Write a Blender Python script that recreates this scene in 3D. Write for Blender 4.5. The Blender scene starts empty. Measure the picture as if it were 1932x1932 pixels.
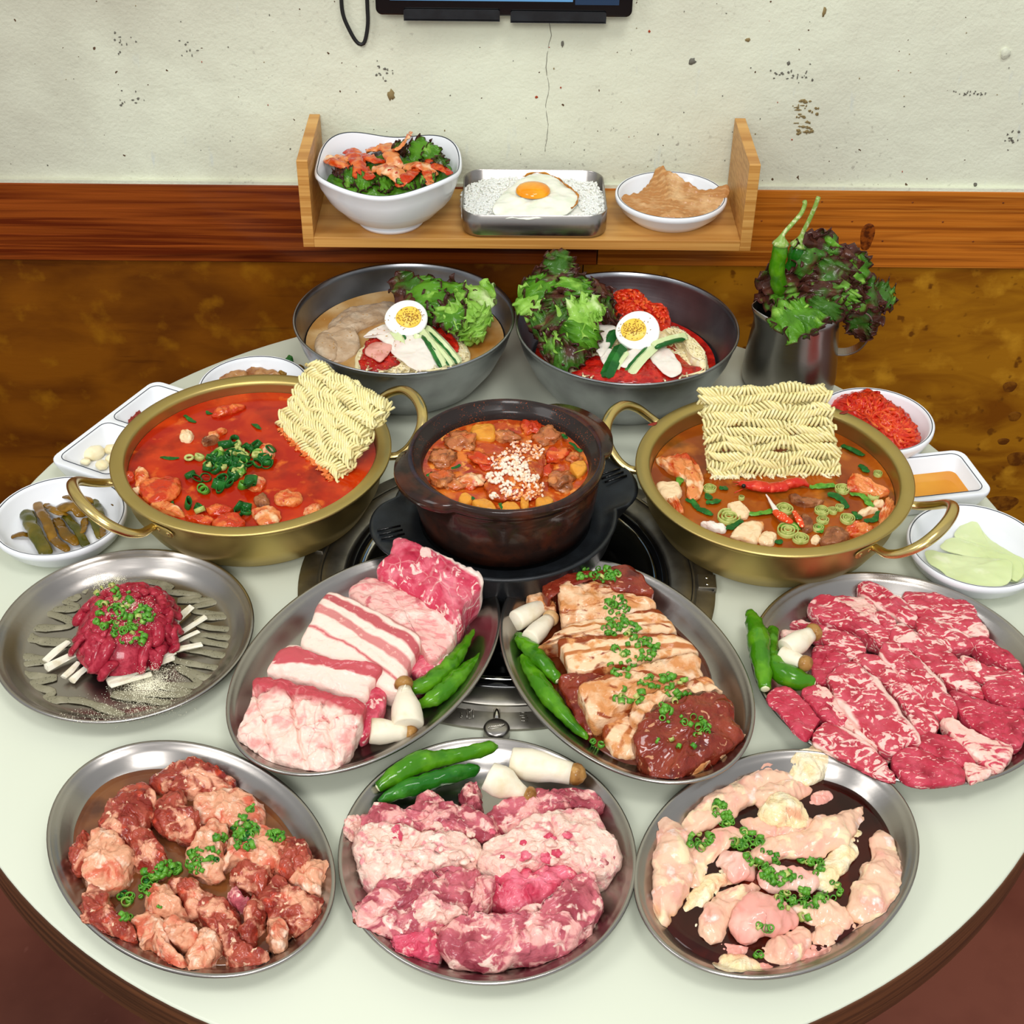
import bpy, math, random
import numpy as np
from mathutils import Vector, noise, Matrix
from mathutils.bvhtree import BVHTree
random.seed(7)
PI = math.pi
TZ = 0.72            # height of the table top above the floor; all builders below work in metres above the table top
# ------------------------------------------------------------------ camera, world, lights
FL, PITCH, ROLL, YAW, CH = 2684.97, 0.658018, 0.01308266, -0.00869127, 0.7533477
def axes():
    cp, sp = math.cos(PITCH), math.sin(PITCH); cy, sy = math.cos(YAW), math.sin(YAW)
    Z = np.array([[cy, -sy, 0], [sy, cy, 0], [0, 0, 1]])
    f, u, x = Z @ [0, cp, -sp], Z @ [0, sp, cp], Z @ [1., 0, 0]
    cr_, sr = math.cos(ROLL), math.sin(ROLL)
    return cr_ * x + sr * u, -sr * x + cr_ * u, f
AX, AU, AF = axes()
scene = bpy.context.scene
COL = scene.collection
cam = bpy.data.cameras.new('camera'); camo = bpy.data.objects.new('camera', cam); COL.objects.link(camo)
cam.sensor_width = 36; cam.lens = FL / 1932 * 36; cam.clip_start = .01
camo.matrix_world = Matrix(((AX[0], AU[0], -AF[0], 0), (AX[1], AU[1], -AF[1], 0), (AX[2], AU[2], -AF[2], CH + TZ), (0, 0, 0, 1)))
scene.camera = camo
world = bpy.data.worlds.new('world'); scene.world = world; world.use_nodes = True
world.node_tree.nodes['Background'].inputs[0].default_value = (.93, .97, 1, 1)
world.node_tree.nodes['Background'].inputs[1].default_value = .62
def area(name, loc, tgt, sx, sy, power, col=(1, 1, 1)):
    l = bpy.data.lights.new(name, 'AREA'); l.shape = 'RECTANGLE'; l.size = sx; l.size_y = sy; l.energy = power; l.color = col
    o = bpy.data.objects.new(name, l); COL.objects.link(o); o.location = loc
    o.rotation_euler = (Vector(tgt) - Vector(loc)).to_track_quat('-Z', 'Y').to_euler()
    return o
area('key_softbox', (.4, .1, TZ + 2.3), (0, .95, TZ), .7, .55, 16, (1, .985, .96))
area('left_softbox', (-1.1, .25, TZ + 1.5), (0, .9, TZ), .6, .6, 7, (1, .99, .97))
area('front_softbox', (-.2, -1.3, TZ + 1.75), (0, 1.25, TZ + .1), .8, .6, 33, (1, .99, .97))
vs = scene.view_settings; vs.view_transform = 'Standard'; vs.look = 'None'; vs.gamma = 1; vs.exposure = 0.0; vs.use_curve_mapping = False
scene.cycles.max_bounces = 6
# ------------------------------------------------------------------ placing helpers
def ray(px, py): return AF + AX * (px - 966) / FL - AU * (py - 966) / FL
def P(px, py, h=0.0):                     # the point at height h above the table seen at this place of the photograph
    d = ray(px, py); t = (h - CH) / d[2]
    return np.array([0, 0, CH]) + d * t
def PY(px, py, Y):
    d = ray(px, py)
    return np.array([0, 0, CH]) + d * (Y / d[1])
def ppm(p): return FL / float((np.array(p) - [0, 0, CH]) @ AF)
# ------------------------------------------------------------------ materials
def lin(h):
    if not isinstance(h, str): return (*h, 1)
    h = h.lstrip('#'); c = [int(h[i:i + 2], 16) / 255 for i in (0, 2, 4)]
    return tuple(x / 12.92 if x <= .04045 else ((x + .055) / 1.055) ** 2.4 for x in c) + (1,)
MAT = {}
def M(name, col, rough=.5, metal=0, layers=(), bump=(), coat=0, sss=0, trans=0, emit=0, spec=.5, rnd=True, ior=1.45, aniso=0, coatr=.1):
    m = bpy.data.materials.new(name); m.use_nodes = True; nt = m.node_tree; N = nt.nodes; L = nt.links
    b = N['Principled BSDF']; b.inputs['Roughness'].default_value = rough; b.inputs['Metallic'].default_value = metal
    b.inputs['Specular IOR Level'].default_value = (spec if not coat or metal else min(spec, .12)); coat = coat * .75; b.inputs['Coat Weight'].default_value = coat; b.inputs['Coat Roughness'].default_value = coatr
    b.inputs['IOR'].default_value = ior
    if aniso: b.inputs['Anisotropic'].default_value = aniso
    if sss:
        b.inputs['Subsurface Weight'].default_value = sss; b.inputs['Subsurface Radius'].default_value = (1, .5, .3); b.inputs['Subsurface Scale'].default_value = .004
    if trans: b.inputs['Transmission Weight'].default_value = trans
    tc = N.new('ShaderNodeTexCoord')
    if rnd:
        oi = N.new('ShaderNodeObjectInfo'); mu = N.new('ShaderNodeMath'); mu.operation = 'MULTIPLY'; mu.inputs[1].default_value = 7.3
        L.new(oi.outputs['Random'], mu.inputs[0]); ad = N.new('ShaderNodeVectorMath'); ad.operation = 'ADD'
        L.new(tc.outputs['Object'], ad.inputs[0]); L.new(mu.outputs[0], ad.inputs[1]); oc = ad.outputs[0]
    else: oc = tc.outputs['Object']
    def tex(k, s, d=3, w=0, uv=False, o=None):
        mp = N.new('ShaderNodeMapping'); L.new(tc.outputs['UV'] if uv else oc, mp.inputs[0])
        if isinstance(s, tuple): mp.inputs['Scale'].default_value = s; s = 1
        if o: mp.inputs['Location'].default_value = o
        if k == 'n':
            t = N.new('ShaderNodeTexNoise'); t.inputs['Detail'].default_value = d; t.inputs['Distortion'].default_value = w; out = t.outputs['Fac']
        elif k == 'v':
            t = N.new('ShaderNodeTexVoronoi'); out = t.outputs['Distance']
        elif k == 'e':
            t = N.new('ShaderNodeTexVoronoi'); t.feature = 'DISTANCE_TO_EDGE'; out = t.outputs['Distance']
        elif k == 'w':
            t = N.new('ShaderNodeTexWave'); t.inputs['Distortion'].default_value = w; t.inputs['Detail'].default_value = d; t.bands_direction = 'Y'; out = t.outputs['Fac']
            t.inputs['Detail Scale'].default_value = 1.2
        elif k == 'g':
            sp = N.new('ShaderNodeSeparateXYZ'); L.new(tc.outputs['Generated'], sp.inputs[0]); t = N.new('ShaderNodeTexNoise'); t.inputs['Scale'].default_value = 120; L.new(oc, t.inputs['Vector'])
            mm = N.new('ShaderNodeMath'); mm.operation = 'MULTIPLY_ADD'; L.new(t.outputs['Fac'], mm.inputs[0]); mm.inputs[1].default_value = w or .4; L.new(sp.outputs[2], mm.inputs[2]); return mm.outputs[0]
        elif k in 'xyz':
            sp = N.new('ShaderNodeSeparateXYZ'); L.new(mp.outputs[0], sp.inputs[0]); out = sp.outputs['xyz'.index(k)]
            if w:
                t = N.new('ShaderNodeTexNoise'); t.inputs['Scale'].default_value = d; L.new(oc, t.inputs['Vector'])
                mm = N.new('ShaderNodeMath'); mm.operation = 'MULTIPLY_ADD'; L.new(t.outputs['Fac'], mm.inputs[0]); mm.inputs[1].default_value = w; L.new(out, mm.inputs[2]); out = mm.outputs[0]
            return out
        t.inputs['Scale'].default_value = s; L.new(mp.outputs[0], t.inputs['Vector'])
        return out
    cur = None
    for l in layers:
        out = tex(l.get('k', 'n'), l['s'], l.get('d', 3), l.get('w', 0), l.get('uv', False), l.get('o'))
        mr = N.new('ShaderNodeMapRange'); mr.clamp = True
        mr.inputs['From Min'].default_value = l['a']; mr.inputs['From Max'].default_value = l['b']; mr.inputs['To Max'].default_value = l.get('f', 1)
        if l.get('smooth'): mr.interpolation_type = 'SMOOTHSTEP'
        L.new(out, mr.inputs['Value']); fac = mr.outputs[0]
        if 'mask' in l:
            k = l['mask']; o2 = tex(k.get('k', 'n'), k['s'], k.get('d', 3), k.get('w', 0), k.get('uv', False), k.get('o'))
            m2 = N.new('ShaderNodeMapRange'); m2.inputs['From Min'].default_value = k['a']; m2.inputs['From Max'].default_value = k['b']; L.new(o2, m2.inputs['Value'])
            mm = N.new('ShaderNodeMath'); mm.operation = 'MULTIPLY'; L.new(fac, mm.inputs[0]); L.new(m2.outputs[0], mm.inputs[1]); fac = mm.outputs[0]
        mx = N.new('ShaderNodeMix'); mx.data_type = 'RGBA'; L.new(fac, mx.inputs[0])
        if cur is None: mx.inputs[6].default_value = lin(col)
        else: L.new(cur, mx.inputs[6])
        mx.inputs[7].default_value = lin(l['c']); cur = mx.outputs[2]
    if cur is None: b.inputs['Base Color'].default_value = lin(col)
    else: L.new(cur, b.inputs['Base Color'])
    if emit:
        b.inputs['Emission Strength'].default_value = emit; b.inputs['Emission Color'].default_value = lin(col)
    nrm = None
    for q in bump:
        out = tex(q.get('k', 'n'), q['s'], q.get('d', 3), q.get('w', 0), q.get('uv', False))
        bp = N.new('ShaderNodeBump'); bp.inputs['Strength'].default_value = q.get('f', .5); bp.inputs['Distance'].default_value = q.get('dist', .001)
        L.new(out, bp.inputs['Height'])
        if nrm: L.new(nrm, bp.inputs['Normal'])
        nrm = bp.outputs[0]
    if nrm: L.new(nrm, b.inputs['Normal'])
    MAT[name] = m
    return m
def Ly(c, s, a, b, **k): return dict(c=c, s=s, a=a, b=b, **k)
# metals, ceramics, woods
M('steel', '#a7a29d', .27, 1, bump=[dict(s=(6, 300, 300), f=.08, dist=.0005)], layers=[Ly('#98928d', 14, .35, .75)])
M('steel_bowl', '#a6a8ac', .3, 1, bump=[dict(s=(4, 4, 500), f=.12, dist=.0005)], layers=[Ly('#8b8c90', 25, .4, .65)])
M('steel_dark', '#a8a399', .42, 1, layers=[Ly('#7d7971', 40, .4, .7), Ly('#958a6c', 18, .55, .75)])
M('chrome', '#c4c0b8', .1, 1)
M('brass', '#c0aa6a', .4, 1, layers=[Ly('#bda562', 30, .4, .7)], bump=[dict(s=400, f=.05, dist=.0004)])
M('brass_bright', '#d6bd7c', .25, 1)
M('white_melamine', '#eceef2', .18, coat=.4)
M('rim_line', '#28303c', .4)
M('black_iron', '#15171a', .38, layers=[Ly('#202428', 60, .4, .7)], bump=[dict(s=900, f=.15, dist=.0005)])
M('black_gloss', '#0b0b0c', .12)
M('black_rubber', '#151515', .5)
M('stone_pot', '#2c1d18', .2, layers=[Ly('#4a2417', 40, .45, .7), Ly('#1c1513', 90, .5, .75)], coat=.5, bump=[dict(s=500, f=.15, dist=.0006)])
M('stone_rim', '#2b2422', .3, layers=[Ly('#a04a22', 900, .62, .68, mask=dict(s=60, a=.45, b=.6))], coat=.3)
M('table_top', '#d3d7c5', .3, rnd=False, layers=[Ly('#cdd2bf', 3, .4, .7)], coat=.2, coatr=.25)
M('table_edge', '#5e3820', .42, rnd=False, layers=[Ly('#3f2413', (6, 6, 220), .4, .65), Ly('#7a4d2c', (20, 20, 500), .6, .8)])
M('oak', '#cf9a52', .42, rnd=False, layers=[Ly('#b57c38', (4, 60, 350), .42, .62, d=6, w=.3), Ly('#dcae68', (3, 40, 500), .6, .75)], bump=[dict(s=(10, 200, 900), f=.15, dist=.0004)])
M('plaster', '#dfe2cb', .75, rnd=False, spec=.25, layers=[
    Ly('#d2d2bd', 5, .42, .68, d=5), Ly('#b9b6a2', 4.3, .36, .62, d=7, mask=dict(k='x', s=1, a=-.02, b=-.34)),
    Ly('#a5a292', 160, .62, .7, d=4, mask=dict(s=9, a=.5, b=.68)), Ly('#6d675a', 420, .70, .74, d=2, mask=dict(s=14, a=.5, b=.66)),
    Ly('#5b4632', 150, .79, .80, d=1), Ly('#b9c4c8', (60, 60, 14), .66, .78, d=4, f=.6)],
    bump=[dict(s=300, f=.5, dist=.0012, d=5), dict(s=35, f=.5, dist=.004, d=4)])
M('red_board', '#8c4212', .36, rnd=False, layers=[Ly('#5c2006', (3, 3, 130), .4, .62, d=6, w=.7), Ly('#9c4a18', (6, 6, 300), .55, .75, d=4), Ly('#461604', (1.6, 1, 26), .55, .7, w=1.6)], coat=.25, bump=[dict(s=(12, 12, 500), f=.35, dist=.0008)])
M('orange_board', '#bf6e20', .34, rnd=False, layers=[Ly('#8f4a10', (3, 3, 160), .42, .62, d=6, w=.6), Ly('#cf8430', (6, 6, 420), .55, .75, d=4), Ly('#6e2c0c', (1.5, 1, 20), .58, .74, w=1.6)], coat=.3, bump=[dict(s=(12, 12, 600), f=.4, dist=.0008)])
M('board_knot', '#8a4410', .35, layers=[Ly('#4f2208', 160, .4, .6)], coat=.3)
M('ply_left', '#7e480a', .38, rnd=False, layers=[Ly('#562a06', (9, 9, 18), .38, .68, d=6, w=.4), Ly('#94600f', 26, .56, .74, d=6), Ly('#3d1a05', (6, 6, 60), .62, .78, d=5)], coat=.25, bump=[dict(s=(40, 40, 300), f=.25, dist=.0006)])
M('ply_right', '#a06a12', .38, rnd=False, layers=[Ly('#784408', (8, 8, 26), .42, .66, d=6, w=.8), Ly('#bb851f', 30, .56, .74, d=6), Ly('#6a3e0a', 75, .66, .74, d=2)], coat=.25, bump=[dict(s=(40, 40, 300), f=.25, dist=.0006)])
M('floor', '#7d4536', .5, rnd=False, layers=[Ly('#6a3529', 8, .4, .65, d=5), Ly('#8f584a', 40, .66, .78)])
M('dark_wood', '#2e160b', .5, layers=[Ly('#1b0d07', (40, 4, 4), .4, .6)])
M('screen_blue', '#4f7ea6', .2, emit=.6)
M('screen_navy', '#1c3048', .2, emit=.35)
# food
M('beef', '#bd3a4a', .3, layers=[Ly('#d05868', 90, .4, .7), Ly('#a02a3a', 60, .55, .75), Ly('#f2c4ba', (70, 190, 190), .545, .6, d=5, w=1.6), Ly('#f3cbbf', (30, 60, 60), .6, .64, d=4, w=1.2)], bump=[dict(s=420, f=.5, dist=.0012, d=5)], sss=.15, coat=.35)
M('beef_edge', '#bd3a4a', .3, layers=[Ly('#d05868', 90, .4, .7), Ly('#a02a3a', 60, .55, .75), Ly('#f2c4ba', (90, 130, 190), .53, .59, d=5, w=1.8), Ly('#f3cbbf', 1, .93, .99, k='y', uv=True, w=.22, d=60), Ly('#f3cbbf', 1, .2, .14, k='y', uv=True, w=.22, d=60)], bump=[dict(s=420, f=.5, dist=.0012, d=5)], sss=.15, coat=.35)
M('beef_lean', '#b83246', .3, layers=[Ly('#cc5062', 90, .4, .7), Ly('#8c1a2c', 70, .55, .75), Ly('#eab0aa', (90, 240, 240), .6, .64, d=5, w=1.8)], bump=[dict(s=420, f=.5, dist=.0012, d=5)], sss=.15, coat=.35)
M('beef_fat', '#efc0b2', .32, layers=[Ly('#c8485a', (60, 160, 160), .52, .6, d=4, w=1.4), Ly('#f6d8cc', 80, .55, .7)], bump=[dict(s=380, f=.5, dist=.0012, d=5)], sss=.15, coat=.35)
M('belly_red', '#c83c55', .28, layers=[Ly('#e27a88', 80, .42, .66, d=5), Ly('#b22740', 60, .56, .72), Ly('#f4cabf', (120, 60, 120), .58, .63, d=5, w=1.6), Ly('#f3c4bc', (5, 4, 1), .05, .012, k='e', uv=True, f=.3, mask=dict(s=45, a=.45, b=.6)), Ly('#f7e0d2', (1, 1, 1), .88, .93, k='y', uv=True, w=.16, d=40)], bump=[dict(s=300, f=.5, dist=.0015, d=5)], sss=.15, coat=.4)
M('belly_pink', '#eab6ac', .3, layers=[Ly('#df8e8c', (60, 160, 100), .5, .6, d=5, w=1.2), Ly('#f6dacd', 50, .56, .68, d=4), Ly('#c96a70', (80, 80, 80), .64, .7, d=4), Ly('#fbe6da', (6, 6, 1), .03, .0, k='e', uv=True, f=.5, mask=dict(s=50, a=.45, b=.6))], bump=[dict(s=300, f=.45, dist=.0012, d=5)], sss=.15, coat=.35)
def stripes(name, fat, lean, bands, wob=.14, dd=45, extra=(), **k):
    ly = []
    for a, b, c in bands:   # band between v=a and v=b, built from two overlapping ramps
        ly += [dict(c=c or lean, k='y', uv=True, s=(1, 1, 1), w=wob, d=dd, a=a, b=a + .03)]
        ly += [dict(c=fat, k='y', uv=True, s=(1, 1, 1), w=wob, d=dd, a=b, b=b + .03)]
    M(name, fat, .3, layers=ly + list(extra), bump=[dict(s=320, f=.4, dist=.0012, d=5)], sss=.15, coat=.4, **k)
stripes('belly_striped', '#f5d9ca', '#c96a6c', [(.34, .38, None), (.56, .69, '#cf827e'), (.8, .93, '#bd5a5e'), (1.0, 1.2, '#c58079')], extra=[Ly('#f2c4b6', 260, .6, .7, f=.6)])
stripes('belly_ridge', '#f4d4c6', '#c1565c', [(.56, .95, '#bf5258')], extra=[Ly('#f3c4b9', (60, 200, 100), .62, .7)])
M('belly_scored', '#f2cfc0', .32, layers=[Ly('#e5a29a', 90, .5, .64, d=5), Ly('#bb4850', 1, .8, .9, k='y', uv=True, w=.2, d=60), Ly('#cc6a6c', (60, 60, 60), .63, .68, d=4, w=1), Ly('#d98e8c', (4.5, 4, 1), .03, .0, k='e', uv=True, f=.6, mask=dict(s=60, a=.42, b=.55))], bump=[dict(s=300, f=.5, dist=.0015, d=5)], sss=.15, coat=.35)
stripes('marinated_striped', '#efc8a0', '#94451f', [(-.1, .12, '#8a3a1c'), (.5, .6, '#b8703e'), (.82, 1.2, '#8e3f1c')], extra=[Ly('#d5945c', 120, .5, .64, d=5), Ly('#86381a', (40, 110, 90), .6, .68, d=4, w=1)])
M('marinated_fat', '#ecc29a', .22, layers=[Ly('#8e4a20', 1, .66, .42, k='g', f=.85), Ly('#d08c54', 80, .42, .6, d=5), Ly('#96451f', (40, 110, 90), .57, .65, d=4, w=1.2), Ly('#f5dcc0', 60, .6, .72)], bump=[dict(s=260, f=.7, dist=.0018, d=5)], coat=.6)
M('marinated_lean', '#7a2616', .18, layers=[Ly('#8f3a22', 70, .45, .66, d=4), Ly('#521410', 60, .56, .72), Ly('#c98f6a', (90, 160, 90), .64, .67, d=5, w=1.4)], bump=[dict(s=220, f=.9, dist=.0025, d=5)], coat=.9)
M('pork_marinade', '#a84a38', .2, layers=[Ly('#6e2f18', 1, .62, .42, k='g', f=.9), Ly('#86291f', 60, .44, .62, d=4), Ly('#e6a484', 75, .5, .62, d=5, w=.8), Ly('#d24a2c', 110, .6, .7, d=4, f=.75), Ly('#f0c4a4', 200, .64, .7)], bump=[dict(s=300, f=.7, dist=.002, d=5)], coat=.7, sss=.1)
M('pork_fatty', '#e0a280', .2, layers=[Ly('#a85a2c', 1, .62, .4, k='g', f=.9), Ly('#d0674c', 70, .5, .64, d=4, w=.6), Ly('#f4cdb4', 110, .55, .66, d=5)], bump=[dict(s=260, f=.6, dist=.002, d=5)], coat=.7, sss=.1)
M('pork_raw', '#c4646f', .24, layers=[Ly('#9c3f4c', 55, .44, .6, d=5), Ly('#e9aaa2', 80, .5, .6, d=5, w=.8), Ly('#f5cfc0', 120, .58, .66, d=5, w=.8), Ly('#c62f4e', 45, .68, .8, f=.8)], bump=[dict(s=280, f=.6, dist=.002, d=5)], sss=.15, coat=.45)
M('pork_raw_fat', '#f0c4b4', .3, layers=[Ly('#dd8e90', 70, .52, .62, d=5, w=.8), Ly('#f7dccb', 160, .5, .64, d=4), Ly('#c85a6c', 55, .66, .74)], bump=[dict(s=240, f=.8, dist=.0025, d=5)], sss=.15, coat=.4)
M('pork_red', '#c9435c', .22, layers=[Ly('#e4788a', 70, .45, .62, d=4), Ly('#f0b8b0', 120, .6, .68, d=5)], bump=[dict(s=240, f=.6, dist=.002, d=5)], sss=.15, coat=.5)
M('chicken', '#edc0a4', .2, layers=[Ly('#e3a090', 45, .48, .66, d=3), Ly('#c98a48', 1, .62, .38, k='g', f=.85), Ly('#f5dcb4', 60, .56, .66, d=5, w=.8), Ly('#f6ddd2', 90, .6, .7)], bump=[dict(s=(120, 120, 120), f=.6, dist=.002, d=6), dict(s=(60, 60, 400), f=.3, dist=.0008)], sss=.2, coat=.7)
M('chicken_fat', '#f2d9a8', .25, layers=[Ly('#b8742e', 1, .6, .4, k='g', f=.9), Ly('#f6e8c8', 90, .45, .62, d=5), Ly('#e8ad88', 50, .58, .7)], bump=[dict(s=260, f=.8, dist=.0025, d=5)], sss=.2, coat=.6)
M('chicken_pink', '#e9a294', .18, layers=[Ly('#f2c4b4', 40, .45, .65), Ly('#e08478', 60, .6, .75)], bump=[dict(s=100, f=.4, dist=.0015)], sss=.2, coat=.8)
M('tartare', '#9c1d31', .25, layers=[Ly('#b93a4a', 160, .45, .65), Ly('#7c1223', 110, .55, .7), Ly('#d98a86', (200, 200, 200), .68, .73, d=4)], bump=[dict(s=500, f=.5, dist=.001, d=4)], coat=.5, sss=.1)
M('pear', '#ece6d2', .3, layers=[Ly('#d9ceb0', 120, .5, .7)], coat=.3, sss=.1)
M('sesame_sauce', '#858069', .22, layers=[Ly('#4a473c', 900, .66, .70, d=1), Ly('#97917a', 90, .5, .7)], coat=.5)
M('powder', '#fbf6dc', .9)
M('soy_pool', '#4e1c0c', .06, layers=[Ly('#70300f', 30, .45, .7), Ly('#2c0e08', 22, .5, .7)], coat=1)
M('marinade_pool', '#6a3a22', .08, layers=[Ly('#7e4c26', 26, .45, .65), Ly('#4e2716', 40, .55, .72)], coat=1)
M('soy_dark', '#3a130c', .05, spec=.3, layers=[Ly('#6c1c0c', 24, .52, .68), Ly('#240c08', 18, .5, .7)])
M('scallion', '#5c9a2c', .3, layers=[Ly('#3b7e1e', 200, .48, .62), Ly('#a4c65c', 120, .62, .74)])
M('scallion_pale', '#b9bd6c', .3, layers=[Ly('#8d9c46', 250, .5, .65)])
M('scallion_dark', '#1b5820', .25, layers=[Ly('#2f7a2c', (150, 150, 40), .5, .7)], coat=.3)
M('chilli', '#3d7a0a', .2, layers=[Ly('#5a9416', 60, .45, .65), Ly('#2a6208', 45, .55, .7)], bump=[dict(s=(150, 150, 150), f=.35, dist=.0015)], coat=.7)
M('chilli_dark', '#1d6414', .2, layers=[Ly('#3a7e20', 60, .5, .7), Ly('#124c12', 50, .55, .7)], bump=[dict(s=130, f=.6, dist=.002)], coat=.7)
M('chilli_stem', '#86a848', .4, layers=[Ly('#cfd6a0', 300, .5, .7)])
M('chilli_cut', '#dfe3b8', .4)
M('mushroom', '#ece2cb', .5, layers=[Ly('#dccba8', (60, 60, 60), .5, .7, d=5), Ly('#f4eedd', 50, .55, .7)], bump=[dict(s=250, f=.2, dist=.001)], sss=.1)
M('mushroom_cap', '#a67a42', .35, layers=[Ly('#7c5126', 120, .45, .65, d=4), Ly('#c79c62', 90, .62, .75)], coat=.3)
M('mushroom_cap_pale', '#d8b483', .4, layers=[Ly('#c09560', 120, .45, .65, d=4)])
M('lettuce', '#568c22', .26, layers=[Ly('#3e6e18', 45, .42, .62), Ly('#94c450', 55, .56, .72), Ly('#42261f', 1, .92, 1.15, k='y', uv=True, w=.55, d=30)], bump=[dict(s=160, f=.7, dist=.0025, d=5)], coat=.3)
M('lettuce_dark', '#3f2219', .22, layers=[Ly('#5c3426', 60, .45, .62), Ly('#3a641e', 32, .47, .58, d=4), Ly('#6ea23c', 45, .58, .72), Ly('#4a2620', 1, .85, 1.1, k='y', uv=True, w=.5, d=30)], bump=[dict(s=170, f=.8, dist=.0025, d=5)], coat=.4)
M('lettuce_pale', '#98c656', .3, layers=[Ly('#76a836', 60, .42, .62), Ly('#d5e6a8', (40, 40, 40), .6, .74, d=4)], bump=[dict(s=150, f=.6, dist=.0025, d=5)], coat=.3)
M('sesame_dark', '#a8742e', .5)
M('egg_white', '#f3f3ec', .2, sss=.15, coat=.4)
M('fried_white', '#f4f4e4', .18, layers=[Ly('#e6ecd4', 60, .5, .7)], bump=[dict(s=90, f=.3, dist=.002)], sss=.15, coat=.7)
M('fried_crisp', '#c07a24', .35, layers=[Ly('#8f4e14', 200, .5, .65)], coat=.4)
M('yolk_boiled', '#f1ca45', .6, layers=[Ly('#f7dc74', 120, .5, .7)], bump=[dict(s=400, f=.4, dist=.001)])
M('yolk_fried', '#f39312', .12, layers=[Ly('#f8a91e', 50, .5, .7)], coat=.9, sss=.2)
M('sesame', '#c99a56', .5)
M('rice', '#f3f2ea', .3, sss=.15, coat=.2)
M('rice_pink', '#f6e0cc', .3, coat=.4, layers=[Ly('#f2c8a4', 200, .5, .65)])
M('rice_red', '#ee9c5c', .3, layers=[Ly('#f6e2d2', 300, .45, .6)], coat=.4)
M('noodle_dry', '#ecdf9e', .45, layers=[Ly('#f2e8b6', 200, .5, .7)])
M('noodle_wet', '#efe0b0', .25, coat=.5, layers=[Ly('#f5edd0', 200, .5, .7)])
M('noodle_red', '#e27a3c', .25, coat=.5)
M('broth_red', '#a81c05', .1, rnd=False, layers=[Ly('#c4380a', 30, .42, .64, d=5, w=.6), Ly('#7c1805', 24, .52, .7, d=4), Ly('#d4601c', 60, .6, .72, d=5)], coat=.4, bump=[dict(s=60, f=.15, dist=.001)])
M('broth_orange', '#a04c0c', .1, rnd=False, layers=[Ly('#86390a', 26, .42, .62, d=5, w=.6), Ly('#bc6a1c', 34, .52, .7, d=4), Ly('#6a3c0c', 30, .56, .72)], coat=.4, bump=[dict(s=70, f=.15, dist=.001)])
M('stew', '#bc4a10', .12, layers=[Ly('#a0300a', 45, .42, .6, d=5, w=.6), Ly('#d87426', 80, .5, .64, d=5), Ly('#e69440', 200, .6, .7)], coat=.9, bump=[dict(s=240, f=.6, dist=.0018, d=4)])
M('broth_clear', '#b58b52', .1, rnd=False, layers=[Ly('#c9a878', 30, .45, .65, d=4), Ly('#a56c2a', 20, .5, .7)], coat=.4)
M('ice_broth', '#b99c7c', .2, layers=[Ly('#cdb79c', 60, .45, .65, d=5)], coat=.8, bump=[dict(s=300, f=.6, dist=.0015)])
M('chilli_sauce', '#a8140c', .1, layers=[Ly('#c92416', 90, .45, .62), Ly('#7e0c0a', 120, .55, .7)], coat=1, bump=[dict(s=350, f=.8, dist=.002, d=4)])
M('red_salad', '#c9200f', .15, layers=[Ly('#e24522', 120, .45, .62), Ly('#a4110b', 140, .55, .7)], coat=.8, bump=[dict(s=400, f=.6, dist=.0015, d=4)])
M('red_shred', '#dc3f18', .18, layers=[Ly('#ef7a34', 120, .5, .66), Ly('#bf1c0c', 100, .5, .7)], coat=.8)
M('cabbage_kimchi', '#e08a4c', .18, layers=[Ly('#c4400f', 70, .46, .6, d=5, w=.6), Ly('#f4d0a4', 60, .55, .68), Ly('#b42412', 150, .66, .72)], coat=.8, bump=[dict(s=(200, 60, 200), f=.6, dist=.002)])
M('cabbage_red', '#bf340c', .18, layers=[Ly('#dc6c30', 80, .48, .62, d=5, w=.6), Ly('#b22a10', 90, .58, .7)], coat=.8, bump=[dict(s=200, f=.6, dist=.002)])
M('tofu', '#efcfa4', .3, layers=[Ly('#e29450', 60, .55, .7)], coat=.5)
M('potato', '#dc9432', .25, layers=[Ly('#cc7c20', 90, .5, .7)], coat=.6, sss=.1)
M('stew_beef', '#b5683a', .25, layers=[Ly('#7e4624', 90, .5, .66, d=4), Ly('#d98a4c', 70, .5, .64), Ly('#cf5a1e', 50, .56, .7)], coat=.9, bump=[dict(s=260, f=.9, dist=.0025, d=5)])
M('ply_knot', '#7d4c10', .38, layers=[Ly('#5c320a', 120, .4, .6)], coat=.25)
M('stew_meat', '#a0623c', .3, layers=[Ly('#6c3a20', 90, .45, .62, d=4), Ly('#c99068', 100, .6, .72)], coat=.6, bump=[dict(s=300, f=.8, dist=.002, d=5)])
M('shrimp', '#c9281a', .2, layers=[Ly('#e8583c', 90, .5, .66), Ly('#a01410', 70, .56, .7)], coat=.8)
M('crab', '#e0481e', .25, layers=[Ly('#f6d0a8', 500, .6, .64)], coat=.6)
M('black_eye', '#0a0a0a', .1)
M('radish_white', '#f0e6da', .18, layers=[Ly('#e8cfc4', 45, .5, .7)], coat=.7, sss=.2)
M('radish_green', '#d7e2ae', .2, layers=[Ly('#cfdca0', 20, .45, .65), Ly('#e6ecc4', 60, .6, .75)], coat=.4, sss=.15)
M('cucumber', '#dfe8ae', .22, layers=[Ly('#1f6426', 1, .80, .86, k='y', uv=True, w=.1, d=60), Ly('#f0f2cc', 80, .55, .7)], coat=.6)
M('cucumber_skin', '#1c5a24', .22, layers=[Ly('#2f7a30', 90, .5, .65), Ly('#bcd486', 40, .66, .74)], coat=.6)
M('beef_slice', '#e3a596', .3, layers=[Ly('#d08474', 80, .5, .66)], coat=.5)
M('pickle', '#6e4c0a', .2, layers=[Ly('#8a6212', 50, .45, .65), Ly('#64480a', 60, .56, .7)], coat=.8)
M('pickle_green', '#46460c', .2, layers=[Ly('#665812', 50, .45, .65)], coat=.8)
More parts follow.
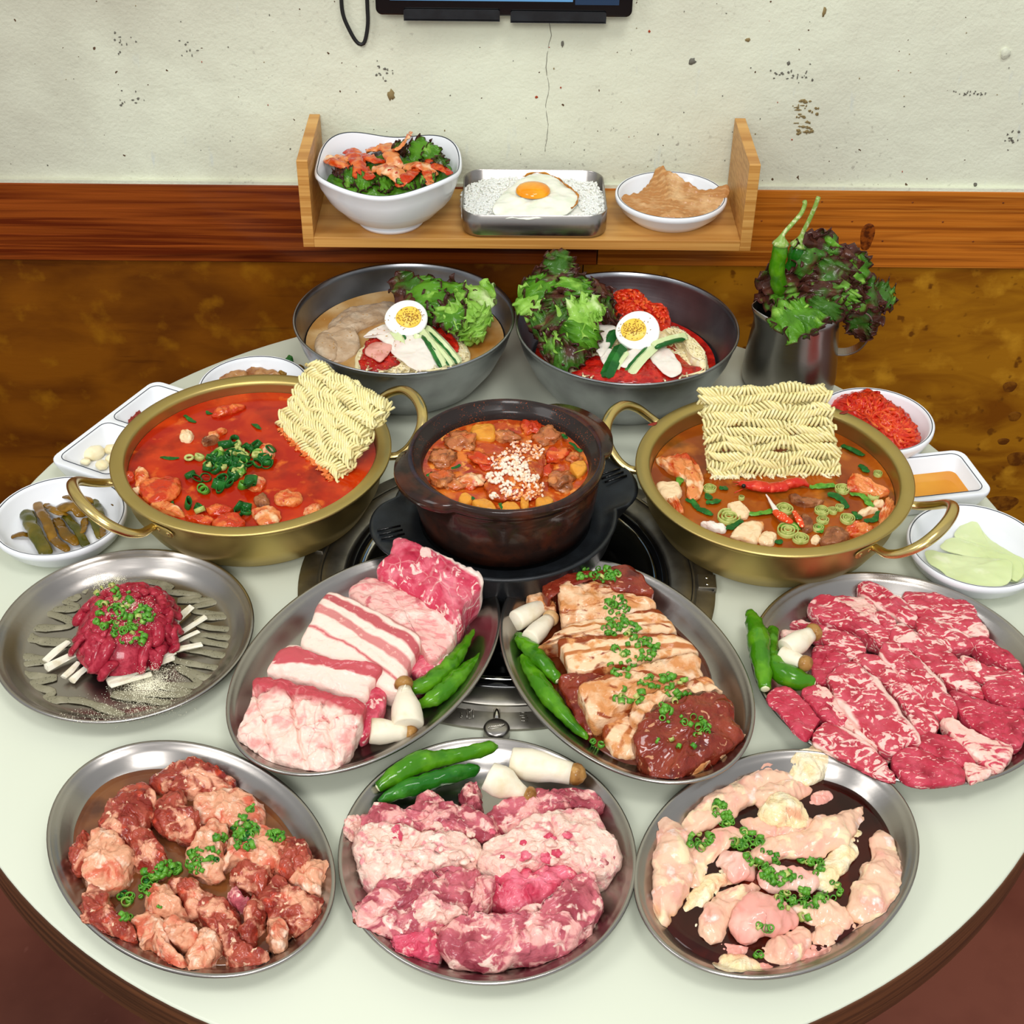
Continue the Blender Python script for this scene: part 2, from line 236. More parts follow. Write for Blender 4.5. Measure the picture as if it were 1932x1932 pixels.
M('fishcake', '#b08050', .25, layers=[Ly('#8c562e', 90, .45, .62), Ly('#d6ac7a', 60, .6, .72)], coat=.6)
M('garlic', '#f0e5c2', .3, layers=[Ly('#e6d6a6', 60, .5, .7)], coat=.4, sss=.15)
M('paste', '#8a2412', .35, bump=[dict(s=400, f=.8, dist=.002)])
M('sesame_oil', '#d98a10', .05, layers=[Ly('#e8a128', 20, .4, .7)], coat=1)
M('tripe', '#cf9e68', .3, layers=[Ly('#a06a38', (1, 4.2, 1), .35, .9, k='w', uv=True, w=.6, f=.7), Ly('#b47e4a', (40, 220, 40), .45, .6), Ly('#e0bc8c', 30, .55, .75)], coat=.3)
M('chilli_flake', '#b3200e', .4)
M('emboss', '#b9b5ac', .2, 1)
M('chip_grey', '#6e6b60', .9)
M('chip_brown', '#8d7a50', .9)
M('chip_red', '#a5401c', .8)
# ------------------------------------------------------------------ mesh helpers
ORG = {}; HIT = []
class G:
    def __init__(s): s.v = []; s.f = []; s.m = []; s.uv = []
    def add(s, V, F, mi=0, uv=None):
        o = len(s.v); s.v += [tuple(map(float, p)) for p in V]; s.f += [tuple(i + o for i in q) for q in F]; s.m += [mi] * len(F)
        s.uv += (uv if uv is not None else [(0., 0.)] * len(V)); return s
def obj(name, g, mats, parent=None, org=None, lab=None, cat=None, grp=None, kind=None, smooth=True, hit=False, sharp=None):
    V = np.array(g.v)
    if org is None:
        mn, mx = V.min(0), V.max(0); org = np.array([(mn[0] + mx[0]) / 2, (mn[1] + mx[1]) / 2, mn[2]])
    org = np.array(org, float)
    me = bpy.data.meshes.new(name); me.from_pydata((V - org).tolist(), [], g.f)
    if isinstance(mats, str): mats = [mats]
    for k in mats: me.materials.append(MAT[k])
    me.polygons.foreach_set('material_index', g.m); me.polygons.foreach_set('use_smooth', [smooth] * len(g.f))
    ul = me.uv_layers.new(name='uv'); li = np.zeros(len(me.loops), dtype=np.int32); me.loops.foreach_get('vertex_index', li)
    ul.data.foreach_set('uv', np.array(g.uv)[li].ravel())
    if sharp: me.set_sharp_from_angle(angle=math.radians(sharp))
    me.update()
    o = bpy.data.objects.new(name, me); COL.objects.link(o); place(o, org, parent)
    tag(o, lab, cat, grp, kind)
    if hit: HIT.append((V, g.f))
    return o
def place(o, org, parent=None):
    ORG[o.name] = np.array(org, float)
    if parent is not None:
        o.parent = parent; o.location = ORG[o.name] - ORG[parent.name]
    else: o.location = (org[0], org[1], org[2] + TZ)
def tag(o, lab=None, cat=None, grp=None, kind=None):
    for k, v in (('label', lab), ('category', cat), ('group', grp), ('kind', kind)):
        if v: o[k] = v
    return o
def thing(name, org, lab, cat, grp=None):
    o = bpy.data.objects.new(name, None); COL.objects.link(o); o.empty_display_size = .02; place(o, org); return tag(o, lab, cat, grp)
def V3(p, f, s=0.0): return noise.noise_vector(Vector((p[0] * f + s, p[1] * f + s * 1.7, p[2] * f - s)))
def lathe(g, prof, c, R, n=64, mi=0, rot=0, close=False, mod=None, cap0=False, cap1=False):
    rx, ry = R if isinstance(R, tuple) else (R, R); ca, sa = math.cos(rot), math.sin(rot); V = []; F = []
    for j, (d, z) in enumerate(prof):
        for i in range(n):
            t = 2 * PI * i / n; a, b = (rx + d) * math.cos(t), (ry + d) * math.sin(t); zz = z
            if mod: a, b, zz = mod(t, a, b, z, j)
            V.append((c[0] + a * ca - b * sa, c[1] + a * sa + b * ca, c[2] + zz))
    m = len(prof)
    for j in range(m - 1 + (1 if close else 0)):
        for i in range(n):
            i2 = (i + 1) % n; j2 = (j + 1) % m
            F.append((j * n + i, j2 * n + i, j2 * n + i2, j * n + i2))
    if cap0: V.append((c[0], c[1], c[2] + prof[0][1])); F += [(len(V) - 1, i, (i + 1) % n) for i in range(n)]
    if cap1: V.append((c[0], c[1], c[2] + prof[-1][1])); k = (m - 1) * n; F += [(len(V) - 1, k + (i + 1) % n, k + i) for i in range(n)]
    return g.add(V, F, mi)
def cr(pts, n, closed=False):
    p = np.array(pts, float); m = len(p)
    if m == 2 and not closed: return np.array([p[0] + (p[1] - p[0]) * t for t in np.linspace(0, 1, n)])
    if closed: q = np.vstack([p[-1], p, p[0], p[1]]); segs = m
    else: q = np.vstack([2 * p[0] - p[1], p, 2 * p[-1] - p[-2]]); segs = m - 1
    out = []
    for i in range(segs):
        a, b, c, d = q[i:i + 4]
        for t in np.linspace(0, 1, 16, endpoint=False):
            out.append(.5 * (2 * b + (c - a) * t + (2 * a - 5 * b + 4 * c - d) * t * t + (3 * b - a - 3 * c + d) * t ** 3))
    if not closed: out.append(p[-1])
    out = np.array(out); w = np.vstack([out, out[0]]) if closed else out
    L = np.concatenate([[0], np.cumsum(np.linalg.norm(np.diff(w[:, :3], axis=0), axis=1))])
    s = np.linspace(0, L[-1], n, endpoint=not closed)
    return np.stack([np.interp(s, L, w[:, k]) for k in range(w.shape[1])], 1)
def tube(g, path, rad, k=8, mi=0, closed=False, flat=1.0, up=(0, 0, 1), amp=0, fr=100, seed=0, caps=True, fold=0):
    p = np.array(path, float)[:, :3]; n = len(p)
    rad = np.full(n, rad) if np.isscalar(rad) else np.array(rad, float)
    T = np.roll(p, -1, 0) - np.roll(p, 1, 0) if closed else np.gradient(p, axis=0)
    T /= (np.linalg.norm(T, axis=1)[:, None] + 1e-12); up = np.array(up, float)
    S = np.cross(T, up); ln = np.linalg.norm(S, axis=1)
    S[ln < 1e-4] = np.cross(T[ln < 1e-4], (1, 0.1, 0)); S /= np.linalg.norm(S, axis=1)[:, None]; U = np.cross(S, T)
    th = np.linspace(0, 2 * PI, k, endpoint=False)
    V = p[:, None] + rad[:, None, None] * (np.cos(th)[None, :, None] * S[:, None] + flat * np.sin(th)[None, :, None] * U[:, None])
    uv = [(i / k, j / max(1, n - 1)) for j in range(n) for i in range(k)]
    V = V.reshape(-1, 3); F = []
    if amp: V = np.array([v + np.array(V3(v, fr, seed)) * amp + np.array(V3(v, fr * 2.7, seed + 5)) * amp * .4 for v in V])
    if fold: V = np.array([v - np.array((0, 0, fold * max(0, 1 - abs(noise.noise(Vector(v * fr * .8) + Vector((seed, 0, 0)))) * 5) + fold * .4 * max(0, 1 - abs(noise.noise(Vector(v * fr * 2.2) + Vector((seed, 5, 0)))) * 5))) for v in V])
    for j in range(n if closed else n - 1):
        for i in range(k):
            i2 = (i + 1) % k; a, b = j * k, ((j + 1) % n) * k
            F.append((a + i, a + i2, b + i2, b + i))
    if caps and not closed:
        F.append(tuple(range(k))[::-1]); F.append(tuple((n - 1) * k + i for i in range(k)))
    return g.add(V, F, mi, uv)
def box(g, lo, hi, mi=0, M4=None):
    x0, y0, z0 = lo; x1, y1, z1 = hi
    V = [(x0, y0, z0), (x1, y0, z0), (x1, y1, z0), (x0, y1, z0), (x0, y0, z1), (x1, y0, z1), (x1, y1, z1), (x0, y1, z1)]
    if M4 is not None: V = [tuple(M4 @ Vector(v)) for v in V]
    return g.add(V, [(0, 3, 2, 1), (4, 5, 6, 7), (0, 1, 5, 4), (1, 2, 6, 5), (2, 3, 7, 6), (3, 0, 4, 7)], mi)
def bevel(o, w=.0006, seg=2):
    m = o.modifiers.new('b', 'BEVEL'); m.width = w; m.segments = seg; m.limit_method = 'ANGLE'; return o
def prism(g, poly, z0, z1, mi=0, rr=0):          # vertical extrusion of a 2D outline with a softly rounded top edge
    n = len(poly); pa = np.array(poly); poly = poly if (pa[:, 0] * np.roll(pa[:, 1], -1) - np.roll(pa[:, 0], -1) * pa[:, 1]).sum() > 0 else poly[::-1]; c = np.mean(poly, 0); V = []; F = []
    rings = [(0, z0), (0, z1 - rr)] + ([(-rr * .3, z1 - rr * .3), (-rr, z1)] if rr else [(0, z1)])
    for d, z in rings:
        for p in poly:
            v = np.array(p) - c; l = np.linalg.norm(v); q = c + v * (l + d) / l; V.append((q[0], q[1], z))
    for j in range(len(rings) - 1):
        for i in range(n): F.append((j * n + i, j * n + (i + 1) % n, (j + 1) * n + (i + 1) % n, (j + 1) * n + i))
    F.append(tuple(range(n))[::-1]); F.append(tuple((len(rings) - 1) * n + i for i in range(n)))
    return g.add(V, F, mi)
# a solid piece whose top face follows an outline; (x, y[, dh]) are read in the crop's own scale T=(ox, oy, s)
SEED = [0]
PLZ = {}
def floor_z(key, x, y):
    if not isinstance(key, str): return key
    c, ax, ang, z0 = PLZ[key]; a = math.radians(ang); dx, dy = x - c[0], y - c[1]; u, v = (dx * math.cos(a) + dy * math.sin(a)) / ax[0], (-dx * math.sin(a) + dy * math.cos(a)) / ax[1]
    r = math.hypot(u, v); d = (r - 1) * (math.hypot(dx, dy) / max(r, 1e-6))
    return z0 + float(np.interp(d, [-.03, -.023, -.018, -.013, -.0085, -.006, -.0036, -.001, .0005], [.0034, .0041, .0063, .0106, .0156, .0176, .0186, .0199, .0199]))
def slab(name, out, T, h, th, mat, dome=.002, amp=.0012, fr=110, ang=None, n=60, rr=None, lab=None, cat='meat', grp=None, parent=None, floor=.0034, tilt=None, groove=None, hit=True, amp2=.0, shrink=.9, kind=None, rings=None, skin=0, grow=1.0, fold=0):
    SEED[0] += 1; sd = SEED[0] * 3.17; ox, oy, s = T; n = int(n * 1.6)
    P3 = cr([P(ox + q[0] / s, oy + q[1] / s, h + (q[2] if len(q) > 2 else 0)) for q in out], n, True)
    # a little natural irregularity of the edge
    x = P3[:, 0]; y = P3[:, 1]; a = x * np.roll(y, -1) - np.roll(x, -1) * y; A = a.sum() / 2
    c = np.array([((x + np.roll(x, -1)) * a).sum() / 6 / A, ((y + np.roll(y, -1)) * a).sum() / 6 / A, P3[:, 2].mean()])
    P3[:, :2] = c[:2] + (P3[:, :2] - c[:2]) * grow
    A3 = np.c_[P3[:, :2] - c[:2], np.ones(n)]; co = np.linalg.lstsq(A3, P3[:, 2], rcond=None)[0]; c[2] = co[2]
    Q = P3[:, :2] - c[:2]
    if ang is None:
        w, v = np.linalg.eigh(Q.T @ Q); ax = v[:, 1] * (1 if v[0, 1] > 0 else -1)
    else: ax = np.array([math.cos(math.radians(ang)), math.sin(math.radians(ang))])
    ay = np.array([-ax[1], ax[0]])
    lu, lv = Q @ ax, Q @ ay; u0, u1, v0, v1 = lu.min(), lu.max(), lv.min(), lv.max()
    if rr is None: rr = min(.0035, th * .4)
    if groove: ts = list(np.linspace(.03, .94, 34)) + [.96, .98, .99, 1.0]
    else: ts = [.07, .14, .21, .28, .35, .42, .49, .56, .63, .7, .76, .82, .87, .91, .94, .97, .99, 1.0]
    V = [(c[0], c[1], c[2] + dome)]; F = []
    for t in ts:
        drop = 0
        if t > .77: k = (t - .77) / .23; drop = rr * (1 - math.sqrt(max(0, 1 - k * k)))
        for i in range(n):
            z = c[2] * (1 - t) + P3[i, 2] * t
            V.append((c[0] + Q[i, 0] * t, c[1] + Q[i, 1] * t, z + dome * (1 - t * t) - drop))
    nt = len(ts); ks = 4
    for k in range(1, ks + 1):
        f = k / ks; sc = 1 + .015 * math.sin(PI * f) - (1 - shrink) * f * f
        for i in range(n): V.append((c[0] + Q[i, 0] * sc, c[1] + Q[i, 1] * sc, P3[i, 2] - rr - (th - rr) * f))
    V.append((c[0], c[1], c[2] - th))
    for i in range(n): F.append((0, 1 + i, 1 + (i + 1) % n))
    for j in range(nt + ks - 1):
        a_ = 1 + j * n; b_ = a_ + n
        for i in range(n): F.append((a_ + i, b_ + i, b_ + (i + 1) % n, a_ + (i + 1) % n))
    b_ = 1 + (nt + ks - 1) * n
    for i in range(n): F.append((len(V) - 1, b_ + (i + 1) % n, b_ + i))
    W = []; UV = []
    for p in V:
        d = Vector(V3(p, fr, sd)) * amp + Vector(V3(p, fr * 2.6, sd + 9)) * amp * .5 + Vector(V3(p, fr * 6, sd + 4)) * amp * .22
        q = (p[0] - c[0], p[1] - c[1]); u = (q[0] * ax[0] + q[1] * ax[1] - u0) / (u1 - u0); v_ = (q[0] * ay[0] + q[1] * ay[1] - v0) / (v1 - v0)
        z = p[2] + d.z * 1.3
        if fold: nn_ = noise.noise(Vector((p[0] * fr * .75, p[1] * fr * .75, sd + 2))); n3 = noise.noise(Vector((p[0] * fr * 2.1, p[1] * fr * 2.1, sd + 6))); z -= fold * max(0, 1 - abs(nn_) * 6) + fold * .45 * max(0, 1 - abs(n3) * 6)
        if amp2: z += -amp2 * (1 - abs(noise.noise(Vector((p[0] * fr * .5, p[1] * fr * .5, sd)))) * 4) if abs(noise.noise(Vector((p[0] * fr * .5, p[1] * fr * .5, sd)))) < .25 else 0
        if groove: z -= groove(u, v_)
        W.append((p[0] + d.x, p[1] + d.y, max(z, floor_z(floor, p[0] + d.x, p[1] + d.y)))); UV.append((u, v_))
    g = G().add(W, F, 0, UV)
    return obj(name, g, mat, parent, lab=lab, cat=cat if parent is None else None, grp=grp, hit=hit, kind=kind)
# a soft elongated piece following a curved centre line: (x, y, half width[, dh]) in crop scale
def strip(name, path, T, mat, h=.003, flat=.6, amp=.0015, fr=110, lab=None, cat='meat', grp=None, parent=None, n=26, k=20, hit=True, twist=0, floor=.0034, lift=True, wk=1.0, fold=0):
    SEED[0] += 1; sd = SEED[0] * 2.31; ox, oy, s = T; pts = []
    for q in path:
        p = P(ox + q[0] / s, oy + q[1] / s, h + (q[3] if len(q) > 3 else 0)); w = q[2] / s / ppm(p) * wk
        if lift: p = P(ox + q[0] / s, oy + q[1] / s, h + (q[3] if len(q) > 3 else 0) + w * flat)
        pts.append((*p, w))
    c = cr(pts, n); w = c[:, 3].copy()
    # rounded ends
    T0 = c[1, :3] - c[0, :3]; T0 /= np.linalg.norm(T0); T1 = c[-1, :3] - c[-2, :3]; T1 /= np.linalg.norm(T1)
    e0 = [(*(c[0, :3] - T0 * w[0] * a), w[0] * b) for a, b in ((.75, .12), (.6, .5), (.32, .82))]
    e1 = [(*(c[-1, :3] + T1 * w[-1] * a), w[-1] * b) for a, b in ((.32, .82), (.6, .5), (.75, .12))]
    c = np.vstack([e0, c, e1]); g = G()
    tube(g, c[:, :3], c[:, 3], k, flat=flat, amp=amp, fr=fr, seed=sd, fold=fold)
    g.v = [(x, y, max(z, floor_z(floor, x, y))) for x, y, z in g.v]
    return obj(name, g, mat, parent, lab=lab, cat=cat if parent is None else None, grp=grp, hit=hit)
def chilli(T, path, lab, mat='chilli', h=.004, grp='whole green chilli peppers', cut=True, stem_at=0, r=None, cap=None):
    ox, oy, s = T; pts = []
    for q in path:
        dh = q[3] if len(q) > 3 else 0; p = P(ox + q[0] / s, oy + q[1] / s, h + dh); w = q[2] * 1.2 / s / ppm(p); p = P(ox + q[0] / s, oy + q[1] / s, h + dh + w); pts.append((*p, w))
    c = cr(pts, 30); SEED[0] += 1; sd = SEED[0]
    w = c[:, 3].copy() * np.array([1 + .09 * noise.noise(Vector((i * .35, sd, 0))) for i in range(30)])
    T0 = c[1, :3] - c[0, :3]; T0 /= np.linalg.norm(T0); T1 = c[-1, :3] - c[-2, :3]; T1 /= np.linalg.norm(T1)
    e0 = np.array([(*(c[0, :3] - T0 * w[0] * a), w[0] * b) for a, b in ((.3, .75), (.16, .93))])
    e1 = np.array([(*(c[-1, :3] + T1 * w[-1] * a), w[-1] * b) for a, b in ((.5, .8), (.9, .45), (1.1, .1))])
    cc = np.vstack([e0, np.c_[c[:, :3], w], e1]); g = G(); tube(g, cc[:, :3], cc[:, 3], 18, amp=.0013, fr=190, seed=sd)
    o = obj('green_chilli', g, mat, lab=lab, cat='chilli pepper', grp=grp, hit=True)
    if cut:
        a = e0[0, :3]; g = G(); tube(g, [a + T0 * .0006, a - T0 * .0005, a - T0 * .001], [w[0] * .7, w[0] * .72, w[0] * .5], 12)
        obj('stem_end', g, 'chilli_cut', o)
    return o
def mushroom(T, base, cap, lab, wb, wc, wcap, h=.004, mc='mushroom_cap', flip=0, dh=0, dh2=0, bulge=1.0, capn=1):
    ox, oy, s = T
    def q(p, r, e): 
        a = P(ox + p[0] / s, oy + p[1] / s, h); r = r / s / ppm(a); return P(ox + p[0] / s, oy + p[1] / s, h + r + e), r
    (a, ra), (b, rb) = q(base, wb, dh), q(cap, wc, dh2); d = b - a; L = np.linalg.norm(d); d /= L
    ts = [0, .02, .1, .3, .5, .7, .85, 1.0]; rs = [ra * .9, ra * .98, ra, ra * 1.02 * bulge, ra * .93 * bulge + rb * .05, ra * .5 + rb * .48, ra * .2 + rb * .8, rb]
    g = G(); tube(g, [a + d * L * t for t in ts], rs, 20, amp=.0007, fr=90, seed=SEED[0]); SEED[0] += 1
    root = obj('mushroom', g, 'mushroom', lab=lab, cat='mushroom', grp='king oyster mushrooms', hit=True)
    rc = q(cap, wcap * 1.15, 0)[1]; g = G(); b = b + d * rc * .35
    tube(g, [b + d * rc * t for t in (-.45, -.3, .05, .4, .75, .95)], [rc * .5, rc * .9, rc, rc * .92, rc * .6, rc * .1], 18, amp=.0005, fr=160, seed=3)
    obj('cap', g, mc, root, hit=True)
    return root
# place small things on the first surface the camera ray meets
BV = [None, 0]
def drop(px, py):
    if BV[0] is None or BV[1] != len(HIT):
        V = []; F = []
        for v, f in HIT[-BVN[0]:] if BVN[0] else HIT:
            o = len(V); V += [tuple(p) for p in v]; F += [tuple(i + o for i in q) for q in f]
        BV[0] = BVHTree.FromPolygons(V, F); BV[1] = len(HIT)
    r = BV[0].ray_cast(Vector((0, 0, CH)), Vector(ray(px, py)))
    return (np.array(r[0]), np.array(r[1])) if r[0] else (P(px, py, .005), np.array([0, 0, 1.]))
BVN = [0]
def mesh_of(name, g, mat, smooth=True):
    me = bpy.data.meshes.new(name); me.from_pydata(g.v, [], g.f); me.materials.append(MAT[mat]); me.polygons.foreach_set('use_smooth', [smooth] * len(g.f))
    ul = me.uv_layers.new(name='uv'); me.update(); return me
def scatter(name, meshes, pts, lab, cat, grp, lift=.0008, sc=(.8, 1.3), flat=.5, parent=None, rng=None, every=1):
    rng = rng or random; gs = G()
    for i, (px, py) in enumerate(pts):
        p, nrm = drop(px, py); me = rng.choice(meshes)
        v = Vector((rng.gauss(0, flat), rng.gauss(0, flat), 1)) + Vector(nrm) * .8
        e = v.to_track_quat('Z', 'Y').to_euler(); e.rotate_axis('Z', rng.random() * 6); s = rng.uniform(*sc); sc3 = (s, s, s * rng.uniform(.8, 1.3)); q = p + np.array([0, 0, lift])
        if i % every:
            Mx = Matrix.LocRotScale(Vector(q), e, Vector(sc3)); gs.add([tuple(Mx @ vv.co) for vv in me.vertices], [tuple(f.vertices) for f in me.polygons]); continue
        o = bpy.data.objects.new(name, me); COL.objects.link(o); place(o, q, parent)
        o.rotation_euler = e; o.scale = sc3
        if parent is None: tag(o, lab[i] if isinstance(lab, list) else lab, cat, grp)
    return gs
ORD = ['first', 'second', 'third', 'fourth', 'fifth', 'sixth', 'seventh', 'eighth', 'ninth', 'tenth', 'eleventh', 'twelfth']
def clusters(name, meshes, T, cl, what, cat, grp, rng, every=3, mat='scallion', **k):
    allg = G()
    for (x, y, rx, ry, m, where) in cl:
        pts = [(T[0] + a / T[2], T[1] + b / T[2]) for a, b in ell_pts(x, y, rx, ry, m, rng=rng)]
        lb = what + ' ' + where
        if every == 1: pts.sort(); lb = [what + ', %s from the left of those %s' % (ORD[i], where) for i in range(len(pts))]
        g = scatter(name, meshes, pts, lb, cat, grp, rng=rng, every=every, **k); allg.add(g.v, g.f)
    if allg.v: obj('scattered_' + name, allg, mat, lab='loose bits filling in among the ' + grp, cat=cat, kind='stuff')
def ring_mesh(r, h, t, mat, n=12, ov=1):
    g = G(); lathe(g, [(0, 0), (0, h), (-t, h), (-t, 0)], (0, 0, -h / 2), (r, r * ov), n, close=True); return mesh_of('scallion_ring', g, mat)
def ell_pts(cx, cy, rx, ry, n, rot=0, rng=None):
    rng = rng or random; out = []
    for _ in range(n):
        a = rng.random() * 2 * PI; q = math.sqrt(rng.random()); x, y = rx * q * math.cos(a), ry * q * math.sin(a); out.append((cx + x * math.cos(rot) - y * math.sin(rot), cy + x * math.sin(rot) + y * math.cos(rot)))
    return out
# ------------------------------------------------------------------ room
WY, BY, PYY = 1.352, 1.346, 1.350
zb_top = PY(966, 354.5, BY)[2]; zb_bot = PY(966, 499, BY)[2]
def plane_wall(name, x0, x1, z0, z1, y, mat, th=.02, kind='structure', parent=None, **k):
    g = G(); box(g, (x0, y, z0), (x1, y + th, z1)); return obj(name, g, mat, parent, kind=kind if parent is None else None, smooth=False, **k)
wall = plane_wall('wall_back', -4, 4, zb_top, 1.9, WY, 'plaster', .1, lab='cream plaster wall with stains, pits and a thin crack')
plane_wall('wall_lower', -4, 4, -TZ, zb_bot, PYY + .01, 'dark_wood', .09, lab='dark wall behind the plywood panels')
jx = PY(1100, 505, PYY)[0]
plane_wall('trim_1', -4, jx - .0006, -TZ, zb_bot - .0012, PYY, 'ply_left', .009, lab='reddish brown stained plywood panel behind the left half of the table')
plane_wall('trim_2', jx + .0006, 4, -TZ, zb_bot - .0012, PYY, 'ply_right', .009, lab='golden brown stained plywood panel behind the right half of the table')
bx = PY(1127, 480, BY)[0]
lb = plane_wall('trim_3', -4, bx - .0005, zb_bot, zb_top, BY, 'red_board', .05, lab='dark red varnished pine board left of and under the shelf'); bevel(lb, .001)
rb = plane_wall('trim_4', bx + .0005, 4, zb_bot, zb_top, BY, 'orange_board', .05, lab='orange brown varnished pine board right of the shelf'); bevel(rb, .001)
g = G(); box(g, (-4, BY + .001, zb_top), (4, WY + .01, zb_top + .0035)); obj('trim_5', g, 'plaster', kind='structure', lab='thin cream ledge between plaster and boards', smooth=False)
g = G(); box(g, (-4, -2.4, -TZ - .05), (4, WY + .1, -TZ)); obj('floor', g, 'floor', kind='structure', lab='reddish brown painted floor with scuffs', smooth=False)
# marks in the plaster: real shallow chips and holes
def mark(cx, cy, w, h, mat, name, n=12, parent=wall, seed=0, dep=.0006, irr=.3):
    p = PY(cx, cy, WY); s = 1 / ppm(p); rng = random.Random(seed); g = G(); V = []
    ring = [(math.cos(2 * PI * i / n) * w / 2 * s * (1 + rng.uniform(-irr, irr)), math.sin(2 * PI * i / n) * h / 2 * s * 1.25 * (1 + rng.uniform(-irr, irr))) for i in range(n)]
    for y in (WY + .001, WY - dep): V += [(p[0] + a, y, p[2] + b) for a, b in ring]
    V.append((p[0], WY - dep * .2, p[2])); F = [(i, (i + 1) % n, n + (i + 1) % n, n + i) for i in range(n)] + [(2 * n, n + i, n + (i + 1) % n) for i in range(n)]
    g.add(V, F); return obj(name, g, mat, parent)
mark(738, 179, 13, 17, 'chip_brown', 'plaster_chip', seed=1); mark(1306, 116, 13, 11, 'chip_grey', 'nail_hole', seed=2); mark(1488, 119, 6, 6, 'chip_grey', 'nail_hole', seed=3)
mark(968 + 93, 83, 5, 9, 'chip_grey', 'plaster_chip', seed=5); mark(1225, 59, 4, 4, 'chip_red', 'paint_speck', seed=6); mark(1012, 183, 6, 4, 'chip_red', 'paint_speck', seed=7); mark(1840, 348, 8, 7, 'chip_grey', 'nail_hole', seed=8)
mark(1058, 165, 3, 3, 'chip_red', 'paint_speck', seed=9); mark(1411, 75, 9, 6, 'chip_brown', 'plaster_chip', seed=10); mark(1555, 22, 7, 14, 'chip_brown', 'plaster_chip', seed=11); mark(1896, 100, 20, 16, 'plaster', 'nail_hole', seed=12, dep=.002)
rng = random.Random(4)
for i in range(46):      # flaked patch where something was stuck: many small flakes
    a = rng.random(); y = 188 + a * 66; w = 22 * math.sqrt(max(.05, 1 - (a * 1.5 - .6) ** 2)); mark(1524 + rng.uniform(-w, w) - a * 6, y, rng.uniform(2, 10), rng.uniform(1.5, 5), 'chip_brown', 'paint_flake', 7, seed=40 + i, irr=.5)
for i in range(14): mark(1462 + rng.uniform(-12, 12) + (i % 3) * 22, 140 + rng.uniform(-10, 10), rng.uniform(2, 5), rng.uniform(2, 5), 'chip_grey', 'paint_flake', 6, seed=90 + i, irr=.5)
for i in range(22): mark(1832 + rng.uniform(-34, 34), 176 + rng.uniform(-4, 4), rng.uniform(1.5, 4), rng.uniform(1, 2.5), 'chip_grey', 'scuff_fleck', 6, seed=120 + i, irr=.5)
for cx, cy, m in ((232, 80, 12), (244, 186, 10), (1910, 265, 14), (350, 93, 8), (722, 130, 14), (1525, 135, 8)):
    for i in range(m): mark(cx + rng.gauss(0, 11), cy + rng.gauss(0, 9), rng.uniform(1.5, 5), rng.uniform(1.5, 4), 'chip_grey', 'paint_flake', 6, seed=150 + i + cx, irr=.5)
for i in range(60): mark(rng.uniform(0, 1932), rng.uniform(10, 330), rng.uniform(1.2, 2.6), rng.uniform(1.2, 2.8), rng.choice(['chip_grey', 'chip_grey', 'chip_brown', 'chip_red']), 'paint_speck', 6, seed=220 + i, irr=.5)
g = G(); pth = [(1036, 42), (1040, 66), (1034, 92), (1030, 130), (1036, 165), (1030, 200), (1034, 240), (1028, 286)]
tube(g, cr([PY(x, y, WY) for x, y in pth], 60), .00028, 5, up=(0, 1, 0), amp=.0006, fr=150); obj('crack', g, 'chip_grey', wall)
# knots standing slightly proud of the boards
def knot(cx, cy, w, h, Y, parent, mat='board_knot'):
    if Y == PYY: mat = 'ply_knot'
    p = PY(cx, cy, Y); s = 1 / ppm(p); g = G(); lathe(g, [(0, 0), (-.15 * w * s, -.0005), (-.32 * w * s, -.0002)], (0, 0, 0), (w / 2 * s, h / 2 * s * 1.2), 24, cap1=True, mod=lambda t, a, b, z, j: (a * (1 + .12 * math.sin(3 * t)), b * (1 + .1 * math.cos(2 * t)), z))
    g.v = [(p[0] + a, Y + z * 1.0, p[2] + b) for a, b, z in g.v]; obj('knot', g, mat, parent)
T2 = bpy.data.objects['trim_2']
knot(1636, 447, 26, 52, BY, rb); knot(1905, 730, 26, 22, PYY, T2); knot(1914, 786, 24, 20, PYY, T2); knot(1893, 833, 22, 14, PYY, T2); knot(1920, 866, 40, 30, PYY, T2); knot(1890, 950, 60, 34, PYY, T2)
for i in range(10): mark_y = (1380 + i * 57, 380 + (i * 37) % 110); p_ = mark_y; knot(p_[0], p_[1], 4, 3, BY, rb)
# ------------------------------------------------------------------ round table with the grill opening
TC = (.0042, .8839); TR = .4400
tb = thing('round_table', (TC[0], TC[1], -TZ), 'round table with pale cream laminate top and brown edge band', 'table')
g = G(); lathe(g, [(-.284, -.03), (-.284, -.0008), (-.2834, 0), (-.0016, 0), (-.0006, -.0004), (0, -.0014), (0, -.0022)], (*TC, 0), TR, 160)
lathe(g, [(0, -.0022), (-.002, -.03), (-.284, -.03)], (*TC, 0), TR, 160); tt = obj('tabletop', g, 'table_top', tb, sharp=40)
g = G(); lathe(g, [(-.02, -.0014), (.0006, -.0016), (.0012, -.0026), (.0012, -.034), (-.02, -.034)], (*TC, 0), TR, 160); obj('edge_band', g, 'table_edge', tb, sharp=40)
g = G(); lathe(g, [(0, -TZ + .001), (0, -TZ + .03), (-.12, -TZ + .05), (-.14, -.2), (-.08, -.15), (-.08, -.031)], (*TC, 0), .26, 48); obj('pedestal', g, 'dark_wood', tb)
g = G(); lathe(g, [(0, -.002), (-.004, -.075), (-.02, -.08)], (*TC, 0), .1555, 64, cap1=True); obj('burner_well', g, 'black_gloss', tb)
# bench in the dark under the left of the table
bn = thing('bench', (-.62, .45, -TZ), 'dark brown wooden bench in the shade left of the table', 'bench')
g = G(); box(g, (-.95, .05, -.33), (-.36, .62, -.28)); bevel(obj('seat', g, 'dark_wood', bn, smooth=False), .004)
for x in (-.93, -.41):
    for y in (.08, .56): g = G(); box(g, (x, y, -TZ), (x + .04, y + .04, -.33)); obj('leg', g, 'dark_wood', bn, smooth=False)
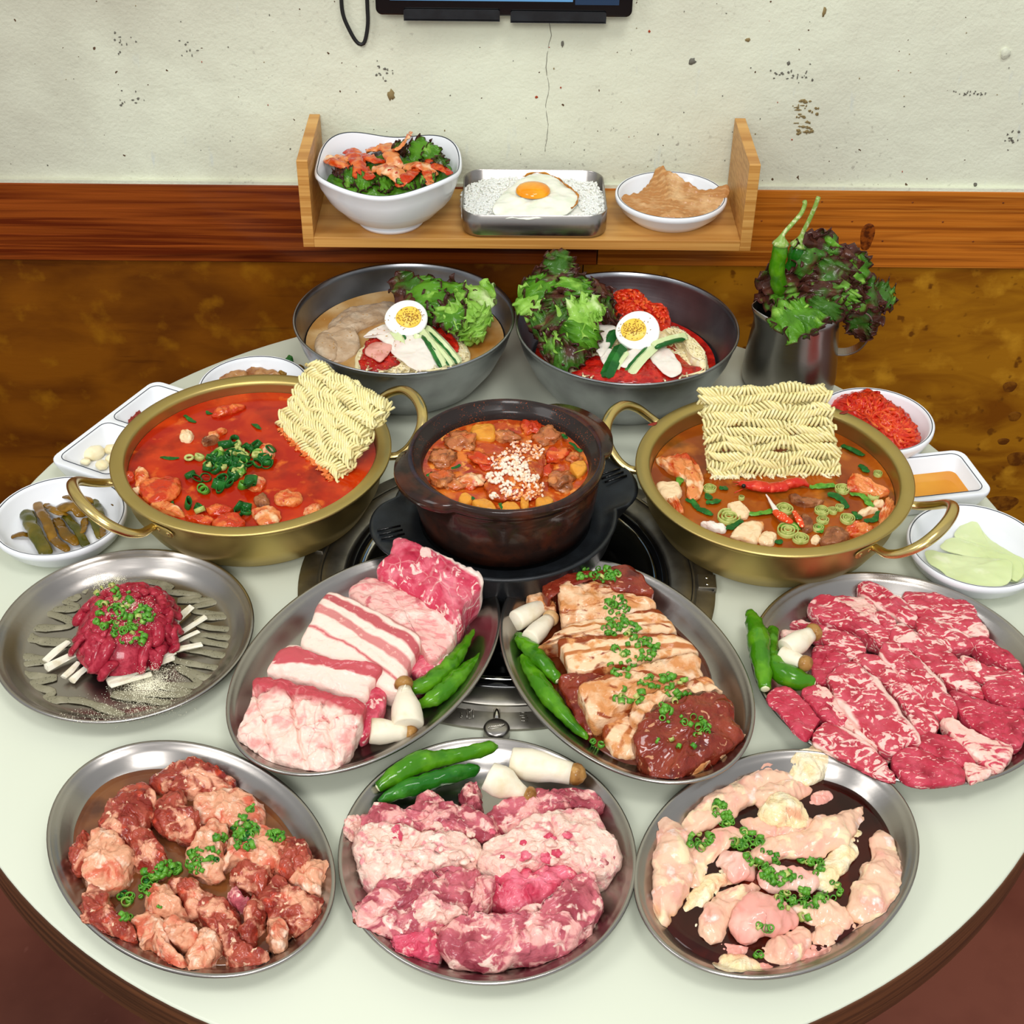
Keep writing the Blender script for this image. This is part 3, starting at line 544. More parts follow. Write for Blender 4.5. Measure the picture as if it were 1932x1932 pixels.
# ------------------------------------------------------------------ grill ring
gr = thing('grill_ring', (*TC, 0), 'stainless steel grill ring set into the middle of the table', 'grill')
g = G(); lathe(g, [(-.02, .0005), (0, .0005), (.0004, .003), (-.003, .0045), (-.0145, .005), (-.0165, .0085), (-.018, .0085)], (*TC, 0), .1685, 128); obj('flange', g, 'steel_dark', gr, sharp=50)
g = G(); lathe(g, [(0, .002), (0, .0075), (-.0015, .009), (-.006, .0095), (-.017, .0085), (-.019, .007), (-.019, .001)], (*TC, 0), .1505, 128); obj('raised_band', g, 'steel_dark', gr)
g = G(); lathe(g, [(0, .0015), (0, .006), (-.002, .0085), (-.0065, .0085), (-.009, .005), (-.009, 0)], (*TC, 0), .1316, 96); obj('black_gasket', g, 'black_gloss', gr)
g = G(); lathe(g, [(0, .001), (-.0005, .0068), (-.002, .0072), (-.008, .003), (-.02, -.006), (-.034, -.014), (-.04, -.03)], (*TC, 0), .1225, 96); obj('basin', g, 'chrome', gr)
g = G(); lathe(g, [(.04, -.031), (.04, -.028), (.01, -.026), (0, -.02)], (*TC, 0), .045, 48, cap1=True); obj('burner_plate', g, 'black_gloss', gr)
for a in (167, -2.5, 38, -140):
    a_ = math.radians(a); e = Vector((math.cos(a_), math.sin(a_), 0)); MM = Matrix.Translation(Vector((TC[0], TC[1], 0)) + e * .162) @ Matrix.Rotation(a_, 4, 'Z')
    g = G(); box(g, (-.0075, -.0085, .0045), (.0065, .0085, .0068), M4=MM); box(g, (.0055, -.0085, .001), (.0075, .0085, .0068), M4=MM); br = bevel(obj('clip_bracket', g, 'steel_dark', gr, smooth=False), .0006)
    for yy in (-.004, .004):
        g = G(); c = MM @ Vector((0, yy, .0068)); lathe(g, [(0, 0), (-.0003, .0005), (-.0009, .0007)], c, .0014, 12, cap1=True); obj('rivet', g, 'chrome', br)
# slide knob at the front, with its stem and raised badge
kc = P(937, 1370, .011)
kn = thing('air_slide_knob', (kc[0], kc[1], .001), 'small round steel slide knob on the front of the grill ring', 'knob')
g = G(); tube(g, [(kc[0], kc[1] + .03, .0055), (kc[0], kc[1] + .004, .0055)], .0026, 14); obj('shaft', g, 'chrome', kn)
g = G(); lathe(g, [(-.001, .001), (0, .002), (0, .0085), (-.0008, .0102), (-.002, .011)], (kc[0], kc[1], 0), .0096, 48, cap0=True, cap1=True); obj('disc', g, 'steel', kn)
g = G(); zc = .0111
def stroke(g, pts, r=.00028): tube(g, [(kc[0] + a * .001, kc[1] + b * .001, zc) for a, b in pts], r, 6)
stroke(g, [(-6, -1.6), (-4.6, .2), (-4.2, -1.2), (-3.4, .4), (-2.8, -1), (-2.0, .7), (-1.4, -.6), (-.6, .9), (0, -.4), (.8, 1.2), (1.4, -.1), (2.1, 1.5), (2.8, .3), (3.6, 1.9), (4.4, .9), (5, 2.4), (5.8, 2.2)])
stroke(g, [(-6.2, -2.3), (-3, -2.6), (0, -1.9), (3, -.8), (5.6, 1.0)]); stroke(g, [(-6.2, -2.3), (-5.8, -1.2)]); obj('badge', g, 'emboss', kn)
# embossed characters on the flange
def glyph(cx, cy, strokes, s=1.0, name='embossed_character'):
    g = G()
    for st in strokes: tube(g, [P(cx + a * s, cy + b * s, .0056) for a, b in st], .0003, 6)
    obj(name, g, 'emboss', gr)
glyph(885, 1346, [[(-4, -9), (-4, 9)], [(-4, 9), (4, 9), (4, 2), (-4, 2)], [(4, -3), (-3, -3)], [(4, -3), (4, -8), (-3, -8)], [(8, -9), (8, 8)]])
glyph(988, 1352, [[(-6, -8), (6, -8)], [(-6, -8), (-8, -2), (6, -2)], [(-6, 2), (8, 2)], [(-6, 2), (-4, 8), (8, 8)]])
glyph(869, 1349, [[(-3, -5), (3, -4), (0, 0), (4, 3)], [(-2, 5), (3, 6)]], .8)
# ------------------------------------------------------------------ wall shelf
SX0, SX1 = -.1925, .2365; SZ0, SZ1 = .1175, .2057; SY0 = 1.2355; ST = .0105
sh = thing('wall_shelf', ((SX0 + SX1) / 2, WY, SZ0), 'light oak U shaped wall shelf with two upright end panels', 'shelf')
g = G(); box(g, (SX0 + ST, SY0, SZ0), (SX1 - ST, WY - .0065, SZ0 + ST)); bevel(obj('shelf_board', g, 'oak', sh, smooth=False), .0005)
for x in (SX0, SX1 - ST): g = G(); box(g, (x, SY0, SZ0), (x + ST, WY - .0065, SZ1)); bevel(obj('end_panel', g, 'oak', sh, smooth=False), .0005)
for px in (618, 1372):
    p = PY(px, 478, SY0 + .03); g = G(); box(g, (p[0] - .006, SY0 + .02, SZ0 - .0035), (p[0] + .006, WY - .001, SZ0)); obj('bracket', g, 'steel_dark', sh, smooth=False)
SS = SZ0 + ST     # shelf surface
# ------------------------------------------------------------------ tablet on the wall
TY = 1.334
def rbox(g, cx, cz, w, h, r, y0, y1, mi=0, ang=0, n=6):
    pts = []
    for sx, sz, a0 in ((1, 1, 0), (-1, 1, 90), (-1, -1, 180), (1, -1, 270)):
        for i in range(n + 1):
            a = math.radians(a0 + 90 * i / n); pts.append((sx * (w / 2 - r) + r * math.cos(a), sz * (h / 2 - r) + r * math.sin(a)))
    ca, sa = math.cos(ang), math.sin(ang); pts = [(cx + a * ca - b * sa, cz + a * sa + b * ca) for a, b in pts]; m = len(pts)
    V = [(a, y0, b) for a, b in pts] + [(a, y1, b) for a, b in pts]; F = [tuple(range(m)), tuple(range(m, 2 * m))[::-1]] + [(i, m + i, m + (i + 1) % m, (i + 1) % m) for i in range(m)]
    g.add(V, F, mi)
a0, a1 = PY(709, 24, TY), PY(1192, 38, TY); w = a1[0] - a0[0]; zb = (a0[2] + a1[2]) / 2; cx = (a0[0] + a1[0]) / 2; tcz = zb + .075
tab = thing('tablet', (cx, WY, zb), 'black tablet with a blue screen mounted high on the wall', 'tablet')
g = G(); rbox(g, cx, tcz, w, .15, .006, TY, TY + .011); bevel(obj('body', g, 'black_gloss', tab, smooth=False), .0015)
q0, q1 = PY(735, 0, TY), PY(1081, 3, TY)
g = G(); rbox(g, (q0[0] + q1[0]) / 2, q0[2] + .06, q1[0] - q0[0], .12, .0005, TY - .0004, TY); obj('screen', g, 'screen_blue', tab, smooth=False)
q2, q3 = PY(1085, 9, TY), PY(1168, 10, TY); g = G(); rbox(g, (q2[0] + q3[0]) / 2, q2[2] + .06, q3[0] - q2[0], .12, .0005, TY - .0004, TY); obj('screen_side_panel', g, 'screen_navy', tab, smooth=False)
g = G(); box(g, (cx - .06, TY + .011, zb + .004), (cx + .06, WY, zb + .12)); obj('wall_mount', g, 'black_iron', tab, smooth=False)
for x0, x1, yb in ((762, 943, 33), (963, 1143, 37)):
    a, b = PY(x0, yb, TY), PY(x1, yb + 5, TY); g = G(); rbox(g, (a[0] + b[0]) / 2, (a[2] + b[2]) / 2 + .0045, b[0] - a[0], .0095, .002, TY - .003, TY - .0012); box(g, (a[0], TY - .003, (a[2] + b[2]) / 2 - .0012), (b[0], TY + .012, (a[2] + b[2]) / 2 + .0004)); obj('mount_lip', g, 'black_iron', tab, smooth=False)
g = G(); tube(g, cr([PY(x, y, WY - .006) for x, y in ((643, -60), (644, 0), (648, 30), (660, 58), (672, 78), (682, 84), (689, 76), (694, 45), (693, 10), (690, -60))], 60), .0019, 10, up=(0, 1, 0)); obj('cable', g, 'black_rubber', lab='black cable looped against the wall left of the tablet', cat='cable')
# crop frames used while reading positions off the photograph: (x0, y0, scale)
cBL = (540, 470, 4.2); cBR = (950, 450, 4.11); cJ = (1380, 360, 3.5); cSH = (540, 200, 2.1); cGL = (130, 660, 2.927); cGR = (1150, 700, 2.972)
cST = (700, 730, 3.578); cY = (0, 1030, 3.864); cPB = (420, 990, 3.578); cMB = (940, 1040, 3.864); cBF = (1390, 1070, 3.565)
cFL = (80, 1390, 3.389); cFC = (620, 1390, 3.275); cFR = (1180, 1410, 3.389); cLS = (0, 620, 4.025); cRS = (1560, 700, 4.39)
# ------------------------------------------------------------------ metal plates
def plate(c, ax, ang, lab, z0=0.0, name='oval_plate'):
    PLZ[[k for k in PL if PL[k][0] == c][0]] = (c, ax, ang, z0)
    g = G(); prof = [(-.03, .0006), (-.0215, .0018), (-.010, .0105), (-.0042, .0158), (-.0012, .0165), (0, .0178), (-.0002, .019), (-.0014, .0196), (-.0028, .0192), (-.0036, .0182), (-.006, .0172), (-.0085, .0152), (-.013, .0103), (-.018, .0060), (-.023, .0038), (-.03, .0032)]
    lathe(g, prof, (c[0], c[1], z0), (ax[0], ax[1]), 96, rot=math.radians(ang), cap1=True, cap0=True)
    return obj(name, g, 'steel', org=(c[0], c[1], z0), lab=lab, cat='plate', hit=True)
def pool(c, ax, ang, mat, lab, z=.0075, d=.017, name='sauce_pool', amp=.12, seed=0, parent=None, cat='sauce'):
    g = G(); V = []; n = 90; rs = [1.0, .985, .9, .6, .3]
    a_ = math.radians(ang); ca, sa = math.cos(a_), math.sin(a_)
    for k, t in enumerate(rs):
        for i in range(n):
            th = 2 * PI * i / n; w = 1 + amp * noise.noise(Vector((math.cos(th) * 1.6, math.sin(th) * 1.6, seed)))
            x, y = (ax[0] - d) * w * t * math.cos(th), (ax[1] - d) * w * t * math.sin(th); V.append((c[0] + x * ca - y * sa, c[1] + x * sa + y * ca, z - (.0012 if k == 0 else 0) + .0004 * noise.noise(Vector((x * 60, y * 60, seed)))))
    V.append((c[0], c[1], z)); F = []
    for j in range(len(rs) - 1):
        for i in range(n): F.append((j * n + i, j * n + (i + 1) % n, (j + 1) * n + (i + 1) % n, (j + 1) * n + i))
    b = (len(rs) - 1) * n; F += [(b + i, b + (i + 1) % n, len(V) - 1) for i in range(n)]
    g.add(V, F); return obj(name, g, mat, parent, lab=lab, cat=cat, hit=True)
PL = {'pb': ((-.0977, .7662), (.128, .0851), -119.7), 'mb': ((.0897, .7603), (.1238, .0835), -65.9), 'bf': ((.296, .7629), (.1132, .1093), -64.2),
      'fl': ((-.2, .5926), (.111, .0783), 137.0), 'fc': ((-.0079, .593), (.0996, .096), -72.5), 'fr': ((.1797, .5908), (.1061, .0794), -138.2), 'yk': ((-.2858, .8004), (.0979, .0968), 138.5)}
plate(*PL['pb'], 'oval steel plate under the raw unmarinated pork belly blocks', .0093)
plate(*PL['mb'], 'oval steel plate under the soy marinated pork belly with green onion', .0093)
plate(*PL['bf'], 'round steel plate under the marbled raw beef slices at the right edge', name='round_plate')
plate(*PL['fl'], 'oval steel plate with brown marinade, front left of the table')
plate(*PL['fc'], 'round steel plate with pale raw pork, front middle of the table', name='round_plate')
plate(*PL['fr'], 'oval steel plate with raw chicken in soy sauce, front right of the table')
plate(*PL['yk'], 'round steel plate with beef tartare, left side of the table', name='round_plate')
# ------------------------------------------------------------------ white melamine dishes
def dish(c, R, z, lab, Hh=.026, depth=.02, name='white_dish', ry=None, base=.68, lean=None):
    g = G(); Rr = (R, ry or R); b = -R * (1 - base)
    prof = [(b, .0), (b + .002, .0012), (-.006, Hh * .42), (-.0022, Hh * .72), (0, Hh - .0045), (0, Hh - .0008), (-.001, Hh), (-.0036, Hh - .0004), (-.005, Hh - .003), (-.009, Hh - depth * .6), (-.016, Hh - depth * .9), (-.024, Hh - depth)]
    lathe(g, prof, (c[0], c[1], z), Rr, 80, cap0=True, cap1=True)
    if lean: 
        for i, p in enumerate(g.v): g.v[i] = (p[0], p[1], p[2] + (p[1] - c[1]) * lean * max(0, (p[2] - z) / Hh))
    o = obj(name, g, 'white_melamine', org=(c[0], c[1], z), lab=lab, cat='dish', hit=True)
    g = G(); lathe(g, [(-.0029, Hh - .0004), (-.0025, Hh + .00002), (-.0021, Hh - .0001)], (c[0], c[1], z + .00012), Rr, 80)
    if lean:
        for i, p in enumerate(g.v): g.v[i] = (p[0], p[1], p[2] + (p[1] - c[1]) * lean)
    obj('rim_line', g, 'rim_line', o); return o
dL = (-.3675, .9326); dish(dL, .055, 0, 'white round dish holding sliced green pickles, far left')
dR = (.3873, .9025); dish(dR, .0557, 0, 'white round dish holding pale green radish slices, far right')
dK = (.338, 1.0735); dish(dK, .053, 0, 'white round dish heaped with red chilli shreds, behind the right brass pot', .034, .026)
dF = (-.2345, 1.132); dish(dF, .052, 0, 'white round dish of brown braised slices behind the left brass pot', .028)
dT = (.1625, 1.2885); dish(dT, .0545, SS, 'small white round dish on the right end of the wall shelf', .023, .016)
def tray(corners, ins, lab, z=.022, name='divided_dish'):
    # rectangular dish: corners counter-clockwise, ins = list of (u0,u1,v0,v1) wells
    A, B, C_, D = [np.array(c, float) for c in corners]; q = lambda u, v: A * (1 - u) * (1 - v) + B * u * (1 - v) + C_ * u * v + D * (1 - u) * v
    Lu, Lv = np.linalg.norm(B - A), np.linalg.norm(D - A)
    def rr(u0, u1, v0, v1, r, n=5):
        out = []; ru, rv = r / Lu, r / Lv
        for cu, cv, a0 in ((u1 - ru, v1 - rv, 0), (u0 + ru, v1 - rv, 90), (u0 + ru, v0 + rv, 180), (u1 - ru, v0 + rv, 270)):
            for i in range(n + 1):
                a = math.radians(a0 + 90 * i / n); out.append((cu + ru * math.cos(a), cv + rv * math.sin(a)))
        return out
    g = G(); lv = []; eu, ev = .008 / Lu, .008 / Lv
    for d, h, r in ((1.0, 0, .006), (.85, .002, .007), (.15, z * .7, .01), (0, z - .003, .011), (0, z - .0006, .011), (.08, z, .0105)):
        lv.append([(*q(u, v), h) for u, v in rr(eu * d, 1 - eu * d, ev * d, 1 - ev * d, r)])
    m = len(lv[0]); V = [p for l in lv for p in l]; F = [(j * m + i, j * m + (i + 1) % m, (j + 1) * m + (i + 1) % m, (j + 1) * m + i) for j in range(5) for i in range(m)]; F.append(tuple(range(m))[::-1]); g.add(V, F)
    # top surface: outer rounded outline bridged to the wells by a fan of quads (one column of wells along u)
    k = len(ins); gl = G()
    for w, (u0, u1, v0, v1) in enumerate(ins):
        s0 = 0 if w == 0 else (ins[w - 1][1] + u0) / 2; s1 = 1 if w == k - 1 else (u1 + ins[w + 1][0]) / 2
        ou = rr(s0 + (eu * .08 if w == 0 else 0), s1 - (eu * .08 if w == k - 1 else 0), ev * .08, 1 - ev * .08, .0105 if k == 1 else .0105)
        ou = [(min(max(a, s0), s1), b) for a, b in ou]
        if k > 1:      # square the inner corners
            sq = []
            for i, (a, b) in enumerate(ou):
                qd = i // 6
                if (qd in (0, 3) and w < k - 1): a = s1
                if (qd in (1, 2) and w > 0): a = s0
                sq.append((a, b))
            ou = sq
        rings = [[(*q(a, b), z) for a, b in ou], [(*q(a, b), z) for a, b in rr(u0, u1, v0, v1, .008)], [(*q(a, b), z - .0015) for a, b in rr(u0 + .01, u1 - .01, v0 + .015, v1 - .015, .008)],
                 [(*q(a, b), .0055) for a, b in rr(u0 + .045, u1 - .045, v0 + .1, v1 - .1, .006)], [(*q(a, b), .0040) for a, b in rr(u0 + .07, u1 - .07, v0 + .15, v1 - .15, .005)]]
        V = [p for l in rings for p in l]; F = [(j * m + i, j * m + (i + 1) % m, (j + 1) * m + (i + 1) % m, (j + 1) * m + i) for j in range(4) for i in range(m)]; F.append(tuple(4 * m + i for i in range(m))); g.add(V, F)
        tube(gl, [(*q(a, b), z + .0001) for a, b in rr(u0 - .006, u1 + .006, v0 - .012, v1 + .012, .0085)], .0004, 6, closed=True)
    o = obj(name, g, 'white_melamine', lab=lab, cat='dish', hit=True); obj('rim_line', gl, 'rim_line', o); return o
A = P(90, 868, .022)[:2]; B = P(291, 716, .022)[:2]; e = (B - A) / np.linalg.norm(B - A); nn = np.array([e[1], -e[0]])
trL = (A, A + nn * .069, B + nn * .069, B)
tray([A + nn * .069, B + nn * .069, B, A], [(.05, .475, .09, .91), (.53, .95, .09, .91)], 'white two compartment rectangular dish with garlic, left of the left brass pot')
C1, C2 = P(1815, 847, .022)[:2], P(1877, 929, .022)[:2]; C0, C3 = P(1700, 860, .022)[:2], P(1738, 962, .022)[:2]
dv = (C1 - C2); e2 = np.array([dv[1], -dv[0]]) / np.linalg.norm(dv); e2 = e2 if e2[0] < 0 else -e2
tray([C1 + e2 * .085, C2 + e2 * .085, C2, C1][::-1] if False else [C2 + e2 * .085, C2, C1, C1 + e2 * .085], [(.09, .92, .09, .91)], 'white rectangular dish with amber sesame oil, right of the right brass pot', name='rectangular_dish')
cc = (C1 + C2) / 2 + e2 * .0425; g = G()
uu = (C1 - C2) / 2 * .74; ee = e2 * .0425 * .86
prism(g, [cc - uu * a + ee * b for a, b in ((.95, .82), (.82, .95), (-.82, .95), (-.95, .82), (-.95, -.82), (-.82, -.95), (.82, -.95), (.95, -.82))], .0046, .0078); obj('sesame_oil', g, 'sesame_oil', lab='amber sesame oil filling the bottom of the rectangular dish', cat='sauce')
# big white bowl on the shelf, square-ish with a waved rim
bc = (-.1105, 1.2735); bR = .0715
def sq(t, a, b, z, j, prof=None):
    k = 1.0 + .045 * math.cos(4 * (t - PI / 4) + PI) * -1 if z > .03 else 1.0
    wv = .0035 * math.cos(4 * (t - PI / 4)) + .0015 * math.cos(t * 2 + 1) if z > .03 else 0
    wv *= min(1, max(0, (z - .03) / .015)); return a * k, b * k, z + wv
g = G(); prof = [(-.040, 0), (-.038, .004), (-.0395, .005), (-.026, .0135), (-.011, .030), (-.003, .046), (0, .0562), (.0014, .0578), (.0010, .0600), (-.001, .0611), (-.0025, .0600), (-.006, .043), (-.014, .026), (-.03, .012), (-.045, .009)]
lathe(g, prof, (*bc, SS), bR, 96, cap0=True, cap1=True, mod=sq); big = obj('white_bowl', g, 'white_melamine', org=(*bc, SS), lab='large white bowl of kimchi salad with a waved rim on the shelf', cat='bowl', hit=True)
g = G(); lathe(g, [(-.0019, .0606), (-.0014, .0612), (-.0010, .0611)], (*bc, SS + .0001), bR, 96, mod=sq); obj('rim_line', g, 'rim_line', big)
# lunch box
lx, ly, lw, ld, lh = .0287, 1.2885, .139, .104, .0235
def rrect(cx, cy, w, d, r, n=7):
    out = []
    for sx, sy, a0 in ((1, 1, 0), (-1, 1, 90), (-1, -1, 180), (1, -1, 270)):
        for i in range(n + 1):
            a = math.radians(a0 + 90 * i / n); out.append((cx + sx * (w / 2 - r) + r * math.cos(a), cy + sy * (d / 2 - r) + r * math.sin(a)))
    return out
g = G(); lv = []
for dd, z, r in ((-.004, 0, .016), (-.001, .0012, .018), (0, .004, .019), (0, lh, .019), (-.0006, lh + .0006, .019), (-.0014, lh, .018), (-.0014, .004, .018), (-.004, .0015, .015)): lv.append([(*p, SS + z) for p in rrect(lx, ly, lw + 2 * dd, ld + 2 * dd, r)])
m = len(lv[0]); g.add([p for l in lv for p in l], [(j * m + i, j * m + (i + 1) % m, (j + 1) * m + (i + 1) % m, (j + 1) * m + i) for j in range(7) for i in range(m)] + [tuple(range(m))[::-1], tuple(7 * m + i for i in range(m))])
obj('lunch_box', g, 'steel', lab='rectangular steel lunch box of rice and fried egg on the shelf', cat='lunch box', sharp=60)
# ------------------------------------------------------------------ steel noodle bowls
bLc, bRc = (-.0942, 1.1805), (.1162, 1.1664)
def sbowl(c, lab):
    g = G(); prof = [(-.05, .0005), (-.047, .0008), (-.032, .012), (-.017, .032), (-.0065, .054), (-.0018, .070), (-.0014, .0738), (0, .0746), (0, .0756), (-.0012, .0762), (-.0026, .0754), (-.003, .07), (-.008, .054), (-.0185, .033), (-.034, .013), (-.05, .004)]
    lathe(g, prof, (*c, 0), .105, 112, cap0=True, cap1=True); return obj('steel_bowl', g, 'steel_bowl', org=(*c, 0), lab=lab, cat='bowl', hit=True)
sbowl(bLc, 'large steel bowl of cold broth noodles, back left'); sbowl(bRc, 'large steel bowl of spicy noodles with lettuce, back right')
def disc(c, R, z, mat, name, lab, amp=.0006, fr=60, cat='soup', n=72, edge=.0008, rings=10):
    g = G(); V = []; rs = np.linspace(1, .08, rings)
    for k, t in enumerate(rs):
        for i in range(n):
            a = 2 * PI * i / n; x, y = c[0] + R * t * math.cos(a), c[1] + R * t * math.sin(a); V.append((x, y, z + (edge if k == 0 else amp * noise.noise(Vector((x * fr, y * fr, 3))))))
    V.append((c[0], c[1], z)); F = [(j * n + i, j * n + (i + 1) % n, (j + 1) * n + (i + 1) % n, (j + 1) * n + i) for j in range(rings - 1) for i in range(n)]; b = (rings - 1) * n
    F += [(b + i, b + (i + 1) % n, len(V) - 1) for i in range(n)]; g.add(V, F); return obj(name, g, mat, lab=lab, cat=cat, hit=True)
# ------------------------------------------------------------------ brass pots
gL, gR = (-.2108, .979), (.2252, .9559); GRr = {0: .1169, 1: .1147}
def brass_pot(c, R, hs, lab):
    root = thing('brass_pot', (*c, 0), lab, 'pot'); g = G()
    prof = [(-.040, .0056), (-.034, .0062), (-.020, .014), (-.0105, .032), (-.0078, .052), (-.0070, .0585), (-.001, .0592), (.0002, .0602), (0, .0616), (-.0012, .0624), (-.0105, .0620), (-.0122, .0606), (-.0126, .058), (-.0138, .045), (-.018, .022), (-.03, .005), (-.04, .004)]
    lathe(g, prof, (*c, 0), R, 128, cap0=True, cap1=True); obj('pot_body', g, 'brass', root, hit=True)
    for a0, hf in hs:
        pts = []
        for off, dr, z in ((-1, -.0095, .046), (-1.0, -.001, .0462), (-.99, .006, .047), (-.9, .0155, .052), (-.72, .0255, .0615), (-.42, .031, .069), (0, .0325, .0715), (.42, .031, .069), (.72, .0255, .0615), (.9, .0155, .052), (.99, .006, .047), (1.0, -.001, .0462), (1, -.0095, .046)):
            a = math.radians(a0 + hf * off); pts.append((c[0] + (R + dr) * math.cos(a), c[1] + (R + dr) * math.sin(a), z))
        g = G(); pc = cr(pts, 56); rad = [.0036 + .0014 * math.sin(PI * i / 55) for i in range(56)]; tube(g, pc, rad, 14, flat=.85); h = obj('handle', g, 'brass_bright', root)
        for sgn in (-1, 1):
            a = math.radians(a0 + hf * sgn); rm = R - .0078
            for k, off in enumerate((3.2, 8.2)):
                b = math.radians(a0 + (hf + off) * sgn); e = Vector((math.cos(b), math.sin(b), 0)); p = Vector((c[0], c[1], .0455)) + e * rm
                q = Vector((0, 0, 1)).rotation_difference(e).to_matrix().to_4x4(); g = G(); lathe(g, [(0, 0), (-.0003, .0008), (-.0011, .0016)], (0, 0, 0), .0023, 14, cap1=True)
                g.v = [tuple(Matrix.Translation(p) @ q @ Vector(v)) for v in g.v]; obj('rivet', g, 'brass_bright', h)
            b = math.radians(a0 + (hf + 5.6) * sgn); e = Vector((math.cos(b), math.sin(b), 0)); q = e.to_track_quat('Z', 'Y').to_matrix().to_4x4(); g = G()
            pts = [(math.radians(a0 + (hf - 2 + 13 * t) * sgn)) for t in np.linspace(0, 1, 9)]
            tube(g, [(c[0] + (rm - .0004) * math.cos(t), c[1] + (rm - .0004) * math.sin(t), .0455) for t in pts], [.003, .0046, .005, .005, .005, .005, .005, .004, .002], 10, flat=1.0); g.v = [(c[0] + (x - c[0]) * 1, y, z) for x, y, z in g.v]
            # press the lug flat against the wall
            W = []
            for x, y, z in g.v:
                r = math.hypot(x - c[0], y - c[1]); k = (rm + .0006 + (r - rm) * .12) / r; W.append((c[0] + (x - c[0]) * k, c[1] + (y - c[1]) * k, z))
            g.v = W; obj('lug', g, 'brass', h)
    return root
brass_pot(gL, .1169, [(-147, 19), (25, 19)], 'wide brass pot of red kimchi stew, left of the stone pot')
brass_pot(gR, .1147, [(153, 18), (-32, 18)], 'wide brass pot of seafood soup, right of the stone pot')
for (x, y) in ((1232, 800), (1593, 778)):    # small rust red stains on the rim of the right pot
    p = P(x, y, .0626); g = G(); lathe(g, [(0, .0000), (-.001, .0003)], p, (.0045, .0022), 12, cap1=True, rot=.5, mod=lambda t, a, b, z, j: (a * (1 + .25 * math.sin(3 * t)), b, z)); obj('rim_stain', g, 'paste', bpy.data.objects['brass_pot.001'])
# ------------------------------------------------------------------ stone pot on its black tray
sc = (.0026, .9163)
def ears(a1, a2, e, hw, j0, j1):
    def f(t, a, b, z, j):
        if j0 <= j <= j1:
            for c_, ee in ((a1, e[0]), (a2, e[1])):
                d = abs((math.degrees(t) - c_ + 180) % 360 - 180)
                if d < hw: w = math.cos(d / hw * PI / 2) ** .55 * ee; r = math.hypot(a, b); a, b = a * (r + w) / r, b * (r + w) / r
        return a, b, z
    return f
g = G(); tr_ = thing('pot_tray', (*sc, .03), 'black trivet tray with ribbed ears under the stone pot', 'trivet')
prof = [(-.02, .008), (-.012, .0085), (-.004, .03), (0, .0465), (.001, .0485), (-.001, .05), (-.003, .0492), (-.006, .046), (-.012, .0425), (-.02, .042), (-.0215, .040), (-.023, .034)]
lathe(g, prof, (*sc, 0), .0905, 120, cap0=True, cap1=True, mod=ears(-160, 27, (.021, .026), 27, 3, 6)); obj('tray_body', g, 'black_iron', tr_, hit=True)
for a0, r0, r1 in ((-160, .087, .106), (27, .09, .111)):
    for k in (-1, 0, 1):
        a = math.radians(a0); e = np.array([math.cos(a), math.sin(a)]); t = np.array([-e[1], e[0]]) * k * .0055; g = G(); p0 = np.array(sc) + e * r0 + t; p1 = np.array(sc) + e * r1 + t
        tube(g, [(*p0, .0494), (*p1, .0496)], .0009, 8); obj('rib', g, 'black_gloss', tr_)
g = G(); sp = thing('stone_pot', (*sc, .0425), 'dark brown stone pot of bubbling stew on the black tray', 'pot')
prof = [(-.012, .0435), (-.009, .044), (-.0055, .06), (-.0035, .078), (-.0028, .090), (-.0038, .0925), (0, .0965), (.0005, .100), (0, .1038), (-.0018, .1052), (-.0038, .1046)]
lathe(g, prof, (*sc, 0), .0779, 120, cap0=True, mod=ears(-152, 32, (.0135, .0135), 31, 5, 8)); obj('pot_body', g, 'stone_pot', sp, hit=True)
g = G(); lathe(g, [(-.0038, .1046), (-.0058, .1012), (-.0095, .0992), (-.0115, .096), (-.013, .085), (-.02, .06)], (*sc, 0), .0779, 96, cap1=True); obj('inner_rim', g, 'stone_rim', sp, hit=True)
# ------------------------------------------------------------------ steel jug
jc = (.2795, 1.186)
jg = thing('steel_jug', (*jc, 0), 'steel milk jug holding lettuce leaves and chillies, back right', 'jug')
def spout(t, a, b, z, j):
    d = abs((math.degrees(t) - 195 + 180) % 360 - 180)
    if d < 28 and z > .07: w = math.cos(d / 28 * PI / 2) ** 1.5 * (z - .07) / .018; a -= .007 * w; z += .003 * w
    return a, b, z
g = G(); lathe(g, [(0, .001), (.002, .002), (.0045, .006), (.005, .014), (.004, .03), (.0015, .053), (.0, .067), (.0, .078), (.0003, .0868), (-.0005, .0874), (-.001, .0868), (-.001, .078), (-.001, .055), (.001, .033), (.003, .01), (0, .004)], (*jc, 0), .0405, 96, cap0=True, cap1=True, mod=spout); obj('jug_body', g, 'steel', jg, hit=True)
g = G(); hp = [(.040, .082), (.048, .086), (.060, .087), (.0675, .082), (.070, .071), (.0685, .058), (.062, .046), (.052, .040), (.0425, .039)]
tube(g, cr([(jc[0] + r * math.cos(-.12), jc[1] + r * math.sin(-.12), z) for r, z in hp], 40), [.0065] * 40, 10, flat=.22, up=(-math.sin(-.12) * 0 + 0, 1, 0)); 
g = G(); pc = cr([(jc[0] + r * math.cos(-.12), jc[1] + r * math.sin(-.12), z) for r, z in hp], 40); T_ = np.gradient(pc, axis=0); T_ /= np.linalg.norm(T_, axis=1)[:, None]; S_ = np.array([math.sin(.12), math.cos(.12), 0]); U_ = np.cross(T_, S_)
V = []; 
for i in range(40):
    for a, b in ((-1, -1), (1, -1), (1, 1), (-1, 1)): V.append(pc[i] + S_ * a * .0065 + U_[i] * b * .0009)
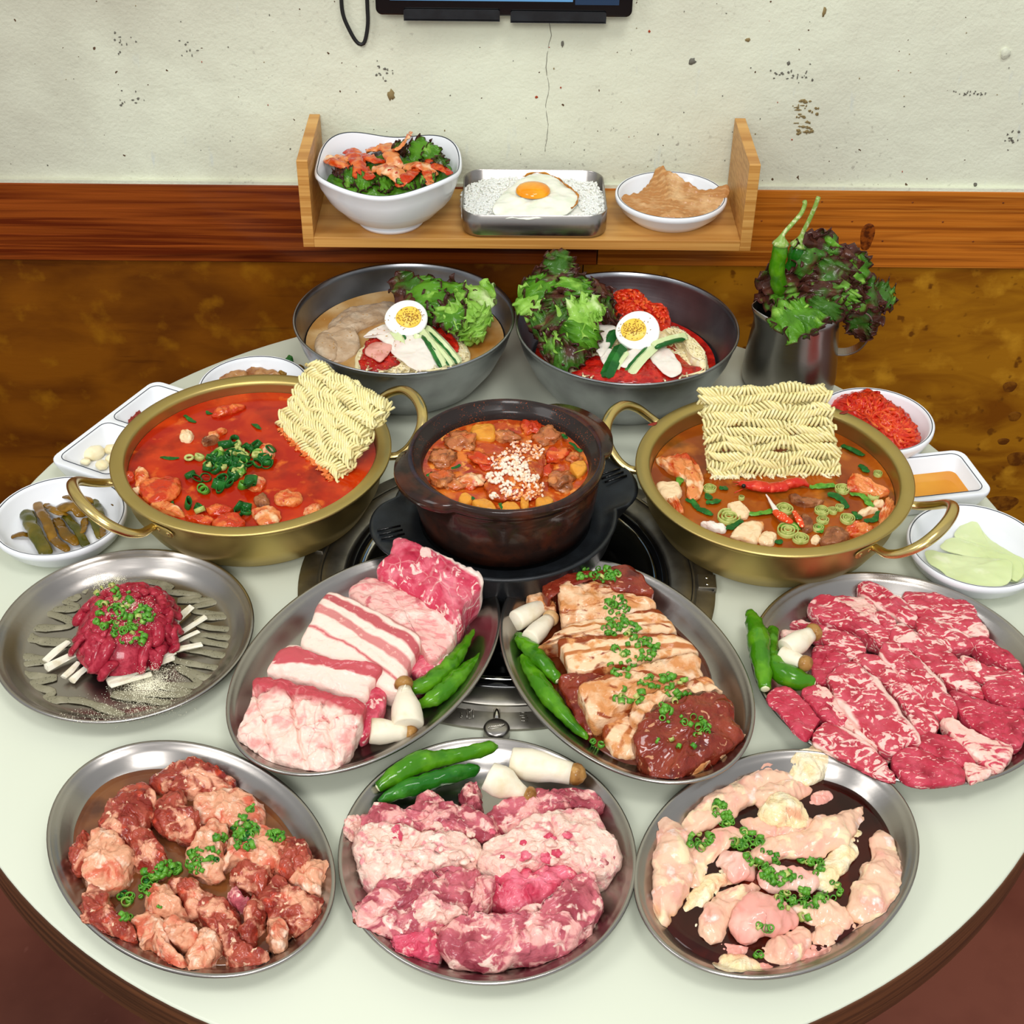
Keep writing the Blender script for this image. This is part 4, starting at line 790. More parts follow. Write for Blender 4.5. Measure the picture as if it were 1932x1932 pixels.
g.add(V, [(i * 4 + k, i * 4 + (k + 1) % 4, i * 4 + 4 + (k + 1) % 4, i * 4 + 4 + k) for i in range(39) for k in range(4)] + [(3, 2, 1, 0), (156, 157, 158, 159)]); bevel(obj('handle', g, 'steel', jg, smooth=False), .0006)
# ================================================================== RAW MEAT PLATES
sc_meshes = []
def rings_set(mats=('scallion', 'scallion', 'scallion_pale'), r0=.0021):
    out = []
    for k in range(7): out.append(ring_mesh(r0 * (.75 + .09 * k), .0016 + .0005 * (k % 4), .00045 + .0001 * (k % 3), mats[k % len(mats)], 10, .8 + .08 * (k % 4)))
    return out
RS = rings_set(); RD = rings_set(('scallion', 'scallion_dark', 'scallion'))
# ---- plain pork belly blocks
BVN[0] = 0; h0 = len(HIT)
PBK = dict(T=cPB, floor='pb')
slab('pork_belly_block', [(1190, 60, .008), (1120, 165, .004), (1045, 310, -.004), (1300, 455, -.005), (1570, 640, -.008), (1650, 500, -.006), (1755, 335, .002), (1560, 215, .006), (1330, 110, .009)], h=.052, th=.036, mat='belly_red', dome=.003, amp=.0018, fr=70, amp2=.0012, fold=.0012, n=84, lab='deep red pork belly block at the top end of the plain pork plate', grp='plain pork belly blocks', **PBK)
slab('pork_belly_block', [(960, 335), (890, 385), (850, 445, -.002), (1000, 600), (1280, 740, -.002), (1400, 900, -.006), (1500, 830, -.006), (1580, 690, -.003), (1480, 560), (1200, 420), (1060, 360)], h=.041, th=.027, mat='belly_pink', dome=.003, amp=.0015, fr=90, n=80, fold=.0012, lab='pale pink pork belly block second from the top of the plain pork plate', grp='plain pork belly blocks', **PBK)
slab('pork_belly_block', [(1260, 860), (1330, 780), (1440, 850), (1540, 870), (1490, 940), (1340, 1010), (1230, 930)], h=.026, th=.013, mat='belly_red', dome=.002, lab='small red and white pork belly corner showing beside the two green chillies', grp='plain pork belly blocks', **PBK)
slab('pork_belly_block', [(745, 435, .003), (665, 475, .003), (600, 620), (530, 800, -.006), (800, 930, -.006), (1180, 1120, -.012), (1250, 950, -.008), (1335, 745), (1180, 640, .002), (950, 520, .004)], h=.044, th=.03, mat='belly_striped', dome=.0015, amp=.0009, fr=70, ang=-35, n=84, lab='smooth pork belly slab with clear red and white stripes, middle of its plate', grp='plain pork belly blocks', **PBK)
slab('pork_belly_block', [(480, 795, .003), (400, 820, .003), (345, 880, .001), (315, 1000, -.006), (600, 1080, -.006), (940, 1180, -.008), (1000, 1060, -.004), (1070, 930, .001), (850, 905, .004), (640, 870, .004)], h=.042, th=.028, mat='belly_ridge', dome=.0025, amp=.0012, fr=80, fold=.0006, ang=-10, n=84, lab='pork belly block with a dark red top ridge, second from the bottom end', grp='plain pork belly blocks', **PBK)
slab('pork_belly_block', [(960, 1120), (1070, 1060), (1100, 1200), (1040, 1330), (930, 1420), (900, 1300)], h=.028, th=.014, mat='belly_red', dome=.002, lab='dark red pork belly fold tucked under the blocks left of the mushrooms', grp='plain pork belly blocks', **PBK)
def scored(u, v):
    a = abs(((u * 3.4 + v * 1.6) % 1) - .5); b = abs(((u * 2.6 - v * 2.4) % 1) - .5)
    return (.0042 * max(0, 1 - a / .085) + .0042 * max(0, 1 - b / .085)) * (1 if .05 < u < .95 and v < .8 else 0)
slab('pork_belly_block', [(220, 1015, .006), (205, 1110, .004), (150, 1260), (90, 1390, -.006), (230, 1500, -.008), (480, 1590, -.008), (720, 1650, -.01), (830, 1520, -.006), (900, 1380), (955, 1240, .005), (940, 1180, .007), (700, 1110, .008), (450, 1040, .008)], h=.040, th=.027, mat='belly_scored', dome=.004, amp=.0018, fr=95, ang=-18, n=110, rings=[.08, .16, .24, .32, .4, .48, .56, .64, .72, .79, .86, .92, .96, 1], groove=scored, lab='pork belly block with cross scored white fat, bottom end of the plate', grp='plain pork belly blocks', **PBK)
chilli(cPB, [(1285, 1105, 42), (1400, 1060, 50), (1530, 950, 48), (1620, 830, 32), (1690, 715, 15)], 'green chilli nearest the pork belly on the plain pork plate', h=.016)
chilli(cPB, [(1335, 1215, 28), (1440, 1160, 48), (1570, 1050, 50), (1680, 940, 32), (1755, 880, 20)], 'green chilli nearest the rim of the plain pork plate', h=.0145)
mushroom(cPB, (1250, 1360), (1226, 1100), 'upright white mushroom with a cross cut brown cap on the plain pork plate', 105, 42, 56, h=.014, dh2=.014)
mushroom(cPB, (995, 1390), (1240, 1405), 'mushroom lying with its cut foot to the left on the plain pork plate', 88, 55, 55, h=.014)
mm_ = bpy.data.objects['mushroom']; kp = ORG[mm_.children[0].name] + np.array([0, 0, .0]); 
for a_, b_ in (((1196, 1108), (1262, 1100)), ((1236, 1078), (1212, 1130))):
    q0, q1 = drop(cPB[0] + a_[0] / cPB[2], cPB[1] + a_[1] / cPB[2])[0], drop(cPB[0] + b_[0] / cPB[2], cPB[1] + b_[1] / cPB[2])[0]; qm = drop(cPB[0] + (a_[0] + b_[0]) / 2 / cPB[2], cPB[1] + (a_[1] + b_[1]) / 2 / cPB[2])[0]
    g = G(); tube(g, cr([q0, qm, q1], 9), [.0003, .0007, .001, .0012, .0013, .0012, .001, .0007, .0003], 6, flat=.5); obj('cap_cut', g, 'mushroom', mm_)
# ---- soy marinated pork belly
pool((.0897, .7603), (.1238, .0835), -65.9, 'soy_pool', 'brown soy marinade pooled under the marinated pork belly', z=.0165, d=.022, seed=2)
MB = dict(T=cMB, floor='mb', grp='soy marinated pork belly blocks')
slab('marinated_belly_block', [(320, 185), (430, 165), (750, 125, .003), (930, 88, .004), (1035, 130, .004), (1090, 200, .003), (1130, 265, 0), (1110, 300, -.001), (860, 290), (800, 215, .003), (600, 205), (440, 230), (370, 330, -.002)], h=.041, th=.026, mat='marinated_lean', dome=.003, amp=.0013, fr=90, n=72, lab='dark brown lean edge of marinated belly at the top end of its plate', **MB)
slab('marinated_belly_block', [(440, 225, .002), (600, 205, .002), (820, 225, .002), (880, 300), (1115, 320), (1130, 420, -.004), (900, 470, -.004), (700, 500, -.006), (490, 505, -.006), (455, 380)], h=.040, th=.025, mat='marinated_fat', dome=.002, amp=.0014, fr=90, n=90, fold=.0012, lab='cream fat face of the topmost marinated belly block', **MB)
slab('marinated_belly_block', [(215, 260), (290, 240), (345, 300), (420, 370), (400, 430), (300, 390), (215, 350)], h=.028, th=.014, mat='marinated_fat', lab='small marinated belly flap next to the two mushroom tops', **MB)
slab('marinated_belly_block', [(500, 530), (620, 500), (900, 460, .003), (1150, 405, .004), (1230, 455, .003), (1290, 530), (1285, 580, -.002), (1060, 600), (700, 620), (480, 650, -.003), (300, 690, -.006), (340, 640)], h=.036, th=.022, mat='marinated_striped', ang=5, amp=.0012, n=72, lab='second marinated belly block, a thin band under the topmost one', **MB)
slab('marinated_belly_block', [(460, 620, .002), (800, 600, .002), (1060, 590, .003), (1290, 590, .003), (1390, 640, .002), (1445, 690), (1450, 725, -.002), (1200, 760), (900, 830), (560, 865, -.005), (500, 760), (465, 700)], h=.038, th=.024, mat='marinated_striped', ang=5, amp=.0012, n=72, lab='third marinated belly block with orange brown streaks, middle of the plate', **MB)
slab('marinated_belly_block', [(470, 880), (700, 850), (980, 790), (1050, 830), (760, 890), (600, 940), (640, 1050), (700, 1300, -.006), (600, 1260, -.008), (450, 970, -.004)], h=.030, th=.016, mat='marinated_lean', amp=.0016, n=60, lab='dark frilled side of marinated belly beside the two green chillies', **MB)
slab('marinated_belly_block', [(590, 960, .003), (760, 890, .003), (1080, 800, .003), (1300, 740, .003), (1455, 725, .003), (1475, 820), (1492, 910, -.002), (1300, 960), (1080, 1030), (880, 1130), (700, 1215, -.005), (630, 1080)], h=.041, th=.027, mat='marinated_fat', ang=15, amp=.0014, n=84, amp2=.001, fold=.0009, lab='wide cream coloured marinated belly slab below the middle of the plate', **MB)
slab('marinated_belly_block', [(760, 1250), (900, 1180), (1010, 1240), (1020, 1360), (1060, 1500, -.006), (900, 1480, -.006), (810, 1430, -.005)], h=.027, th=.0135, mat='marinated_striped', ang=60, amp=.0015, lab='short marinated belly piece left of the dark glazed block', **MB)
def folds(u, v): return .0022 * (math.sin(u * 46) + math.sin(u * 31 + v * 9)) * .5
slab('marinated_belly_block', [(960, 1160), (1010, 1080), (1240, 985, .003), (1500, 905, .003), (1590, 960, .003), (1640, 1010, .002), (1480, 1010), (1300, 1060), (1150, 1130), (1030, 1230)], h=.038, th=.024, mat='marinated_fat', groove=folds, amp=.0014, n=72, lab='frilly folded fat strip just above the dark glazed block', **MB)
slab('marinated_belly_block', [(975, 1300, .001), (1060, 1190, .004), (1200, 1100, .006), (1400, 1040, .006), (1590, 1000, .005), (1700, 1070, .003), (1740, 1190), (1780, 1330, -.004), (1600, 1450, -.005), (1400, 1570, -.006), (1270, 1640, -.008), (1130, 1610, -.008), (1050, 1480, -.005), (1000, 1380)], h=.038, th=.0245, mat='marinated_lean', dome=.005, amp=.0022, fr=85, amp2=.0016, fold=.0014, n=96, rings=[.1, .2, .3, .4, .5, .6, .7, .78, .85, .91, .96, 1], lab='dark glazed reddish brown belly block at the bottom end of the plate', **MB)
slab('marinated_belly_block', [(1360, 1600), (1500, 1530), (1640, 1440), (1780, 1335, .001), (1785, 1370), (1600, 1500), (1430, 1600)], h=.026, th=.012, mat='marinated_fat', lab='cream fat edge under the dark glazed block at the plate rim', **MB)
chilli(cMB, [(430, 935, 30), (350, 840, 48), (240, 720, 50), (170, 650, 40), (145, 610, 20)], 'shorter green chilli beside the mushrooms on the marinated pork plate', h=.0165)
chilli(cMB, [(185, 775, 22), (235, 870, 44), (350, 1030, 56), (460, 1170, 46), (560, 1280, 34), (635, 1345, 24)], 'longer green chilli along the left rim of the marinated pork plate', mat='chilli', h=.015, cut=False)
mushroom(cMB, (125, 510), (355, 385), 'upper mushroom with a pale tan cap on the marinated pork plate', 75, 45, 48, h=.018, mc='mushroom_cap_pale')
mushroom(cMB, (230, 645), (370, 500), 'lower mushroom with a pale tan cap on the marinated pork plate', 72, 50, 55, h=.018, mc='mushroom_cap_pale')
clusters('scallion_ring', RS, cMB, [(720, 180, 160, 70, 34, 'on the topmost marinated belly block'), (860, 440, 90, 110, 28, 'between the first two marinated belly blocks'), (900, 570, 130, 60, 28, 'on the second marinated belly block'), (1000, 720, 190, 90, 38, 'on the third marinated belly block'), (900, 860, 110, 60, 12, 'left on the wide cream belly slab'),
    (1150, 960, 220, 60, 26, 'on the wide cream belly slab'), (960, 1060, 110, 60, 12, 'at the lower left of the wide cream slab'), (1260, 1090, 160, 90, 16, 'on the frilly fat strip'), (1280, 1300, 260, 150, 15, 'on the dark glazed belly block'), (1500, 1300, 60, 60, 8, 'at the right of the dark glazed block'), (720, 1410, 40, 40, 5, 'in the sauce below the long chilli')], 'green onion ring', 'green onion', 'green onion on the marinated pork belly', random.Random(11), every=3)
# ---- marbled beef
bf = [([(820, 100, .002), (885, 85, .003), (1050, 160), (1190, 260), (1225, 350), (1190, 388, -.002), (1050, 315), (920, 235), (830, 170)], 'beef_edge', 'topmost narrow slice of marbled beef near the back rim'),
 ([(1125, 170), (1200, 150), (1350, 170, .002), (1550, 235), (1650, 340), (1697, 430), (1680, 467), (1500, 420), (1350, 352), (1215, 310)], 'beef', 'wide beef slice with long white marbling, upper right of its plate'),
 ([(650, 190), (750, 183), (900, 220), (970, 330), (982, 402), (920, 395), (780, 320)], 'beef_fat', 'pale fatty beef slice between the two top slices on the left'),
 ([(490, 230), (600, 173, .002), (720, 225, .002), (870, 330), (1000, 410), (1030, 465), (980, 525), (870, 445), (760, 400), (540, 325)], 'beef', 'long red beef slice at the upper left behind the mushroom'),
 ([(365, 360), (480, 350), (600, 390), (760, 430), (868, 520), (860, 560), (780, 600), (640, 530), (520, 430)], 'beef', 'beef slice with a pale tip right of the mushroom cap'),
 ([(935, 300), (1000, 290), (1070, 350), (1085, 430), (1030, 450), (980, 400)], 'beef', 'short beef slice wedged below the topmost slice'),
 ([(1220, 335), (1330, 328), (1450, 390), (1560, 450), (1600, 520), (1450, 545), (1250, 475)], 'beef_edge', 'beef slice with a round fatty edge under the wide top right slice'),
 ([(1560, 480), (1650, 468, .001), (1780, 520), (1900, 620), (1932, 690), (1850, 672), (1700, 600)], 'beef_lean', 'lean beef slice lying against the right rim'),
 ([(505, 560), (590, 510), (740, 570), (760, 640), (650, 700), (620, 770), (520, 740)], 'beef_lean', 'beef slice right of the lower mushroom cap'),
 ([(1480, 600), (1650, 640), (1800, 680), (1932, 700), (1932, 860), (1700, 780), (1540, 700)], 'beef', 'beef slice under the lean one at the right rim'),
 ([(1030, 470), (1100, 358, .001), (1200, 430), (1350, 480), (1445, 560, .002), (1540, 660), (1665, 835), (1640, 862), (1480, 800), (1330, 690), (1180, 560)], 'beef', 'long beef slice running through the centre to the right'),
 ([(1510, 590), (1610, 610), (1668, 680), (1650, 745), (1560, 690)], 'beef_fat', 'small block of pale beef fat right of the centre'),
 ([(960, 570), (1035, 482, .001), (1150, 540, .001), (1330, 700), (1420, 820), (1492, 960), (1440, 1010), (1360, 1000), (1230, 840), (1100, 720)], 'beef_edge', 'long marbled beef slice down the middle of the plate'),
 ([(790, 610), (930, 578), (1060, 680), (1200, 800), (1290, 930), (1362, 1050), (1290, 1122), (1200, 1112), (1150, 990), (1020, 800)], 'beef_edge', 'beef slice with a white fat line left of the middle slice'),
 ([(1440, 820), (1600, 865), (1760, 920), (1932, 960), (1932, 1150), (1850, 1190), (1650, 1110), (1530, 1000)], 'beef_lean', 'broad lean beef slice at the lower right rim'),
 ([(1660, 1010), (1760, 950), (1932, 1000), (1932, 1170), (1850, 1200), (1720, 1130)], 'beef_lean', 'dark red beef slice overlapping the broad one at the lower right'),
 ([(1650, 790), (1780, 740), (1932, 760), (1932, 930), (1780, 905)], 'beef_lean', 'smooth red beef slice at the right edge of the picture'),
 ([(200, 870), (290, 785), (420, 850), (540, 990), (545, 1040), (470, 1150), (400, 1110), (300, 990)], 'beef_lean', 'chunky beef slice below the green chillies at the left rim'),
 ([(440, 835), (520, 770), (640, 880), (760, 1020), (680, 1060), (560, 980)], 'beef_lean', 'narrow beef slice between the chunky left one and the big marbled one'),
 ([(490, 850), (545, 775), (700, 900), (880, 1080), (1050, 1243), (980, 1232), (820, 1122), (690, 1020), (600, 900)], 'beef_fat', 'fatty edge slice under the largest marbled slice'),
 ([(1170, 1160), (1320, 1098), (1480, 1150), (1620, 1310), (1500, 1320), (1330, 1262)], 'beef_lean', 'lean beef slice right of the largest marbled slice'),
 ([(520, 1110), (600, 1030), (740, 1080), (900, 1180), (1062, 1390), (1050, 1422), (920, 1380), (740, 1290), (540, 1190)], 'beef_edge', 'beef slice along the lower left rim'),
 ([(1530, 1300), (1640, 1320), (1722, 1372), (1600, 1430), (1565, 1422)], 'beef_fat', 'small pale beef piece at the bottom rim'),
 ([(1045, 1265), (1170, 1190, .001), (1350, 1260), (1500, 1310), (1542, 1390), (1500, 1442), (1200, 1452), (1090, 1372)], 'beef_lean', 'wide red beef slice at the bottom of the plate'),
 ([(1380, 1025), (1450, 1010, .002), (1650, 1120, .002), (1855, 1190), (1832, 1300), (1745, 1352), (1640, 1290), (1500, 1170)], 'beef_fat', 'thick pink slice with fibrous fat at the lower right'),
 ([(620, 740), (640, 688), (760, 618, .002), (850, 660, .002), (970, 760), (1100, 940), (1242, 1150), (1150, 1172), (1050, 1242), (900, 1130), (720, 950)], 'beef_edge', 'largest marbled beef slice with a white border, lower middle')]
for i, (o_, m_, l_) in enumerate(bf):
    hh = .017 + .0042 * (i / len(bf)) * 2.2 + (.002 if i in (12, 25) else 0)
    slab('beef_slice', o_, cBF, hh, min(hh - .0036, .013), m_, amp=.0012, fr=110, rr=.0018, dome=.001, shrink=.94, lab=l_, fold=.0007, grp='marbled beef slices', ang=None, amp2=.0005, floor='bf')
slab('beef_slice', [(300, 425), (380, 412), (450, 420), (460, 480), (350, 500), (300, 470)], cBF, .0185, .0125, 'beef_fat', lab='pale pink beef end showing behind the mushroom stem', grp='marbled beef slices')
chilli(cBF, [(190, 808, 36), (175, 700, 50), (150, 520, 62), (125, 400, 50), (95, 320, 32)], 'green chilli hanging over the left rim of the beef plate', h=.0185)
chilli(cBF, [(500, 780, 42), (380, 745, 62), (270, 680, 58), (235, 560, 42), (245, 430, 34)], 'green chilli bent under the other chilli on the beef plate', h=.0155)
mushroom(cBF, (330, 560), (500, 450), 'upper mushroom of the beef plate with a glossy brown cap', 80, 50, 54, h=.021, dh2=.006)
mushroom(cBF, (300, 590), (440, 640), 'lower mushroom of the beef plate with a curled brown cap', 62, 44, 50, h=.0195, dh2=.006)
# ---- front left: marinated pork
pool(*PL['fl'], 'marinade_pool', 'brown marinade filling the front left plate', z=.0085, d=.0155, seed=5, amp=.06)
fl = [([(690, 250), (800, 180), (940, 143, .003), (1100, 172, .003), (1205, 240), (1190, 300), (1050, 355), (930, 345), (830, 335), (740, 300)], 'pork_marinade', 'curved pork piece at the back rim of the front left plate'),
 ([(430, 410), (500, 330), (600, 272, .003), (670, 290, .002), (720, 380), (700, 480), (640, 620), (500, 650), (400, 590), (370, 520)], 'pork_marinade', 'dark red pork piece at the upper left'),
 ([(170, 740), (200, 650), (270, 590), (300, 690), (260, 800), (190, 810)], 'pork_marinade', 'small pork piece touching the left rim'),
 ([(270, 870), (280, 740), (310, 600), (400, 580), (500, 650), (570, 740), (530, 860), (440, 930), (370, 965), (290, 930)], 'pork_fatty', 'light pork piece with a pale lobe on the left side'),
 ([(740, 400), (830, 330, .002), (900, 350, .002), (910, 430), (1000, 510), (950, 620), (830, 590), (720, 520)], 'pork_marinade', 'pork fold hanging down from the back piece'),
 ([(990, 490), (990, 390), (1100, 340), (1240, 318, .002), (1350, 380), (1405, 460), (1360, 525), (1160, 550)], 'pork_fatty', 'amber coloured pork piece at the upper right'),
 ([(560, 640), (680, 590), (760, 720), (800, 820), (680, 850), (590, 780)], 'pork_marinade', 'red pork piece left of the plate centre'),
 ([(930, 740), (1000, 590), (1080, 530), (1180, 575), (1140, 700), (1150, 850), (1000, 850)], 'pork_fatty', 'pale pointed pork piece at the plate centre'),
 ([(1160, 800), (1200, 680), (1270, 560), (1400, 555, .001), (1530, 620), (1570, 740), (1410, 820), (1250, 760)], 'pork_fatty', 'pork piece under the large tuft of green onion'),
 ([(1500, 740), (1560, 640), (1690, 680), (1710, 770), (1570, 890), (1510, 860)], 'pork_marinade', 'rounded purple pork piece at the right'),
 ([(1190, 880), (1290, 780, .003), (1430, 820, .003), (1460, 900), (1390, 990), (1260, 970)], 'pork_marinade', 'round speckled pork lump right of the centre'),
 ([(1600, 800), (1790, 800), (1795, 900), (1750, 1010), (1610, 950)], 'pork_fatty', 'square ended pork piece by the right rim'),
 ([(1400, 1010), (1500, 900, .002), (1600, 960, .002), (1745, 1000), (1755, 1130), (1600, 1205), (1460, 1150)], 'pork_marinade', 'knotted pork piece at the lower right'),
 ([(1440, 1170), (1530, 1160), (1560, 1250), (1520, 1335), (1450, 1290)], 'pork_fatty', 'small pork end below the knotted piece'),
 ([(255, 1090), (265, 1020), (330, 945), (420, 1010), (430, 1100), (570, 1200), (570, 1250), (420, 1235), (300, 1165)], 'pork_marinade', 'crescent pork piece at the lower left rim'),
 ([(800, 930), (880, 893, .001), (1000, 940), (1090, 1020), (1100, 1100), (980, 1130), (900, 1060)], 'pork_marinade', 'dark pork piece behind the pale smooth lobe'),
 ([(980, 1090), (1090, 1000, .001), (1200, 1070), (1245, 1180), (1180, 1290), (1040, 1200)], 'pork_marinade', 'speckled pork piece below the centre'),
 ([(590, 1160), (700, 1105, .001), (780, 1200), (820, 1330), (905, 1430), (860, 1462), (760, 1380), (680, 1290), (640, 1330), (620, 1240)], 'pork_fatty', 'long pale pork strip reaching the bottom rim'),
 ([(655, 1060), (690, 970), (770, 928, .004), (860, 1010, .003), (900, 1110), (780, 1130), (700, 1110)], 'pork_fatty', 'smooth pale pork lobe in front of the centre'),
 ([(775, 1170), (860, 1138, .004), (930, 1170, .004), (985, 1250), (900, 1305), (810, 1260)], 'pork_fatty', 'shiny pink white knuckle of pork at the bottom'),
 ([(925, 1410), (990, 1280), (1080, 1210, .002), (1140, 1320), (1090, 1410), (970, 1488)], 'pork_fatty', 'orange fatty pork piece at the bottom rim'),
 ([(1150, 1190), (1230, 1260), (1290, 1340), (1440, 1385), (1400, 1440), (1240, 1445), (1165, 1380)], 'pork_marinade', 'plum coloured pork tongue at the bottom right'),
 ([(1250, 1240), (1300, 1110), (1370, 1010), (1420, 1060), (1400, 1170), (1330, 1290), (1270, 1290)], 'pork_marinade', 'brown streaked pork strip right of the plum coloured tongue'),
 ([(1180, 1010), (1230, 960, .003), (1300, 1030, .002), (1260, 1060)], 'pork_raw', 'tiny ring of pink pork right of the centre')]
for i, (o_, m_, l_) in enumerate(fl):
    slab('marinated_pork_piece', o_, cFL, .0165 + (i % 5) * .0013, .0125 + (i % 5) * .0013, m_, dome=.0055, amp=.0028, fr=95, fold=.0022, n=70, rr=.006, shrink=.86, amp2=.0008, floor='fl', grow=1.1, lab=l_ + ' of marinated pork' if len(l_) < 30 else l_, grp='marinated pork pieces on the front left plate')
clusters('scallion_ring', RD, cFL, [(1290, 620, 80, 110, 40, 'in the big tuft at the upper right of the front left plate'), (1480, 640, 60, 35, 14, 'in the small tuft near the right rim of the front left plate'), (1140, 650, 60, 30, 6, 'left of the big tuft on the front left plate'), (980, 800, 60, 90, 22, 'in the tuft at the centre of the front left plate'), (800, 860, 80, 60, 28, 'in the tuft left of centre on the front left plate'), (690, 900, 80, 40, 12, 'above the smooth pale lobe'),
    (540, 1030, 40, 40, 6, 'in the sauce at the lower left'), (640, 1000, 50, 70, 8, 'left of the smooth pale lobe'), (540, 1150, 40, 20, 6, 'on the crescent pork piece'), (1080, 750, 50, 60, 8, 'on the pale pointed pork piece'), (1340, 470, 30, 30, 5, 'on the amber coloured pork piece'), (750, 1110, 30, 30, 2, 'in front of the smooth pale lobe')], 'green onion ring', 'green onion', 'green onion on the front left plate', random.Random(21), every=3)
# ---- front middle: raw pork
fc = [([(820, 300), (880, 262), (940, 310), (945, 400), (900, 440), (840, 430), (825, 370)], 'pork_raw', 'small pork tab sticking up behind the others', .017),
 ([(190, 470), (280, 400), (400, 420, .002), (500, 430), (560, 345, .003), (645, 305, .002), (740, 385, .003), (820, 405), (1000, 460), (1060, 540), (1040, 610), (820, 600), (600, 590), (400, 560), (230, 560)], 'pork_raw', 'long dark pink pork piece across the back left', .023),
 ([(980, 440), (1100, 372), (1300, 320, .002), (1600, 308, .002), (1690, 370), (1670, 430), (1500, 445), (1330, 500), (1180, 560), (1060, 540)], 'pork_raw', 'pork piece under the mushrooms at the back right', .022),
 ([(150, 660), (190, 560), (370, 500, .003), (600, 570, .003), (830, 555, .002), (945, 655), (910, 740), (700, 800), (450, 885), (290, 885), (200, 800)], 'pork_raw_fat', 'lumpy pale fat covered pork piece at the left', .026),
 ([(925, 710), (1000, 600, .002), (1230, 500, .004), (1450, 415, .004), (1640, 435, .002), (1725, 530, .002), (1800, 650), (1785, 760, -.002), (1660, 840, -.002), (1450, 770), (1250, 790), (1060, 835), (950, 790)], 'pork_raw_fat', 'big folded pork piece at the right with cream fat', .028),
 ([(1440, 760), (1560, 700), (1720, 680), (1792, 740), (1660, 842), (1500, 830)], 'pork_raw', 'purple red end of pork at the right rim side', .0225),
 ([(1000, 870), (1240, 800), (1480, 750, .002), (1580, 840), (1420, 960), (1200, 1045), (1020, 1010)], 'pork_red', 'bright red pork piece just right of the centre', .022),
 ([(150, 1110), (200, 960), (380, 895), (640, 850, .002), (880, 785, .002), (965, 900), (900, 1060), (700, 1150), (550, 1210), (330, 1190), (220, 1165)], 'pork_raw', 'wide pork piece with a pale sinew at the lower left', .023),
 ([(250, 910), (500, 840), (700, 810), (860, 780), (900, 800), (700, 880), (480, 930), (300, 950)], 'pork_raw', 'thin dark pork strip between the two left pieces', .024),
 ([(370, 1230), (500, 1170), (690, 1150), (690, 1330), (500, 1345), (420, 1310)], 'pork_red', 'deep pink pork corner at the lower left', .0185),
 ([(840, 1080), (930, 880, .002), (960, 830, .003), (1030, 870), (1000, 1000), (930, 1110)], 'pork_raw', 'narrow vertical pork fold at the centre', .0275),
 ([(675, 1210), (760, 1100, .002), (1000, 1085, .003), (1280, 1030, .004), (1400, 940, .004), (1580, 805, .003), (1650, 850, .002), (1695, 1020), (1580, 1185, -.001), (1450, 1285, -.002), (1200, 1325), (1000, 1375, -.002), (800, 1345), (710, 1290)], 'pork_raw', 'long curved pork piece along the bottom right', .026),
 ([(800, 1365), (930, 1355), (925, 1420), (855, 1405)], 'pork_raw_fat', 'small pork tip pointing at the bottom rim', .013),
 ([(500, 1040), (620, 980, .003), (760, 1020, .003), (860, 1070), (760, 1090), (620, 1100), (530, 1120)], 'pork_raw_fat', 'pale fat ridge on the lower left piece', .0275),
 ([(90, 545), (130, 500), (190, 490), (180, 560), (120, 610)], 'pork_raw_fat', 'little white fat blob over the left rim', .022),
 ([(380, 560), (440, 540), (470, 610), (420, 650), (380, 620)], 'pork_red', 'tiny bright pink cube on the left fat', .030)]
for i, (o_, m_, l_, hh) in enumerate(fc):
    slab('raw_pork_piece', o_, cFC, hh, hh - .0036, m_, dome=.0045, amp=.003, fr=85, fold=.0026, rr=.006, shrink=.9, amp2=.0013, floor='fc', n=74, lab=l_ + ' of the front middle plate' if len(l_.split()) < 11 else l_, grp='raw pork pieces on the front middle plate')
rng = random.Random(31)
for i in range(46):      # crumbly fat lumps on the left piece and the right fold
    cx, cy = (rng.uniform(230, 900), rng.uniform(520, 820)) if i % 2 else (rng.uniform(1000, 1650), rng.uniform(560, 800)); p, nr = drop(cFC[0] + cx / cFC[2], cFC[1] + cy / cFC[2])
    g = G(); r = rng.uniform(.0016, .0038); tube(g, [p + np.array([(t - .5) * r * 2.2, (t - .5) * r * rng.uniform(-1, 1), 0]) for t in np.linspace(0, 1, 7)], [r * .25, r * .75, r * .95, r, r * .95, r * .7, r * .2], 9, flat=.6, amp=.0007, fr=240, seed=i); obj('fat_lump', g, 'pork_raw_fat' if i % 4 else 'pork_red', bpy.data.objects['raw_pork_piece.003' if i % 2 else 'raw_pork_piece.004'])
chilli(cFC, [(315, 310, 28), (420, 235, 52), (560, 160, 58), (720, 130, 44), (870, 100, 38), (1000, 65, 34)], 'upper light green chilli at the back of the raw pork plate', h=.015)
chilli(cFC, [(320, 400, 18), (430, 340, 42), (580, 290, 46), (740, 240, 44), (890, 205, 36)], 'lower dark green wrinkled chilli at the back of the raw pork plate', mat='chilli_dark', h=.013, cut=False)
mushroom(cFC, (1125, 150), (1500, 225), 'larger mushroom with a dark brown cap behind the raw pork', 88, 68, 62, h=.018, mc='mushroom_cap', bulge=1.12)
mushroom(cFC, (985, 240), (1215, 350), 'smaller mushroom with a brown cap on top of the raw pork', 92, 34, 50, h=.022, bulge=1.05)
